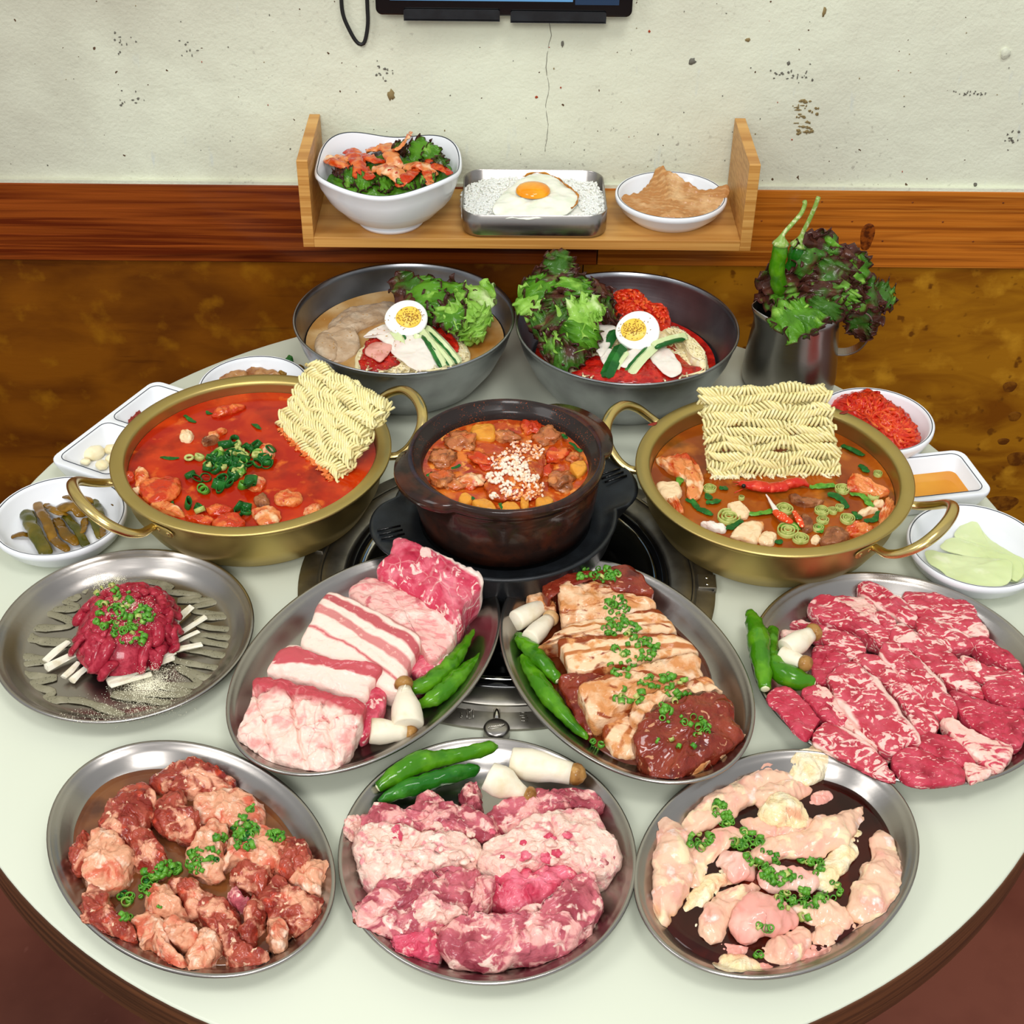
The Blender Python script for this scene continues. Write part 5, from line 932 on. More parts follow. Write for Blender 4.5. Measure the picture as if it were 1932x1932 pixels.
# ---- front right: chicken
pool(*PL['fr'], 'soy_dark', 'dark soy sauce pooled around the raw chicken', z=.0088, d=.0145, seed=8, amp=.05)
ch = [([(1620, 530, 18), (1640, 620, 60), (1655, 740, 72), (1620, 860, 95), (1560, 980, 100), (1500, 1080, 60)], 'chicken', 'long chicken neck curving down the right side'),
 ([(405, 545, 45), (500, 440, 70), (640, 350, 75), (800, 265, 72), (950, 200, 55), (1110, 215, 30)], 'chicken', 'long chicken piece along the upper left rim'),
 ([(1085, 210, 50), (1150, 150, 75), (1200, 110, 70), (1240, 80, 30)], 'chicken_fat', 'white fatty chicken end at the back rim'),
 ([(1290, 310, 40), (1230, 330, 45), (1190, 350, 30)], 'chicken_pink', 'small chicken piece sunk in the sauce at the back'),
 ([(870, 330, 65), (980, 310, 75), (1100, 270, 55), (1195, 290, 22)], 'chicken', 'chicken piece in front of the back rim piece'),
 ([(930, 440, 75), (1020, 400, 90), (1120, 470, 60)], 'chicken_fat', 'yellowish fatty chicken lump at the upper middle'),
 ([(760, 480, 35), (860, 510, 62), (1000, 560, 50), (1140, 500, 50)], 'chicken', 'smooth chicken piece below the yellowish lump'),
 ([(250, 540, 35), (300, 570, 78), (310, 720, 98), (300, 860, 92), (260, 990, 72), (240, 1100, 50)], 'chicken', 'thick chicken piece standing at the left rim'),
 ([(430, 900, 38), (460, 760, 50), (540, 640, 60), (700, 545, 45)], 'chicken', 'chicken strip right of the thick left piece'),
 ([(385, 1050, 28), (480, 960, 48), (570, 860, 55), (690, 810, 48)], 'chicken_fat', 'creamy chicken strip under the pink rounded one'),
 ([(850, 700, 55), (1000, 640, 70), (1200, 610, 80), (1330, 530, 92), (1430, 480, 60), (1510, 400, 22)], 'chicken', 'long chicken neck running to the upper right'),
 ([(640, 710, 48), (720, 760, 80), (790, 800, 52)], 'chicken_pink', 'rounded pink chicken lump left of the centre'),
 ([(1250, 870, 55), (1330, 760, 58), (1430, 640, 45), (1505, 530, 18)], 'chicken_fat', 'pointed chicken strip between the two long necks'),
 ([(890, 860, 50), (1020, 820, 60), (1180, 870, 52)], 'chicken_pink', 'chicken piece at the centre below the green onion'),
 ([(410, 1220, 24), (440, 1150, 30), (470, 1100, 20)], 'chicken_fat', 'tiny chicken scrap in the sauce at the lower left'),
 ([(560, 1210, 55), (575, 1080, 72), (680, 980, 62), (830, 920, 42)], 'chicken', 'curved chicken piece left of the big pink breast'),
 ([(760, 1190, 70), (840, 1060, 105), (950, 1070, 95), (1060, 1120, 45)], 'chicken_pink', 'large pink chicken breast below the centre'),
 ([(1060, 1060, 35), (1160, 1060, 58), (1320, 1060, 70), (1420, 1130, 50), (1490, 1160, 20)], 'chicken', 'chicken piece with a torn white end at the lower right'),
 ([(620, 1300, 30), (700, 1300, 45), (780, 1310, 30)], 'chicken_pink', 'small chicken piece above the bottom left one'),
 ([(1190, 1230, 40), (1260, 1200, 60), (1350, 1130, 42)], 'chicken', 'chicken curl at the right of the bottom group'),
 ([(880, 1430, 38), (1000, 1420, 42), (1120, 1400, 22)], 'chicken_pink', 'flat chicken piece at the very bottom rim'),
 ([(1080, 1350, 40), (1190, 1330, 42), (1280, 1325, 28)], 'chicken_pink', 'smooth rounded chicken tip at the lower right'),
 ([(600, 1420, 50), (700, 1400, 72), (830, 1430, 46)], 'chicken_fat', 'pale knobbly chicken piece at the bottom left'),
 ([(890, 1320, 48), (1020, 1290, 78), (1140, 1220, 48)], 'chicken', 'folded chicken piece just above the bottom rim')]
for i, (o_, m_, l_) in enumerate(ch):
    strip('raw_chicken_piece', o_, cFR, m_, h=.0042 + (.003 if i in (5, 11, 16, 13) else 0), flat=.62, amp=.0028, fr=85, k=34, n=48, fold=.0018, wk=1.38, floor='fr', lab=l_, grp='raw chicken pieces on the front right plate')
clusters('scallion_ring', RS, cFR, [(610, 410, 60, 60, 24, 'in the topmost tuft on the chicken'), (650, 480, 50, 40, 8, 'just under the topmost tuft on the chicken'), (480, 600, 80, 50, 18, 'right of the thick left chicken piece'), (780, 600, 110, 60, 34, 'in the upper middle tuft on the chicken'), (880, 720, 120, 60, 22, 'on the root of the long chicken neck'), (900, 810, 60, 40, 10, 'right of the rounded pink chicken lump'), (1150, 730, 50, 30, 8, 'under the long chicken neck'),
    (1000, 840, 120, 50, 16, 'on the central chicken piece'), (1230, 790, 40, 60, 9, 'on the pointed chicken strip'), (1020, 980, 60, 60, 14, 'above the large pink breast'), (1180, 960, 110, 70, 30, 'in the lower right tuft on the chicken'), (1340, 920, 60, 60, 10, 'beside the long curved chicken neck'), (1140, 1095, 30, 20, 3, 'alone right of the pink breast'), (890, 1150, 40, 40, 5, 'on the large pink breast'), (850, 1320, 25, 25, 3, 'on the bottom chicken fold')], 'green onion ring', 'green onion', 'green onion on the raw chicken plate', random.Random(41), every=3)
# ---- beef tartare
c0 = P(cY[0] + 920 / cY[2], cY[1] + 640 / cY[2], .012)
rng = random.Random(51)
PSL = ['topmost of the four on the left', 'second of the four on the left', 'third of the four on the left', 'lowest of the four on the left', 'highest on the right, crossing the sauce', 'short one close to the meat on the right', 'long upper one pointing right', 'long middle one pointing right', 'lowest long one pointing right', 'longest one along the front', 'thin one lying against the powder', 'short one at the front right']
for i, (a, b, w) in enumerate([((320, 840), (500, 700), 24), ((335, 890), (560, 780), 30), ((460, 960), (580, 850), 20), ((520, 985), (640, 880), 24), ((1270, 560), (1400, 440), 22), ((1250, 600), (1310, 575), 20), ((1250, 680), (1500, 515), 20), ((1240, 720), (1450, 625), 16), ((1200, 780), (1470, 715), 22), ((780, 1000), (1270, 800), 34), ((800, 1020), (1100, 930), 22), ((1180, 830), (1280, 770), 20)]):
    ox, oy, s = cY; pa, pb = P(ox + a[0] / s, oy + a[1] / s, .0065 + .001 * (i % 3)), P(ox + b[0] / s, oy + b[1] / s, .0075 + .001 * (i % 3)); r = w / s / ppm(pa) * 1.25
    g = G(); tube(g, [pa, pa + (pb - pa) * .02, pa + (pb - pa) * .5, pa + (pb - pa) * .98, pb], [r * .6, r, r * .95, r * .9, r * .5], 6, flat=.7, amp=.0013, fr=150, seed=i)
    ps = obj('pear_stick', g, 'pear', lab='cream pear stick under the tartare, ' + PSL[i], cat='pear', grp='pear sticks under the tartare', hit=True, smooth=False)
tr0 = thing('beef_tartare', c0, 'mound of raw red beef strips topped with chopped green onion', 'beef tartare')
def mound(x, y):
    return .034 * max(0, 1 - (x * x + y * y)) ** .62
g = G(); V = []; n = 40
mrx, mry = .0415, .048
for j in range(12):
    t = 1 - j / 12
    for i in range(n): a = 2 * PI * i / n; V.append((c0[0] + mrx * .93 * t * math.cos(a), c0[1] + mry * .93 * t * math.sin(a), .006 + mound(t * math.cos(a) * .98, t * math.sin(a) * .98)))
V.append((c0[0], c0[1], .041)); F = [(j * n + i, j * n + (i + 1) % n, (j + 1) * n + (i + 1) % n, (j + 1) * n + i) for j in range(11) for i in range(n)] + [(11 * n + i, 11 * n + (i + 1) % n, len(V) - 1) for i in range(n)]
g.add(V, F); obj('core', g, 'tartare', tr0, hit=True)
for i in range(78):
    a, q = rng.random() * 2 * PI, math.sqrt(rng.random()) * .98; x, y = q * math.cos(a), q * math.sin(a); d = rng.random() * PI; L = rng.uniform(.12, .34); pts = []
    cv = rng.uniform(-.9, .9)
    for t in np.linspace(-1, 1, 9):
        xx, yy = x + math.cos(d + cv * t) * L * t, y + math.sin(d + cv * t) * L * t; rr_ = math.hypot(xx, yy)
        if rr_ > 1: xx, yy = xx / rr_, yy / rr_
        pts.append((c0[0] + xx * mrx, c0[1] + yy * mry, max(.0065, .006 + mound(xx * .97, yy * .97) + rng.uniform(-.0004, .0006))))
    g = G(); r = rng.uniform(.0032, .0055); tube(g, cr(pts, 14), [r * k for k in (.3, .7, .9, 1, 1, 1, 1, 1, 1, 1, 1, .9, .7, .3)], 10, flat=.75, amp=.0011, fr=220, seed=i); obj('beef_strip', g, 'tartare', tr0, hit=True)
clusters('scallion_ring', RS, cY, [(880, 500, 200, 130, 66, 'in the middle of the tartare mound'), (820, 340, 120, 60, 10, 'at the back of the tartare mound'), (960, 660, 150, 60, 14, 'on the front of the tartare mound'), (1080, 520, 60, 50, 5, 'at the right of the tartare mound')], 'powdered green onion ring', 'green onion', 'green onion on the tartare', rng, every=3)
# sesame sauce squiggle
def ribbon(name, pts, w, T, mat, h, lab, cat, z=.0016, n=120, grp=None, parent=None):
    g = G(); c = cr([P(T[0] + x / T[2], T[1] + y / T[2], h) for x, y in pts], n); tube(g, c, [w * (.8 + .35 * noise.noise(Vector((i * .13, 3, 1)))) for i in range(n)], 10, flat=z / w, amp=.0004, fr=200)
    return obj(name, g, mat, parent, lab=lab, cat=cat, grp=grp, hit=True)
ribbon('sesame_sauce', [(640, 330), (520, 310), (560, 380), (400, 370), (560, 450), (320, 470), (500, 540), (480, 590), (190, 610), (320, 700), (560, 700), (100, 690), (160, 800), (350, 830), (120, 880), (200, 940), (400, 960), (220, 1010), (380, 1060), (340, 1120), (600, 1130), (900, 1240)], .0046, cY, 'sesame_sauce', .0042, 'grey speckled sesame sauce zigzag on the left of the tartare plate', 'sauce', .0012, 260)
ribbon('sesame_sauce', [(780, 250), (900, 290), (1080, 260), (1250, 300), (1100, 320), (1450, 360), (1300, 400), (1640, 390), (1430, 440), (1440, 480), (1730, 510), (1450, 530), (1500, 590), (1760, 620), (1700, 670), (1480, 650), (1420, 680), (1700, 740), (1640, 800), (1300, 740), (1280, 830), (1600, 900), (1500, 960), (1300, 880), (1450, 1010), (1150, 1010), (1380, 1080), (820, 1080), (1250, 1150)], .0040, cY, 'sesame_sauce', .0042, 'grey speckled sesame sauce zigzag on the right of the tartare plate', 'sauce', .0012, 320)
def crumbs(name, T, blobs, mat, lab, cat, r=(.00025, .0007), seed=0, parent=None, k=None):
    rg = random.Random(seed); g = G()
    for x, y, rx, ry, m in blobs:
        for _ in range(m):
            px, py = T[0] + rg.gauss(x, rx) / T[2], T[1] + rg.gauss(y, ry) / T[2]; p, nr = drop(px, py); q = rg.uniform(*r); b = len(g.v)
            V = [(p[0] + q * a * rg.uniform(.7, 1.3), p[1] + q * b_ * rg.uniform(.7, 1.3), p[2] + q * c * .8 + q * .3) for a, b_, c in ((1, 0, 0), (0, 1, 0), (-1, 0, 0), (0, -1, 0), (0, 0, 1), (0, 0, -1))]
            g.add(V, [(0, 1, 4), (1, 2, 4), (2, 3, 4), (3, 0, 4), (1, 0, 5), (2, 1, 5), (3, 2, 5), (0, 3, 5)])
    return obj(name, g, mat, parent, lab=lab, cat=cat if parent is None else None, kind='stuff')
crumbs('nut_powder', cY, [(1060, 1010, 75, 38, 2200), (1130, 950, 50, 40, 700), (1100, 1060, 110, 40, 900), (1000, 1170, 160, 50, 600), (725, 265, 40, 28, 500), (860, 240, 30, 12, 260), (930, 490, 90, 80, 700), (1060, 500, 45, 50, 350), (700, 1240, 120, 25, 160), (1250, 930, 60, 50, 300), (960, 690, 60, 25, 120), (940, 420, 40, 20, 200)], 'powder', 'ivory nut powder dusted over the tartare plate', 'nut powder', r=(.00014, .00042), seed=61)
# ================================================================== SOUPS, NOODLES, SALADS
def blob(name, x, y, r, T, h, mat, lab=None, cat=None, grp=None, parent=None, el=1.0, flat=.6, seed=0, amp=.25, rot=0, hit=True, n=12, m=8):
    c = P(T[0] + x / T[2], T[1] + y / T[2], h); R = r / T[2] / ppm(c); V = []; ca, sa = math.cos(rot), math.sin(rot)
    for j in range(m + 1):
        ph = PI * j / m
        for i in range(n):
            th = 2 * PI * i / n; d = np.array([math.sin(ph) * math.cos(th), math.sin(ph) * math.sin(th), math.cos(ph)])
            k = 1 + amp * noise.noise(Vector(d * 1.7) + Vector((seed, seed * 2, 0))) + amp * .5 * noise.noise(Vector(d * 4) + Vector((seed, 0, 3)))
            a, b = d[0] * R * el * k, d[1] * R * k; V.append((c[0] + a * ca - b * sa, c[1] + a * sa + b * ca, c[2] + d[2] * R * flat * k))
    F = [(j * n + i, (j + 1) * n + i, (j + 1) * n + (i + 1) % n, j * n + (i + 1) % n) for j in range(m) for i in range(n)]
    return obj(name, G().add(V, F), mat, parent, lab=lab, cat=cat, grp=grp, hit=hit)
def noodle_block(name, A, B, C, D, rows, th, lab, seed, wet='noodle_red', pitch=.0034, rad=.00122):
    A, B, C, D = map(np.array, (A, B, C, D)); N = np.cross(B - A, D - A); N /= np.linalg.norm(N); N = -N if N @ AF > 0 else N
    g = G(); rg = random.Random(seed); L = np.linalg.norm(B - A); H = np.linalg.norm(D - A)
    bil = lambda u, v: A * (1 - u) * (1 - v) + B * u * (1 - v) + C * u * v + D * (1 - u) * v
    for layer in (0, 1):
        for r in range(rows):
            ph = rg.random() * 6; turns = int(L / pitch * rg.uniform(.93, 1.05)); n = turns * 10; pts = []; sgn = rg.choice((-1, 1)); s0 = rg.uniform(0, 20)
            e0, e1 = rg.uniform(-.008, .02), rg.uniform(.98, 1.01)
            for i in range(n + 1):
                t = i / n; f = t * turns * 2 * PI + ph; nz = noise.noise(Vector((t * 9, s0, layer))); sl = max(-1, min(1, 6 * noise.noise(Vector((t * 3.2, s0 + r, 7))))) * 1.5 * sgn
                u = e0 + (e1 - e0) * t + sl * pitch / L * math.cos(f) * .7 + .0008 / L * nz; v = (r + .5 + .60 * math.cos(f) * (1 + .22 * nz) + .7 * noise.noise(Vector((t * 5, r * .8, seed)))) / rows
                pts.append(bil(u, v) + N * (th * .16 * math.sin(f) + (th * .2 if layer == 0 else -th * .3) + .0012 * noise.noise(Vector((t * 12, r, seed + 3)))))
            tube(g, pts, rad, 6, caps=False, up=tuple(N))
    root = obj(name, g, 'noodle_dry', lab=lab, cat='noodles', hit=True)
    g = G()
    for k in range(26):
        u = rg.uniform(.02, .98); pts = [bil(u + .03 * math.sin(t * 5 + k) + (t - .5) * .05, -.02 - .035 * rg.random() + .03 * math.cos(t * 7 + k)) * np.array([1, 1, 0]) + np.array([0, 0, A[2] + .0012 + .0012 * math.sin(t * 9 + k)]) + N * np.array([1, 1, 0]) * rg.uniform(-.002, .007) for t in np.linspace(0, 1, 14)]
        tube(g, pts, rad, 6)
    obj('soaked_ends', g, wet, root); return root
BVN[0] = 0
LK = [ring_mesh(.0058, .0050, .0007, 'scallion_dark', 18, .62), ring_mesh(.0048, .0062, .0006, 'scallion_dark', 16, .45), ring_mesh(.0052, .0034, .0007, 'scallion_dark', 16, .8), ring_mesh(.0040, .0045, .0009, 'scallion', 14, .9), ring_mesh(.0045, .0048, .0022, 'scallion_pale', 14, .7)]
LP = [ring_mesh(.0066, .0022, .0013, 'scallion_pale', 20, .9), ring_mesh(.0042, .0020, .0010, 'scallion_pale', 16, .9)]
# ---- left brass pot
disc(gL, .1034, .0502, 'broth_red', 'red_broth', 'bright red broth filling the left brass pot', amp=.0005, fr=40)
kl = [((880, 950), [(790, 960), (850, 895), (940, 905), (975, 960), (880, 990)], 'cabbage_red', 'red chunk at the front edge of the red stew'), (0, [(1010, 880), (1090, 860), (1165, 880), (1150, 950), (1060, 960)], 'cabbage_kimchi', 'orange kimchi fold at the front edge of the red stew'),
 (0, [(380, 740), (470, 700), (600, 700), (610, 770), (540, 820), (430, 830)], 'cabbage_red', 'large red kimchi mound at the left of the red stew'), (0, [(360, 680), (390, 640), (440, 680), (420, 730), (370, 740)], 'cabbage_kimchi', 'curled kimchi leaf at the left edge of the red stew'),
 (0, [(305, 680), (340, 670), (360, 710), (320, 730)], 'cabbage_red', 'tiny kimchi bit touching the left wall of the pot'), (0, [(1130, 800), (1190, 765), (1290, 800), (1250, 850), (1150, 840)], 'cabbage_kimchi', 'kimchi piece right of the green onion pile'),
 (0, [(610, 460), (650, 435), (690, 460), (670, 495), (620, 490)], 'tofu', 'pale round piece floating at the back left'), (0, [(770, 460), (860, 430), (865, 445), (800, 480)], 'cabbage_kimchi', 'slim orange sliver floating at the back'),
 (0, [(1290, 890), (1330, 850), (1395, 850), (1380, 900)], 'cabbage_kimchi', 'kimchi bit at the lower right of the red stew'), (0, [(640, 920), (720, 905), (800, 930), (760, 960), (680, 950)], 'cabbage_red', 'red kimchi strip at the lower front left'),
 (0, [(450, 850), (520, 830), (600, 860), (640, 900), (560, 900)], 'cabbage_kimchi', 'ribbed kimchi stem piece at the lower left'), (0, [(340, 770), (385, 755), (390, 780), (350, 795)], 'tofu', 'small cream cube near the left wall'),
 (0, [(760, 870), (840, 850), (900, 870), (870, 900), (790, 900)], 'cabbage_red', 'dark red kimchi below the green onion pile'), (0, [(1050, 520), (1110, 510), (1140, 560), (1110, 600), (1060, 580)], 'cabbage_kimchi', 'orange kimchi at the right edge of the green onion pile'),
 (0, [(790, 340), (880, 300), (980, 300), (900, 340), (810, 360)], 'cabbage_red', 'long pinkish strip under the surface at the back'), (0, [(730, 490), (800, 470), (830, 490), (760, 520)], 'stew_meat', 'brown bit beside the green onion pile'),
 (0, [(960, 700), (1040, 690), (1090, 730), (1040, 770), (980, 750)], 'cabbage_kimchi', 'light kimchi under the front of the green onion pile'), (0, [(1020, 820), (1080, 790), (1110, 840), (1060, 870)], 'stew_meat', 'brown piece below the green onion pile')]
for i, (_, o_, m_, l_) in enumerate(kl):
    slab('kimchi_piece', o_, cGL, .0535 + (.002 if i in (0, 2) else 0), .006, m_, dome=.002, amp=.0014, fr=160, floor=.046, lab=l_, cat='kimchi', grp='pieces in the red kimchi stew', n=34)
clusters('leek_ring', LK, cGL, [(860, 570, 120, 60, 10, 'at the pile\'s upper left'), (1000, 560, 120, 50, 9, 'at the pile\'s upper right'), (720, 650, 110, 60, 7, 'at the pile\'s left'), (880, 650, 110, 60, 11, 'in the pile\'s middle'), (1090, 630, 110, 50, 7, 'at the pile\'s right'), (740, 760, 120, 50, 6, 'below left of the pile'), (920, 760, 110, 50, 7, 'at the pile\'s front'), (700, 880, 90, 25, 3, 'near the pot\'s front left'), (940, 890, 90, 30, 4, 'near the pot\'s front'), (870, 600, 70, 40, 6, 'on top of the pile'), (950, 650, 70, 40, 6, 'at the pile\'s crown')],
    'leek ring', 'green onion', 'green onion pile in the red stew', random.Random(71), every=1, flat=.9, lift=.0022, sc=(.8, 1.25))
for i, (x, y, x2, y2) in enumerate([(510, 590, 600, 600), (1020, 410, 1060, 440), (640, 360, 700, 400), (760, 340, 790, 350), (570, 840, 590, 880)]):
    strip('leek_leaf', [(x, y, 8), ((x + x2) / 2, (y + y2) / 2 + 4, 14), (x2, y2, 7)], cGL, 'scallion_dark', h=.0505, flat=.25, floor=.049, lab='flat green leek sliver floating in the red stew, ' + ['left', 'right of centre at the back', 'back left', 'back', 'front left'][i], cat='green onion', grp='leek slivers in the red stew')
noodle_block('instant_noodle_block', P(525, 800, .049), P(640, 908, .049), PY(737, 762, .995), PY(592, 680, 1.052), 11, .013, 'dry instant noodle block tilted in the left brass pot', 5)
# ---- right brass pot
disc(gR, .1008, .0462, 'broth_orange', 'orange_broth', 'orange brown seafood broth filling the right brass pot', amp=.0005, fr=40)
kr = [([(262, 485), (330, 465), (430, 450), (490, 510), (530, 610), (500, 700), (440, 700), (430, 600), (350, 560)], 'cabbage_kimchi', 'large curled cabbage leaf at the left of the seafood soup', .051, 'cabbage'), ([(270, 620), (390, 630), (405, 690), (330, 710), (275, 680)], 'tofu', 'white block under the cabbage leaf at the left', .050, 'tofu'),
 ([(320, 710), (370, 695), (415, 780), (370, 770)], 'cabbage_kimchi', 'small folded cabbage at the left wall', .0485, 'cabbage'), ([(510, 845), (580, 838), (655, 870), (630, 895), (560, 870)], 'radish_white', 'white radish slice at the front left of the seafood soup', .050, 'radish'),
 ([(680, 910), (760, 840), (865, 840), (850, 900), (820, 955), (750, 935)], 'tofu', 'orange stained tofu triangle at the front of the seafood soup', .051, 'tofu'), ([(835, 945), (860, 895), (930, 905), (925, 955), (880, 965)], 'tofu', 'small tofu piece right of the tofu triangle', .050, 'tofu'),
 ([(1185, 930), (1240, 865), (1330, 890), (1345, 930), (1270, 965), (1195, 960)], 'stew_meat', 'beige fish chunk at the front right of the seafood soup', .051, 'fish'), ([(1320, 880), (1390, 840), (1480, 870), (1450, 915), (1360, 915)], 'cabbage_kimchi', 'ribbed cabbage piece at the front right', .050, 'cabbage'),
 ([(1335, 640), (1360, 570), (1400, 570), (1480, 610), (1570, 665), (1520, 685), (1420, 670)], 'cabbage_kimchi', 'fan shaped cabbage stem at the right of the seafood soup', .0515, 'cabbage'), ([(660, 740), (730, 725), (785, 780), (760, 820), (700, 790)], 'tofu', 'yellow white piece left of the crab leg', .0495, 'tofu'),
 ([(1010, 680), (1040, 700), (1110, 710), (1200, 715), (1150, 745), (1080, 740), (1030, 720)], 'stew_meat', 'grey brown shell piece below the shrimp', .0505, 'shellfish'), ([(1530, 760), (1560, 700), (1600, 740), (1580, 830), (1510, 860)], 'cabbage_kimchi', 'frilled leaf edge against the right wall', .050, 'cabbage'),
 ([(1480, 725), (1530, 720), (1540, 745), (1490, 750)], 'tofu', 'tiny pale cube near the right wall', .0490, 'tofu'), ([(1080, 800), (1110, 800), (1150, 870), (1090, 890)], 'stew_meat', 'dark mussel like piece right of the crab leg', .0495, 'shellfish'),
 ([(1400, 775), (1490, 765), (1505, 780), (1410, 800)], 'tofu', 'pale ribbed strip at the right of the seafood soup', .0490, 'tofu'), ([(1130, 945), (1160, 915), (1190, 940), (1160, 965)], 'tofu', 'small round bit at the front rim', .0485, 'tofu')]
def ribs(u, v): return .0009 * math.sin(v * 28 + u * 4)
for o_, m_, l_, h_, c_ in kr: slab('soup_piece', o_, cGR, h_, .006, m_, dome=.0015, amp=.0012, fr=140, floor=.043, lab=l_, cat=c_, grp='pieces in the seafood soup', n=36, groove=ribs if c_ == 'cabbage' else None)
for i, (x, y, r, l_) in enumerate([(670, 815, 66, 'large spiral one at the left'), (562, 658, 36, 'thin one near the noodle block'), (980, 772, 48, 'plain one at the centre'), (1190, 782, 40, 'right of centre'), (1305, 660, 42, 'below the right end of the noodles'), (1335, 828, 44, 'front right'), (1000, 892, 62, 'large one at the front'), (1072, 938, 46, 'one touching the front rim'), (1195, 835, 34, 'small one right of centre'), (1480, 700, 32, 'one near the right wall'), (1250, 782, 28, 'narrow one right of centre'), (1505, 575, 26, 'one by the cabbage fan'), (1290, 765, 26, 'short one beside the narrow one'), (1170, 880, 30, 'curled one at the front'), (740, 710, 16, 'tiny one at the left')]):
    c = P(cGR[0] + x / cGR[2], cGR[1] + y / cGR[2], .0478); R = r / cGR[2] / ppm(c); g = G()
    for q in (1.0, .68, .4):
        if R * q > .002 or q == 1: lathe(g, [(0, -.002), (0, .0012), (-.0006, .0016), (-R * .13, .0012), (-R * .13, -.002)], c, R * q, 24, mod=lambda t, a, b, z, j: (a * (1 + .05 * math.sin(2 * t + i)), b * (1 + .06 * math.cos(3 * t + i)), z))
    obj('leek_slice', g, 'scallion_pale', lab='pale leek slice in the seafood soup, ' + l_, cat='green onion', grp='leek slices in the seafood soup', hit=True)
for i, (pth, l_) in enumerate([([(380, 640), (405, 590), (440, 575)], 'on the big cabbage leaf'), ([(440, 720), (480, 745), (490, 765)], 'left'), ([(500, 770), (545, 790), (570, 800)], 'lower left'), ([(1135, 650), (1190, 645), (1255, 640)], 'right of the shrimp'), ([(1230, 690), (1290, 710), (1330, 760)], 'long one at the right'), ([(1440, 840), (1490, 830), (1515, 790)], 'at the right wall'), ([(790, 800), (850, 795), (945, 780)], 'crossing the crab leg'), ([(650, 885), (690, 870), (740, 835)], 'beside the large spiral leek'), ([(625, 655), (655, 655)], 'under the noodles'), ([(960, 870), (1010, 855), (1060, 880)], 'over the large front leek slice'), ([(1310, 420), (1360, 440), (1420, 470)], 'against the back wall'), ([(1410, 530), (1440, 560)], 'at the back right'), ([(1360, 690), (1420, 700), (1470, 760)], 'big one at the right'), ([(550, 740), (590, 730), (620, 725)], 'above the large spiral leek'), ([(930, 950), (960, 960)], 'at the front rim'), ([(1180, 900), (1190, 870)], 'near the fish chunk'), ([(545, 690), (560, 710)], 'bright one at the left'), ([(1370, 790), (1400, 820)], 'front right')]):
    strip('green_leaf', [(p[0], p[1], 16 if k % 2 else 13) for k, p in enumerate(pth)], cGR, 'scallion_dark' if i % 3 else 'scallion', h=.0472, flat=.22, amp=.0012, fr=200, floor=.045, wk=1.3, lab='dark green onion leaf in the seafood soup, ' + l_, cat='green onion', grp='green leaves in the seafood soup')
srp = thing('shrimp', P(cGR[0] + 930 / cGR[2], cGR[1] + 640 / cGR[2], .047), 'red shrimp floating in front of the noodle block in the right pot', 'shrimp')
strip('head', [(720, 628, 7), (760, 640, 26), (830, 645, 38), (900, 650, 34)], cGR, 'shrimp', h=.047, flat=.7, parent=srp); strip('tail', [(975, 640, 30), (1030, 625, 38), (1080, 625, 34), (1112, 640, 14)], cGR, 'shrimp', h=.0472, flat=.7, parent=srp)
for k in range(3): strip('body_ring', [(900 + k * 26, 655 - 2 * k, 36), (930 + k * 26, 652 - 3 * k, 36)], cGR, 'shrimp', h=.0465, flat=.68, amp=.0004, parent=srp)
blob('eye', 752, 645, 13, cGR, .0525, 'black_eye', parent=srp, flat=1, amp=0)
g = G()
for a, b in (((745, 625), (690, 622)), ((750, 660), (700, 684)), ((760, 625), (705, 640))): tube(g, [P(cGR[0] + a[0] / cGR[2], cGR[1] + a[1] / cGR[2], .050), P(cGR[0] + b[0] / cGR[2], cGR[1] + b[1] / cGR[2], .0485)], [.0006, .0003], 6)
obj('feelers', g, 'shrimp', srp)
cl = thing('crab_leg', P(cGR[0] + 960 / cGR[2], cGR[1] + 780 / cGR[2], .047), 'orange spotted crab leg tip pointing up in the right pot', 'crab leg')
strip('claw', [(930, 790, 20), (970, 820, 30), (1015, 845, 18)], cGR, 'crab', h=.049, flat=.7, parent=cl, amp=.0005); strip('tip', [(878, 692, 4), (905, 735, 10), (935, 785, 17)], cGR, 'radish_white', h=.049, flat=.7, parent=cl, amp=.0003)
strip('crab_leg', [(1035, 790, 14), (1060, 830, 20), (1080, 870, 14)], cGR, 'crab', h=.0485, flat=.6, amp=.0006, lab='short red crab piece right of the crab leg tip', cat='crab leg')
noodle_block('instant_noodle_block', P(1337, 897, .0452), P(1586, 893, .0452), PY(1562, 726, 1.004), PY(1320, 733, 1.004), 11, .013, 'dry instant noodle block standing upright in the right brass pot', 9, wet='noodle_wet')
# ---- stone pot
disc(sc, .0668, .0905, 'stew', 'orange_stew', 'thick orange stew filling the stone pot', amp=.0022, fr=70, rings=22)
st = [((620, 370, 85), 'stew_meat', 'meat chunk at the upper left', 1.2), ((485, 480, 80), 'stew_meat', 'meat chunk at the left', 1.1), ((910, 335, 55), 'stew_meat', 'meat chunk at the back', 1.5), ((1190, 340, 85), 'stew_meat', 'meat chunk at the upper right', 1.2), ((490, 630, 75), 'stew_meat', 'meat chunk at the lower left', 1.2), ((1370, 480, 50), 'stew_meat', 'meat chunk at the right wall', .9), ((1290, 640, 75), 'stew_meat', 'meat chunk at the lower right', 1.2),
 ((575, 660, 55), 'stew_meat', 'meat bit beside the lower left chunk', 1.2), ((1170, 560, 50), 'cabbage_red', 'orange kimchi right of the rice', 1.3), ((760, 500, 60), 'cabbage_red', 'red kimchi left of the rice', 1.5), ((1250, 470, 70), 'cabbage_red', 'red kimchi at the right', 1.3), ((1080, 270, 55), 'cabbage_red', 'red bit at the back', 1.2), ((680, 640, 70), 'cabbage_kimchi', 'orange bit lower left of the rice', 1.2), ((1090, 700, 60), 'cabbage_red', 'red bit below the rice', 1.5)]
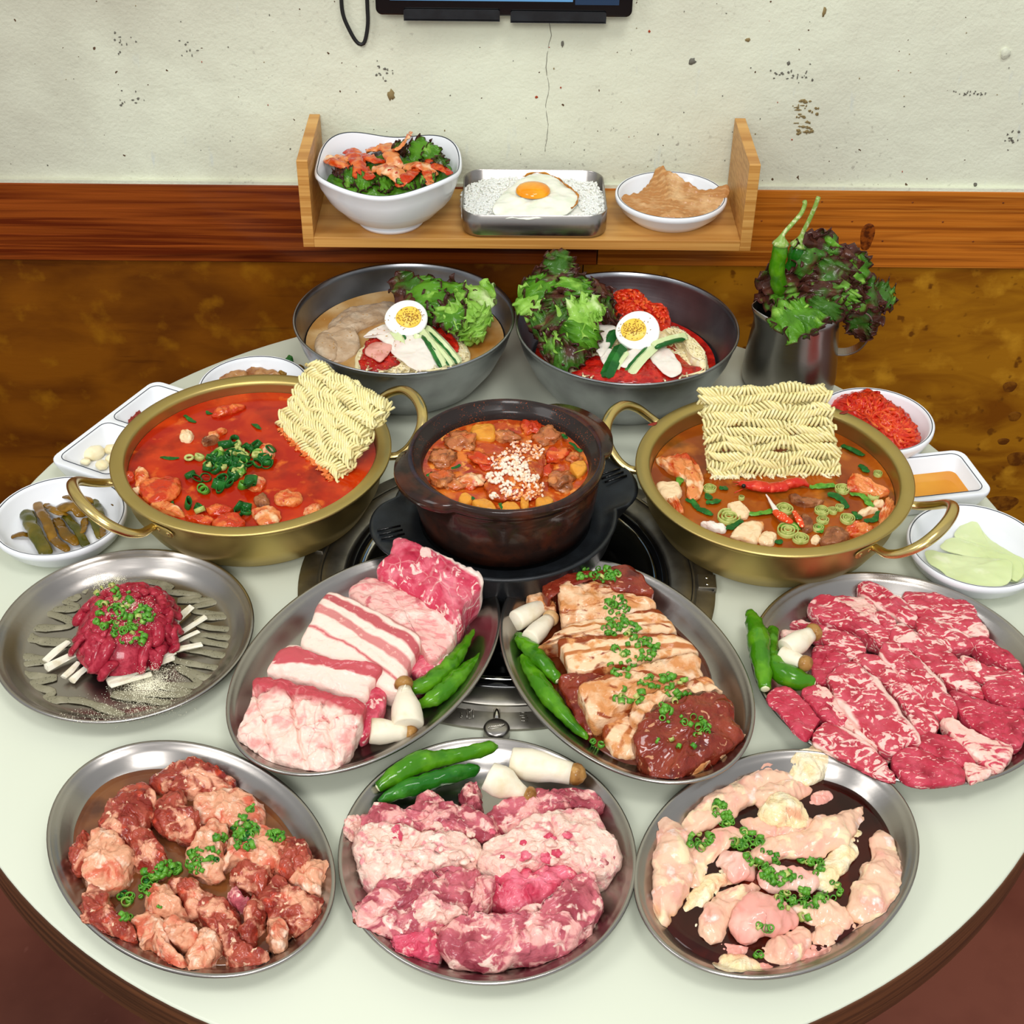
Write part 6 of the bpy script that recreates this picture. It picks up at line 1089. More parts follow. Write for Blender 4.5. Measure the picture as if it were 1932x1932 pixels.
for i, ((x, y, r), m_, l_, el) in enumerate(st): blob('stew_chunk', x, y, r * 1.1, cST, .0915, 'stew_beef' if m_ == 'stew_meat' else m_, 'brown ' * (m_ == 'stew_meat') + l_ + ' of the stone pot stew', 'meat' if m_ == 'stew_meat' else 'kimchi', 'chunks in the stone pot stew', el=el, flat=.55, seed=i * 3.3, amp=.55, rot=i * 1.3, n=26, m=16)
for i, (o_, l_) in enumerate([([(680, 260), (750, 245), (830, 250), (835, 330), (760, 345), (680, 320)], 'at the back left'), ([(680, 770), (760, 745), (830, 780), (840, 830), (740, 815)], 'at the front'), ([(880, 790), (960, 765), (1000, 800), (990, 835), (890, 835)], 'at the front centre'), ([(1010, 740), (1060, 710), (1065, 800), (1020, 825)], 'small one at the front'), ([(1110, 760), (1190, 730), (1235, 760), (1200, 795), (1130, 805)], 'at the front right'), ([(590, 760), (630, 710), (690, 745), (640, 785)], 'at the front left'), ([(1340, 520), (1440, 490), (1455, 550), (1390, 590)], 'at the right wall')]):
    slab('potato_chunk', o_, cST, .0945, .006, 'potato', dome=.0012, amp=.0008, fr=120, floor=.086, lab='yellow potato chunk in the stone pot, ' + l_, cat='potato', grp='potato chunks in the stone pot', n=30)
for i, (a, b, l_) in enumerate([((545, 555), (600, 525), 'left'), ((1290, 320), (1320, 350), 'upper right wall'), ((1340, 380), (1420, 430), 'right wall'), ((870, 790), (895, 825), 'front'), ((650, 720), (690, 760), 'front left'), ((380, 600), (440, 580), 'left wall')]):
    strip('green_leaf', [(*a, 12), (*b, 14)], cST, 'scallion_dark', h=.0935, flat=.4, floor=.09, lab='green onion sliver in the stone pot, ' + l_, cat='green onion', grp='green slivers in the stone pot')
def grain(g, p, r, L, d, n=6):
    d = np.array(d) / np.linalg.norm(d); s = np.cross(d, (0.1, 0, 1)); s /= np.linalg.norm(s); u = np.cross(s, d); V = [p - d * L]
    for t, k in ((-.6, .8), (0, 1), (.6, .8)):
        for i in range(n): a = 2 * PI * i / n; V.append(p + d * L * t + (s * math.cos(a) + u * math.sin(a)) * r * k)
    V.append(p + d * L); F = [(0, 1 + (i + 1) % n, 1 + i) for i in range(n)]
    for j in range(2): F += [(1 + j * n + i, 1 + j * n + (i + 1) % n, 1 + (j + 1) * n + (i + 1) % n, 1 + (j + 1) * n + i) for i in range(n)]
    e = 1 + 2 * n; F += [(e + i, e + (i + 1) % n, len(V) - 1) for i in range(n)]; g.add(V, F)
def grains(T, cl, seed, dz=.0005, r=.0008, L=.0021):
    rg = random.Random(seed); g = G()
    for x, y, rx, ry, m in cl:
        for a, b in ell_pts(x, y, rx, ry, m, rng=rg):
            p, nr = drop(T[0] + a / T[2], T[1] + b / T[2]); grain(g, p + np.array([0, 0, dz + rg.random() * .0008]), r * rg.uniform(.85, 1.15), L * rg.uniform(.8, 1.1), (rg.gauss(0, 1), rg.gauss(0, 1), rg.gauss(0, .35)))
    return g
slab('rice_mound', [(770, 640), (850, 470), (950, 400), (1080, 390), (1180, 460), (1140, 640), (1150, 700), (950, 740), (820, 740)], cST, .0965, .006, 'stew', dome=.006, amp=.0016, fr=200, floor=.088, lab='rice heap stained orange in the middle of the stone pot', cat='rice', n=50)
obj('rice_grains', grains(cST, [(960, 540, 95, 60, 85), (840, 620, 60, 35, 34), (1050, 610, 85, 35, 40), (920, 690, 50, 45, 16), (830, 745, 26, 16, 9)], 5, .0008, .0014, .0022), 'rice_pink', lab='white rice grains on the orange heap in the stone pot', cat='rice', kind='stuff')
obj('rice_grains', grains(cST, [(1030, 440, 140, 70, 100), (1060, 680, 110, 60, 60), (860, 500, 70, 60, 40), (1000, 740, 160, 30, 50)], 6, .0008, .0011, .0018), 'rice_red', lab='orange stained rice grains around the white ones in the stone pot', cat='rice', kind='stuff')
# ---- eggs
def egg_half(cx, cy, T, h, rx, ry, rot, lab, nrm, yc=(0, 0), yr=.55, seed=0):
    c = P(T[0] + cx / T[2], T[1] + cy / T[2], h); root = thing('boiled_egg_half', c, lab, 'egg'); N = Vector(nrm).normalized(); Q = N.to_track_quat('Z', 'Y').to_matrix() @ Matrix.Rotation(rot, 3, 'Z')
    R = rx / T[2] / ppm(c); K = ry / rx; n = 40; V = []
    prof = [(0.001, .0), (.45, .0), (.80, 0), (.93, -.005), (.99, -.03), (1.0, -.09), (.97, -.28), (.86, -.52), (.66, -.72), (.38, -.86), (.001, -.9)]
    def put(lst, ox=0, oy=0, s=1.0, sz=1.0, dz=0):
        out = []
        for r, z in lst:
            for i in range(n): t = 2 * PI * i / n; a = r * math.cos(t) * s + ox; b = r * math.sin(t) * s * K * (1 + .08 * math.cos(t) * r) + oy; out.append(tuple(Vector(c) + Q @ Vector((a * R, b * R, (z * sz + dz) * R))))
        return out
    F = [(j * n + i, (j + 1) * n + i, (j + 1) * n + (i + 1) % n, j * n + (i + 1) % n) for j in range(len(prof) - 1) for i in range(n)]
    obj('white', G().add(put(prof), F), 'egg_white', root, hit=True)
    yp = [(.001, .10), (.5, .09), (.85, .06), (.97, .03), (1, -.02)]; F = [(j * n + i, (j + 1) * n + i, (j + 1) * n + (i + 1) % n, j * n + (i + 1) % n) for j in range(4) for i in range(n)]
    obj('yolk', G().add(put(yp, yc[0], yc[1], yr, .6, .01), F), 'yolk_boiled', root, hit=True)
    rg = random.Random(seed); g = G()
    for _ in range(110):
        a, b = rg.gauss(yc[0], .32), rg.gauss(yc[1], .2)
        if a * a + (b / K) ** 2 > .8: continue
        p = np.array(Vector(c) + Q @ Vector((a * R, b * R, .085 * R))); grain(g, p, .00042, .0008, (rg.gauss(0, 1), rg.gauss(0, 1), rg.gauss(0, .4)), 5)
    obj('ground_sesame', g, 'sesame_dark', root, kind='stuff'); return root
# ---- cold noodles bowl
disc(bLc, .0945, .0502, 'broth_clear', 'cold_broth', 'amber cold broth in the back left steel bowl', amp=.0003, fr=40)
slab('ice_slush', [(230, 800), (240, 680), (320, 640), (330, 590), (420, 500), (520, 445), (640, 430), (800, 395), (880, 440), (800, 540), (640, 600), (560, 660), (590, 760), (480, 860), (330, 880), (250, 850)], cBL, .0535, .006, 'ice_broth', dome=.004, amp=.0016, fr=90, floor=.047, lab='beige icy broth slush at the left of the cold noodles', cat='ice', n=56)
slab('ice_slush', [(225, 780), (240, 690), (300, 650), (380, 680), (420, 760), (380, 860), (280, 860)], cBL, .0555, .006, 'ice_broth', dome=.003, amp=.0008, fr=60, floor=.047, lab='smooth lump of icy broth nearest the left rim', cat='ice', n=40)
def noodle_nest(name, out, T, h, mat, lab, nst, seed, rad=.0009, dome=.006, dirn=None, cat='noodles', base=True, Ls=.05, cv=1.6):
    rg = random.Random(seed)
    root = slab(name, out, T, h, .008, mat, dome=dome, amp=.0008, fr=120, floor=.03, lab=lab, cat=cat, n=36)
    xs = [o[0] for o in out]; ys = [o[1] for o in out]; g = G(); k = 0
    from mathutils.geometry import intersect_point_line
    def inside(x, y):
        c = False; j = len(out) - 1
        for i in range(len(out)):
            if (out[i][1] > y) != (out[j][1] > y) and x < (out[j][0] - out[i][0]) * (y - out[i][1]) / (out[j][1] - out[i][1]) + out[i][0]: c = not c
            j = i
        return c
    while k < nst:
        x, y = rg.uniform(min(xs), max(xs)), rg.uniform(min(ys), max(ys))
        if not inside(x, y): continue
        k += 1; a = (dirn + rg.gauss(0, .35)) if dirn is not None else rg.random() * 2 * PI; c_ = rg.uniform(-cv, cv); pts = []; L = Ls * rg.uniform(.5, 1.2) * T[2] * 2300
        for t in np.linspace(-.5, .5, 9):
            xx, yy = x + math.cos(a + c_ * t) * L * t, y + math.sin(a + c_ * t) * L * t * .7
            p, _n = drop(T[0] + xx / T[2], T[1] + yy / T[2]) if inside(xx, yy) else (None, None)
            if p is None: continue
            pts.append(p + np.array([0, 0, rad * .7 + rg.random() * .0004]))
        if len(pts) > 3: tube(g, cr(pts, 18), rad, 6)
    obj('strands', g, mat, root); return root
noodle_nest('noodle_nest', [(560, 960), (560, 800), (640, 740), (760, 640), (980, 620), (1180, 620), (1330, 660), (1430, 740), (1450, 860), (1300, 950), (1050, 990), (760, 985)], cBL, .0555, 'noodle_wet', 'pale wheat noodles mounded in the cold broth', 130, 3)
def sauce(o_, T, h, lab, mat='chilli_sauce', n=40, dome=.0015, name='chilli_sauce', cat='sauce', th=.004): return slab(name, o_, T, h, th, mat, dome=dome, amp=.0014, fr=170, floor=.045, lab=lab, cat=cat, n=n)
sauce([(600, 950), (580, 860), (640, 720), (700, 680), (780, 700), (840, 800), (900, 890), (820, 930), (700, 970)], cBL, .0615, 'red chilli sauce at the left of the cold noodles')
sauce([(1150, 610), (1230, 610), (1340, 700), (1370, 790), (1290, 790), (1210, 720)], cBL, .0635, 'red chilli sauce between cucumber and lettuce in the cold noodles')
def flat(name, o_, T, h, mat, lab, cat, grp=None, th=.0022, dome=.001, **k): return slab(name, o_, T, h, th, mat, dome=dome, amp=k.pop('amp', .0007), fr=90, floor=.045, lab=lab, cat=cat, grp=grp, n=40, **k)
flat('radish_slice', [(610, 690), (700, 620, .003), (820, 590, .004), (880, 680, .003), (860, 800), (780, 740), (690, 680)], cBL, .0655, 'radish_white', 'pinkish radish slice left below the egg in the cold noodles', 'radish', 'radish slices')
flat('radish_slice', [(830, 800), (880, 700, .004), (1000, 680, .005), (1130, 720, .005), (1240, 850), (1250, 930, -.003), (1080, 970, -.004), (930, 890)], cBL, .0650, 'radish_white', 'large pale radish slice under the cucumber in the cold noodles', 'radish', 'radish slices')
flat('beef_slice_cooked', [(620, 810), (680, 740), (830, 745, .002), (820, 810), (750, 880), (680, 850)], cBL, .0660, 'beef_slice', 'small pink beef slice on the red sauce in the cold noodles', 'meat', th=.003)
def stick(name, a, b, w, T, h0, h1, mat, lab, cat, grp, bend=0, skin=False):
    pa, pb = P(T[0] + a[0] / T[2], T[1] + a[1] / T[2], h0), P(T[0] + b[0] / T[2], T[1] + b[1] / T[2], h1); r = w / T[2] / ppm(pa); m_ = (pa + pb) / 2 + np.array([bend, 0, abs(bend) * .5 + .002]); g = G()
    c = cr([pa, m_, pb], 14); tube(g, c, [r * .5] + [r] * 12 + [r * .5], 4, flat=.75, amp=.0004, fr=200); root = obj(name, g, mat, lab=lab, cat=cat, grp=grp, smooth=False, hit=True)
    if skin:
        d = (pb - pa) / np.linalg.norm(pb - pa); s = np.cross(d, (0, 0, 1)); g = G(); tube(g, [p + s * r * skin for p in c[2:]], [r * .2] + [r * .42] * 10 + [r * .2], 6, flat=1.1, amp=.0005, fr=250); obj('peel', g, 'cucumber_skin', root)
    return root
for a, b, w, l_, sk in [((850, 640), (955, 800), 42, 'short one left of the egg foot', -.8), ((1010, 690), (1120, 740), 34, 'small one right under the egg', -.6), ((1110, 610), (1380, 900), 34, 'longest one slanting right', .9), ((1090, 680), (1320, 920), 38, 'one with a wide green peel', .9), ((1080, 640), (1260, 930), 44, 'inner one slanting right', .8)]:
    stick('cucumber_stick', a, b, w, cBL, .070, .063, 'radish_green', 'cucumber stick in the cold noodles, ' + l_, 'cucumber', 'cucumber in the cold noodles', skin=sk)
egg_half(950, 545, cBL, .0815, 172, 150, .1, 'halved boiled egg sprinkled with sesame on the cold noodles', (.05, -.62, .75), (.12, .02), .60, 1)
# ---- lettuce leaves
def leaf(T, base, tip, w, lab, mat='lettuce', hb=.06, ht=.08, arch=.008, curl=.3, ruff=.005, k=4.5, seed=0, grp=None, parent=None, name='lettuce_leaf', rib=True, face=1.0, nt=44, nsg=26):
    a, b = P(T[0] + base[0] / T[2], T[1] + base[1] / T[2], hb), P(T[0] + tip[0] / T[2], T[1] + tip[1] / T[2], ht); W = w / T[2] / ppm(a); d = b - a; L = np.linalg.norm(d); dn = d / L
    view = -np.array(AF) * face + np.array([0, 0, .4]); s = np.cross(dn, view); s /= np.linalg.norm(s); N = np.cross(s, dn); rg = random.Random(seed); f0, f1 = rg.random() * 6, rg.random() * 6; V = []; UV = []
    for j in range(nt + 1):
        t = j / nt; c = a + d * t + N * arch * 4 * t * (1 - t) * (1 + .3 * math.sin(seed)); wt = W * (.16 + .84 * math.sin(PI * (.06 + .76 * t)) ** 1.1)
        for i in range(nsg + 1):
            q = -1 + 2 * i / nsg; e = max(abs(q) ** 2.2, max(0, (t - .72) / .28) ** 1.6); ph = f0 if q < 0 else f1
            rf = e * ruff * 1.15 * (math.sin(2 * PI * k * .75 * t + ph + 2.2 * q) + .5 * math.sin(2 * PI * k * 1.7 * t + ph * 2 + q * 4)); nz = V3(c + s * wt * q, 70, seed); n2 = V3(c + s * wt * q, 190, seed + 3)
            e2 = e * ruff * .42 * math.sin(2 * PI * k * 1.6 * (t + q * .2) + f1)
            p = c + s * (wt * q * (1 - curl * .18 * q * q) + nz[0] * .0022 * e + e2) + dn * (nz[1] * .003 * e + e2 * .8) + N * (rf - curl * wt * q * q * .5 + nz[2] * .0045 + n2[2] * .0008)
            V.append(p); UV.append(((q + 1) / 2, e))
    m = nsg + 1; F = [(j * m + i, j * m + i + 1, (j + 1) * m + i + 1, (j + 1) * m + i) for j in range(nt) for i in range(nsg)]
    o = obj(name, G().add(V, F, 0, UV), mat, parent, lab=lab, cat='lettuce' if parent is None else None, grp=grp)
    sm = o.modifiers.new('s', 'SOLIDIFY'); sm.thickness = .0007
    if rib:
        g = G(); tube(g, [V[j * m + nsg // 2] - N * .0008 for j in range(0, int(nt * .7))], [W * .07 * (1 - j / nt) + .0002 for j in range(0, int(nt * .7))], 8, flat=.6); obj('midrib', g, 'lettuce_pale', o)
    return o
LF = [((1180, 560), (870, 230), 150, 'lettuce_dark', .070, .086, 'dark leaf reaching left towards the egg'), ((1250, 560), (1010, 250), 170, 'lettuce', .072, .088, 'dark edged leaf above the egg'), ((1300, 600), (1230, 250), 190, 'lettuce', .072, .090, 'green leaf at the top of the bunch'),
      ((1330, 640), (1390, 300), 170, 'lettuce_dark', .070, .086, 'brown leaf behind the pale ones'), ((1360, 640), (1250, 420), 150, 'lettuce', .078, .086, 'bright green leaf in front'), ((1380, 660), (1560, 270), 170, 'lettuce_pale', .070, .086, 'pale frilly leaf at the right'), ((1260, 620), (1480, 470), 120, 'lettuce_pale', .078, .082, 'pale stem pointing right'), ((1450, 560), (1600, 640), 160, 'lettuce_pale', .072, .066, 'pale leaf dipping into the broth'), ((1440, 600), (1500, 740), 120, 'lettuce_pale', .070, .058, 'yellowish leaf tip hanging down')]
for i, (a, b, w, m_, h0, h1, l_) in enumerate(LF): leaf(cBL, a, b, w, 'lettuce on the cold noodles, ' + l_, m_, h0, h1, seed=i + 1, grp='lettuce on the cold noodles', ruff=.0048)
g = G(); rg = random.Random(8)
for a, b in ell_pts(620, 640, 420, 200, 60, rng=rg) + ell_pts(700, 900, 150, 60, 14, rng=rg):
    p, _n = drop(cBL[0] + a / cBL[2], cBL[1] + b / cBL[2]); grain(g, p + np.array([0, 0, .0004]), .0004, .0008, (rg.gauss(0, 1), rg.gauss(0, 1), 0), 5)
obj('sesame_seeds', g, 'sesame', lab='sesame seeds floating on the cold noodle broth', cat='sesame', kind='stuff')
# ---- spicy noodles bowl
disc(bRc, .086, .038, 'chilli_sauce', 'red_sauce', 'red sauce at the bottom of the back right steel bowl', amp=.0006, fr=60, cat='sauce')
noodle_nest('noodle_nest', [(500, 1020), (560, 880), (700, 740), (900, 660), (1200, 660), (1380, 700), (1500, 820), (1590, 960), (1560, 1040), (1300, 1110), (900, 1125), (620, 1080)], cBR, .0535, 'noodle_wet', 'pale noodles mounded in the spicy noodle bowl', 190, 13, dome=.012)
sauce([(520, 1040), (580, 1000), (620, 930), (700, 900), (770, 980), (900, 1010), (1080, 960), (1240, 860), (1290, 790), (1350, 820), (1400, 920), (1480, 980), (1600, 1010), (1450, 1075), (1200, 1125), (950, 1130), (700, 1100)], cBR, .0625, 'glossy red chilli sauce over the spicy noodles', dome=.005, n=60, th=.010)
noodle_nest('noodle_nest', [(1230, 690), (1360, 690), (1480, 790), (1575, 900), (1560, 990), (1450, 920), (1380, 800), (1280, 740)], cBR, .0665, 'noodle_wet', 'bare pale noodles at the right of the spicy bowl', 60, 14, dome=.004)
slab('red_salad', [(790, 450), (860, 400), (940, 378, .003), (1050, 400, .003), (1110, 460, .002), (1140, 510), (1240, 515), (1285, 580), (1290, 680, -.004), (1200, 640), (1060, 560), (960, 580), (870, 610, -.003)], cBR, .074, .02, 'red_salad', dome=.004, amp=.0024, fr=170, floor=.04, lab='heap of bright red seasoned skate salad behind the egg', cat='salad', n=64)
rs_ = bpy.data.objects['red_salad']; rg = random.Random(15); g = G()
for a, b in ell_pts(1010, 490, 190, 90, 80, rng=rg, rot=.25) + ell_pts(1230, 590, 50, 60, 16, rng=rg):
    p, _n = drop(cBR[0] + a / cBR[2], cBR[1] + b / cBR[2])
    if p[2] < .066 or math.hypot(p[0] - .117, p[1] - 1.196) > .05: continue
    L = rg.uniform(.002, .005); d = np.array([rg.gauss(0, 1), rg.gauss(0, 1), rg.gauss(0, .4)]); d /= np.linalg.norm(d); tube(g, [p + d * L * t + np.array([0, 0, .0008 - .0006 * t * t]) for t in (-1, -.5, 0, .5, 1)], [.0005, .0013, .0016, .0013, .0005], 7, amp=.0004, fr=300)
obj('shreds', g, 'red_shred', rs_, kind='stuff')
flat('radish_slice', [(700, 830), (720, 680, .003), (800, 660, .004), (870, 680, .003), (860, 760), (770, 900), (730, 880)], cBR, .071, 'radish_white', 'white radish slice left of the egg in the spicy bowl', 'radish', 'radish slices')
flat('radish_slice', [(750, 880), (830, 850, .002), (850, 900), (800, 970), (765, 950)], cBR, .0685, 'radish_white', 'small pinkish radish slice by the cucumber peel', 'radish', 'radish slices')
flat('radish_slice', [(880, 960), (960, 870, .003), (1080, 850, .003), (1060, 920), (950, 990)], cBR, .0695, 'radish_white', 'radish sliver right of the cucumber peel', 'radish', 'radish slices')
flat('radish_slice', [(1130, 900), (1220, 830, .003), (1310, 880, .002), (1385, 1010), (1300, 1068, -.002), (1200, 1000)], cBR, .0690, 'radish_white', 'square radish slice at the front of the spicy bowl', 'radish', 'radish slices')
for a, b, w, l_, sk, m_ in [((870, 720), (770, 880), 48, 'dark peel piece left of the egg', 0, 'cucumber_skin'), ((920, 830), (790, 1080), 55, 'dark peel piece at the front', 0, 'cucumber_skin'), ((960, 880), (860, 1040), 24, 'thin pale one at the front', 0, 'radish_green')]:
    stick('cucumber_stick', a, b, w, cBR, .075, .064, m_, 'cucumber in the spicy noodles, ' + l_, 'cucumber', 'cucumber in the spicy noodles', skin=sk)
cs = stick('cucumber_stick', (1180, 830), (965, 1065), 44, cBR, .0745, .064, 'radish_green', 'cucumber in the spicy noodles, long pale one sloping down left', 'cucumber', 'cucumber in the spicy noodles', skin=.9)
stick('cucumber_stick', (1420, 760), (1150, 830), 46, cBR, .073, .076, 'radish_green', 'cucumber in the spicy noodles, pale one with a green end at the right', 'cucumber', 'cucumber in the spicy noodles', skin=-.9)
egg_half(1040, 712, cBR, .0845, 172, 160, .2, 'halved boiled egg sprinkled with sesame on the spicy noodles', (-.05, -.62, .75), (-.18, .05), .58, 2)
LR = [((480, 480), (400, 90), 150, 'lettuce_dark', .085, .124, 'dark tip at the very top'), ((520, 520), (300, 200), 160, 'lettuce_dark', .082, .112, 'dark leaf below the top tip'), ((420, 560), (200, 300), 150, 'lettuce', .080, .104, 'leaf with a green point at the upper left'), ((540, 560), (540, 290), 170, 'lettuce', .082, .106, 'bright folded leaf in the upper middle'), ((600, 560), (790, 360), 150, 'lettuce_dark', .080, .098, 'dark frill reaching towards the red salad'),
      ((420, 640), (110, 430), 150, 'lettuce_pale', .078, .092, 'light green leaf sticking out over the left rim'), ((480, 620), (420, 420), 170, 'lettuce_dark', .084, .098, 'dark glossy leaf in the middle'), ((560, 640), (640, 400), 150, 'lettuce', .082, .096, 'green leaf behind the big pale stem'), ((780, 520), (480, 620), 130, 'lettuce_pale', .092, .088, 'broad pale stem crossing the pile'), ((720, 560), (430, 740), 190, 'lettuce_pale', .090, .080, 'large bright frilly leaf in front'), ((640, 650), (560, 850), 190, 'lettuce', .086, .072, 'bright green frill hanging in front'),
      ((420, 620), (240, 760), 170, 'lettuce_dark', .082, .070, 'dark leaf at the left inner wall'), ((480, 760), (340, 830), 110, 'lettuce_pale', .078, .068, 'small pale leaf at the left'), ((640, 800), (300, 930), 150, 'lettuce_dark', .070, .062, 'flat dark leaf at the lower left'), ((660, 860), (380, 980), 140, 'lettuce_dark', .068, .060, 'lowest dark leaf by the front rim'), ((700, 600), (880, 560), 110, 'lettuce_dark', .080, .082, 'small dark leaf left of the egg'), ((520, 700), (300, 620), 150, 'lettuce_dark', .084, .082, 'purple leaf in the heart of the pile')]
for i, (a, b, w, m_, h0, h1, l_) in enumerate(LR): leaf(cBR, a, b, w, 'lettuce in the spicy bowl, ' + l_, m_, h0, h1, seed=i + 30, grp='lettuce in the spicy bowl', ruff=.0052)
# ---- jug
JL = [((560, 820), (480, 300), 130, 'lettuce_dark', .085, .155, 'upright dark leaf behind the chillies'), ((600, 800), (560, 260), 150, 'lettuce_dark', .085, .160, 'tallest leaf'), ((640, 800), (620, 280), 130, 'lettuce', .088, .155, 'tall green backed leaf'), ((640, 820), (760, 350), 150, 'lettuce_dark', .085, .148, 'leaf leaning right at the top'), ((680, 800), (850, 400), 130, 'lettuce', .085, .140, 'green veined leaf at the upper right'), ((600, 760), (700, 440), 150, 'lettuce_dark', .100, .140, 'dark frill in the upper middle'),
      ((540, 800), (400, 500), 150, 'lettuce_dark', .090, .128, 'brown leaf left of centre'), ((520, 820), (210, 530), 150, 'lettuce_dark', .085, .118, 'grey purple leaf at the left'), ((500, 830), (180, 650), 130, 'lettuce_dark', .085, .102, 'small leaf over the spout'), ((520, 780), (270, 640), 150, 'lettuce', .092, .108, 'green leaf at the left'), ((560, 780), (380, 640), 160, 'lettuce', .096, .108, 'rounded light leaf in front'), ((600, 800), (560, 560), 150, 'lettuce_dark', .098, .124, 'dark leaf in the centre'),
      ((640, 800), (640, 620), 130, 'lettuce', .096, .112, 'green leaf right of centre'), ((660, 780), (860, 600), 140, 'lettuce_dark', .096, .116, 'purple tip at the right'), ((500, 760), (330, 930), 170, 'lettuce', .112, .104, 'bright frill hanging over the front rim'), ((540, 740), (430, 910), 160, 'lettuce', .112, .103, 'second frill hanging over the front rim'), ((640, 720), (580, 850), 150, 'lettuce_dark', .112, .102, 'dark leaf resting on the front rim'), ((700, 780), (1000, 660), 130, 'lettuce_dark', .096, .104, 'leaf stretching out to the right'), ((880, 660), (1080, 730), 110, 'lettuce_dark', .103, .094, 'outermost dark tip at the right'), ((890, 660), (870, 940), 140, 'lettuce_dark', .104, .062, 'long dark leaf drooping over the handle'), ((900, 840), (820, 960), 110, 'lettuce_dark', .078, .060, 'frilly end below the drooping leaf'), ((700, 760), (760, 620), 140, 'lettuce', .098, .116, 'green fold behind the drooping leaf')]
for i, (a, b, w, m_, h0, h1, l_) in enumerate(JL): leaf(cJ, a, b, w * .95, 'lettuce in the steel jug, ' + l_, m_, h0, h1, seed=i + 60, grp='lettuce in the steel jug', ruff=.005)
def hang_chilli(path, r, stem, lab, mat):
    ps = [PY(cJ[0] + x / cJ[2], cJ[1] + y / cJ[2], Y) for x, y, Y in path]; c = cr(ps, 24); g = G(); rr_ = [r * k for k in (.55, .8, .95)] + [r * (1 + .06 * math.sin(i)) for i in range(18)] + [r * .8, r * .6, r * .3]
    tube(g, c, rr_, 16, amp=.0009, fr=150, up=(0, 1, 0)); o = obj('green_chilli', g, mat, lab=lab, cat='chilli pepper', grp='chillies in the steel jug')
    s = [PY(cJ[0] + x / cJ[2], cJ[1] + y / cJ[2], Y) for x, y, Y in stem]; g = G(); c = cr(s, 24); tube(g, c, [r * (.85 * max(0, 1 - i / 5) ** 1.5 + .28) for i in range(24)], 10, up=(0, 1, 0)); obj('stem', g, 'chilli_stem', o)
hang_chilli([(322, 330, 1.172), (318, 420, 1.172), (300, 520, 1.172), (330, 700, 1.178)], .0072, [(325, 350, 1.172), (340, 290, 1.172), (400, 220, 1.175), (460, 150, 1.178), (485, 90, 1.18), (482, 68, 1.18)], 'green chilli with a long curved stem at the left of the jug', 'chilli')
hang_chilli([(440, 350, 1.19), (425, 430, 1.19), (400, 560, 1.19), (420, 700, 1.19)], .0074, [(442, 360, 1.19), (470, 280, 1.19), (510, 200, 1.19), (550, 110, 1.19), (575, 42, 1.19)], 'second green chilli half hidden behind lettuce in the jug', 'chilli_dark')
# ---- shelf food
HS = SS
slab('salad_bed', [(165, 290), (200, 240), (300, 200), (450, 170), (600, 190), (645, 240), (640, 290), (560, 325), (400, 340), (250, 325)], cSH, HS + .044, .020, 'lettuce', dome=.006, amp=.003, fr=100, floor=HS + .012, lab='green base of the kimchi salad in the white bowl', cat='salad', n=60)
for i, (pth, w, m_, l_) in enumerate([([(165, 210), (210, 225), (255, 245)], 24, 'cabbage_kimchi', 'leftmost orange strip'), ([(260, 180), (285, 230), (300, 280)], 26, 'cabbage_red', 'dark red strip at the left'), ([(330, 175), (380, 165)], 18, 'cabbage_kimchi', 'small strip at the back'), ([(400, 160), (420, 200), (430, 240)], 26, 'cabbage_kimchi', 'broad pale strip in the middle'), ([(440, 175), (470, 140), (492, 105)], 8, 'cabbage_kimchi', 'thin stick poking up'), ([(370, 250), (420, 260), (460, 290)], 32, 'cabbage_kimchi', 'large pale orange piece in front'), ([(520, 250), (480, 280), (450, 310)], 20, 'cabbage_red', 'red strip in front right'), ([(550, 245), (560, 280), (570, 305)], 15, 'cabbage_kimchi', 'narrow pale strip at the right'), ([(560, 215), (600, 240), (640, 260)], 18, 'cabbage_red', 'red strip at the far right'), ([(300, 200), (340, 210), (380, 220)], 22, 'cabbage_red', 'red strip behind the middle'), ([(480, 240), (530, 235), (580, 260)], 24, 'cabbage_kimchi', 'orange strip at the right'), ([(310, 250), (330, 285)], 18, 'cabbage_red', 'dark red bit in front'), ([(210, 200), (245, 215)], 16, 'cabbage_kimchi', 'wavy strip upper left')]):
    strip('kimchi_strip', [(p[0], p[1], w * 1.25, .004 * (k % 2)) for k, p in enumerate(pth)], cSH, m_, h=HS + .050 + (.012 if i == 4 else 0), flat=.35, amp=.0022, fr=150, floor=HS + .036, lab='kimchi strip in the white bowl, ' + l_, cat='kimchi', grp='kimchi strips in the white bowl')
for i, (a, b, w, m_, l_) in enumerate([((500, 220), (550, 130), 50, 'lettuce', 'upright one at the back'), ((560, 230), (590, 160), 40, 'lettuce', 'right of the upright one'), ((480, 200), (430, 150), 30, 'lettuce_dark', 'dark one at the back'), ((600, 250), (630, 205), 34, 'lettuce_dark', 'dark one at the right'), ((300, 270), (220, 300), 44, 'lettuce', 'front left'), ((350, 290), (280, 315), 40, 'lettuce', 'front left of centre'), ((420, 300), (360, 325), 40, 'lettuce', 'front centre'), ((480, 300), (470, 335), 40, 'lettuce', 'front right of centre'), ((560, 280), (560, 320), 36, 'lettuce', 'front right'), ((260, 250), (190, 270), 34, 'lettuce_dark', 'dark one at the left'), ((540, 210), (570, 240), 40, 'lettuce_dark', 'dark one in the middle right')]):
    leaf(cSH, a, b, w, 'lettuce in the white shelf bowl, ' + l_, m_, HS + .050, HS + (.062 if b[1] < a[1] else .048), arch=.004, ruff=.0032, seed=i + 100, grp='lettuce in the white shelf bowl', rib=False, nt=26, nsg=18)
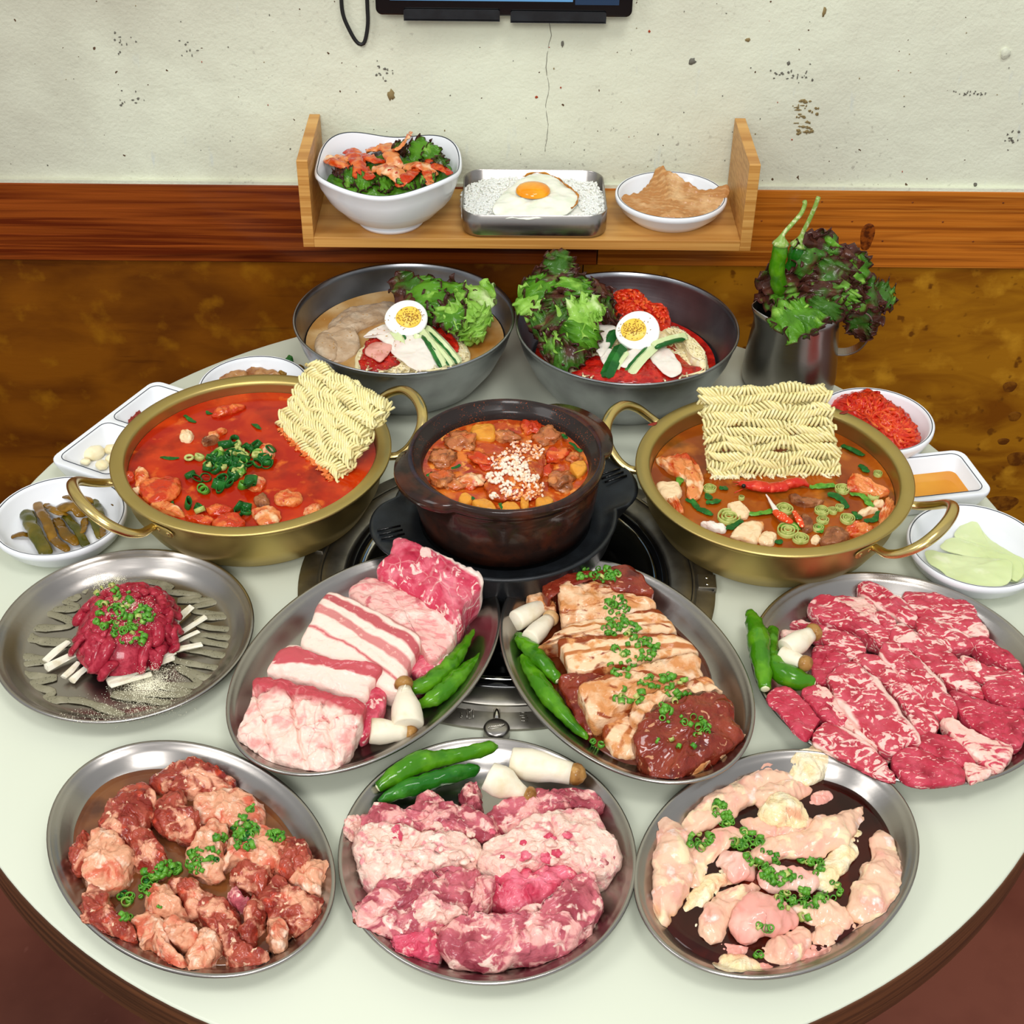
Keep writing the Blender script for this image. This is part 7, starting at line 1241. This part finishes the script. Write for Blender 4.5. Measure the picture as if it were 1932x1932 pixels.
slab('rice_bed', [(695, 340), (740, 300), (850, 285), (1000, 285), (1150, 290), (1230, 305), (1258, 350), (1262, 408), (1232, 438), (1000, 442), (750, 440), (700, 420)], cSH, HS + .0185, .016, 'rice', dome=.0035, amp=.0016, fr=200, floor=HS + .002, lab='white rice filling the lunch box', cat='rice', n=60)
obj('rice_grains', grains(cSH, [(770, 350, 75, 62, 260), (770, 400, 70, 36, 140), (1210, 360, 65, 62, 240), (1220, 400, 55, 36, 120), (1000, 300, 250, 14, 160), (850, 310, 60, 25, 60), (1130, 310, 60, 25, 60), (1000, 438, 240, 4, 60)], 9, .0006, .0012, .0028), 'rice', lab='loose white rice grains on top of the lunch box rice', cat='rice', kind='stuff')
fe = thing('fried_egg', P(cSH[0] + 990 / cSH[2], cSH[1] + 360 / cSH[2], HS + .024), 'fried egg with a bright orange yolk on the lunch box rice', 'egg')
slab('white', [(818, 400, .0), (850, 350), (895, 310), (940, 278, .002), (990, 262, .002), (1060, 278, .002), (1110, 312), (1156, 352), (1148, 392), (1085, 428, -.003), (980, 438, -.004), (850, 434, -.004)], cSH, HS + .0275, .004, 'fried_white', dome=.0025, amp=.0011, fr=70, floor=HS + .01, parent=fe, n=60)
g = G(); pts = [P(cSH[0] + x / cSH[2], cSH[1] + y / cSH[2], HS + .0272) for x, y in ((935, 280), (990, 263), (1060, 279), (1110, 313), (1155, 352), (1147, 392), (1130, 405))]; tube(g, cr(pts, 50), [.0003 + .0009 * abs(math.sin(i * .4)) for i in range(50)], 8, amp=.0008, fr=300); obj('crisp_edge', g, 'fried_crisp', fe)
yk = P(cSH[0] + 978 / cSH[2], cSH[1] + 340 / cSH[2], HS + .0295); g = G(); lathe(g, [(0, 0), (-.0005, .0025), (-.003, .0052), (-.0075, .0068), (-.013, .0074)], yk, .0168, 48, cap1=True, mod=lambda t, a, b, z, j: (a * (1 + .03 * math.sin(3 * t)), b * .94, z)); obj('yolk', g, 'yolk_fried', fe)
def waffle(u, v): return .0009 * (1 + math.sin(v * 84)) + .0006 * (1 + math.sin(u * 90))
slab('skin_sheet', [(1315, 357), (1345, 345), (1405, 330), (1445, 280, .005), (1478, 226, .016), (1505, 240, .016), (1545, 262, .013), (1590, 292, .009), (1640, 318, .006), (1690, 318, .007), (1752, 308, .011), (1748, 345, .007), (1700, 400), (1620, 438), (1560, 452), (1480, 445), (1400, 420), (1335, 385)], cSH, HS + .020, .003, 'tripe', dome=-.004, amp=.0009, fr=60, ang=-15, floor=HS + .006, groove=waffle, lab='folded brown honeycomb patterned sheet on the small shelf dish', cat='food', n=90)
slab('skin_piece', [(1470, 438), (1520, 420, .002), (1552, 410, .003), (1600, 438), (1560, 446)], cSH, HS + .0215, .003, 'tripe', lab='small triangular brown piece at the front of the shelf dish', cat='food', floor=HS + .006, n=30)
# ---- side dishes
for i, (pth, w, m_, l_) in enumerate([([(95, 1580), (160, 1560), (230, 1570)], 26, 'pickle', 'small one at the far left'), ([(205, 1400), (260, 1540), (350, 1700)], 55, 'pickle_green', 'long dark one at the left'), ([(280, 1330), (350, 1460), (410, 1610)], 38, 'pickle', 'upper one lying across the others'), ([(430, 1450), (500, 1560), (580, 1620)], 40, 'pickle', 'middle one'), ([(380, 1560), (440, 1630), (510, 1680)], 34, 'pickle', 'one at the front rim'), ([(350, 1340), (430, 1390), (500, 1410)], 28, 'pickle', 'short bent one'), ([(500, 1420), (580, 1520), (650, 1640)], 34, 'pickle_green', 'thin one right of the middle'), ([(490, 1270), (590, 1290), (700, 1300)], 36, 'pickle', 'one at the back'), ([(460, 1360), (560, 1350), (620, 1390)], 62, 'pickle', 'wide curled one'), ([(650, 1300), (700, 1420), (760, 1580)], 34, 'pickle_green', 'straight green one at the right'), ([(720, 1290), (760, 1400), (770, 1500)], 30, 'pickle_green', 'second straight one at the right'), ([(830, 1290), (880, 1330)], 30, 'pickle', 'piece behind the pot handle'), ([(650, 1450), (620, 1550)], 30, 'pickle', 'amber piece near the white gap'), ([(770, 1520), (790, 1580)], 26, 'pickle', 'small end at the right')]):
    strip('pickle_slice', [(p[0], p[1], w, .003 * (k % 2) + .0012 * (i % 3)) for k, p in enumerate(pth)], cLS, m_, h=.008, flat=.38, amp=.0012, fr=110, floor=.0072, k=14, lab='pickled pepper slice in the left dish, ' + l_, cat='pickle', grp='pickled slices in the left dish')
for i, (x, y, r, el, l_, rt) in enumerate([(712, 945, 68, 1.3, 'largest clove', .5), (775, 1035, 46, 1.1, 'clove below the largest', 0), (840, 915, 44, 1.1, 'clove at the right', .6), (850, 990, 46, 1.1, 'clove half under the pot rim', .2), (650, 1010, 30, 1.3, 'small clove behind the handle', 0)]):
    blob('garlic_clove', x, y, r, cLS, .0085, 'garlic', 'peeled garlic in the rectangular dish, ' + l_, 'garlic', 'garlic cloves in the rectangular dish', el=el, flat=.8, seed=i, amp=.12, rot=rt, n=24, m=14)
slab('red_paste', [(960, 700), (1020, 640), (1060, 625), (1120, 660), (1080, 720), (1000, 715)], cLS, .011, .007, 'paste', dome=.002, amp=.0016, fr=260, lab='dark red paste in the upper compartment of the divided dish', cat='sauce', floor=.004, n=40)
for i, (o_, m_, l_) in enumerate([([(865, 70), (960, 75), (1000, 95), (880, 110), (862, 95)], 'fishcake', 'beige one at the back left'), ([(800, 140), (900, 105), (975, 110), (980, 135), (880, 160), (800, 165)], 'fishcake', 'brown one at the front left'), ([(980, 90), (1080, 100), (1160, 120), (1150, 135), (1000, 130)], 'fishcake', 'one in the middle'), ([(1040, 90), (1090, 55), (1110, 60), (1100, 100)], 'fishcake', 'one standing up'), ([(1100, 90), (1130, 50), (1150, 60), (1150, 100)], 'fishcake', 'second one standing up'), ([(1150, 100), (1240, 80), (1300, 90), (1280, 130), (1180, 130)], 'pickle', 'dark glossy one at the right'), ([(1190, 70), (1210, 30), (1240, 40), (1230, 75)], 'cucumber_skin', 'dark green bit at the right')]):
    slab('braised_slice', o_, cGL, .018, .008, m_, dome=.0015, amp=.0012, fr=140, lab='braised slice in the dish behind the left pot, ' + l_, cat='side dish', grp='braised slices behind the left pot', floor=.009, n=30)
kd = slab('chilli_shreds', [(20, 260), (110, 190), (210, 170), (340, 155, .003), (430, 200, .003), (520, 280), (640, 340), (700, 380), (740, 460), (790, 530), (720, 610), (630, 640), (450, 600), (250, 400), (100, 330)], cRS, .0275, .02, 'red_salad', dome=.016, amp=.0016, fr=150, lab='heap of bright red seasoned radish shreds', cat='side dish', floor=.009, n=60)
rg = random.Random(33)
for i in range(85):
    (x, y) = ell_pts(430, 400, 330, 130, 1, rot=.72, rng=rg)[0]; a = rg.gauss(.8, .9); c_ = rg.uniform(-2.2, 2.2); L = rg.uniform(60, 150); pts = []
    for t in np.linspace(-.5, .5, 8):
        p, _n = drop(cRS[0] + (x + math.cos(a + c_ * t) * L * t * 2) / cRS[2], cRS[1] + (y + math.sin(a + c_ * t) * L * t * 1.6) / cRS[2])
        if math.hypot(p[0] - dK[0], p[1] - dK[1]) < .0455 and p[2] > .012: pts.append(p + np.array([0, 0, .0008]))
    if len(pts) > 4 and max(np.linalg.norm(np.diff(pts, axis=0), axis=1)) < .012: g = G(); tube(g, cr(pts, 18), rg.uniform(.0011, .0018), 7, amp=.0003, fr=300); obj('shred', g, 'red_shred' if i % 2 else 'red_salad', kd)
for i, (o_, l_) in enumerate([([(820, 1500), (860, 1478), (960, 1500), (1140, 1530), (1400, 1550), (1500, 1560, .001), (1530, 1620), (1480, 1765), (1100, 1760), (940, 1640), (850, 1580)], 'front fan shaped slice'), ([(980, 1480), (980, 1410), (1030, 1375), (1110, 1385), (1300, 1450), (1560, 1540), (1633, 1640), (1560, 1740), (1400, 1600)], 'middle slice'), ([(1060, 1370), (1110, 1270), (1180, 1215, .003), (1225, 1215, .003), (1280, 1310, .002), (1400, 1420), (1640, 1560), (1640, 1640), (1400, 1560), (1200, 1430)], 'back slice with the raised point'), ([(1480, 1700), (1600, 1560), (1720, 1580), (1720, 1660), (1600, 1740)], 'slice at the right rim')]):
    slab('radish_wrap', o_, cRS, .0095 + .0022 * (3 - i), .0012, 'radish_green', dome=.001, amp=.0009, fr=50, rr=.0004, lab='thin pale green pickled radish slice, ' + l_, cat='pickled radish', grp='pickled radish slices', floor=.0065, n=44, shrink=1)
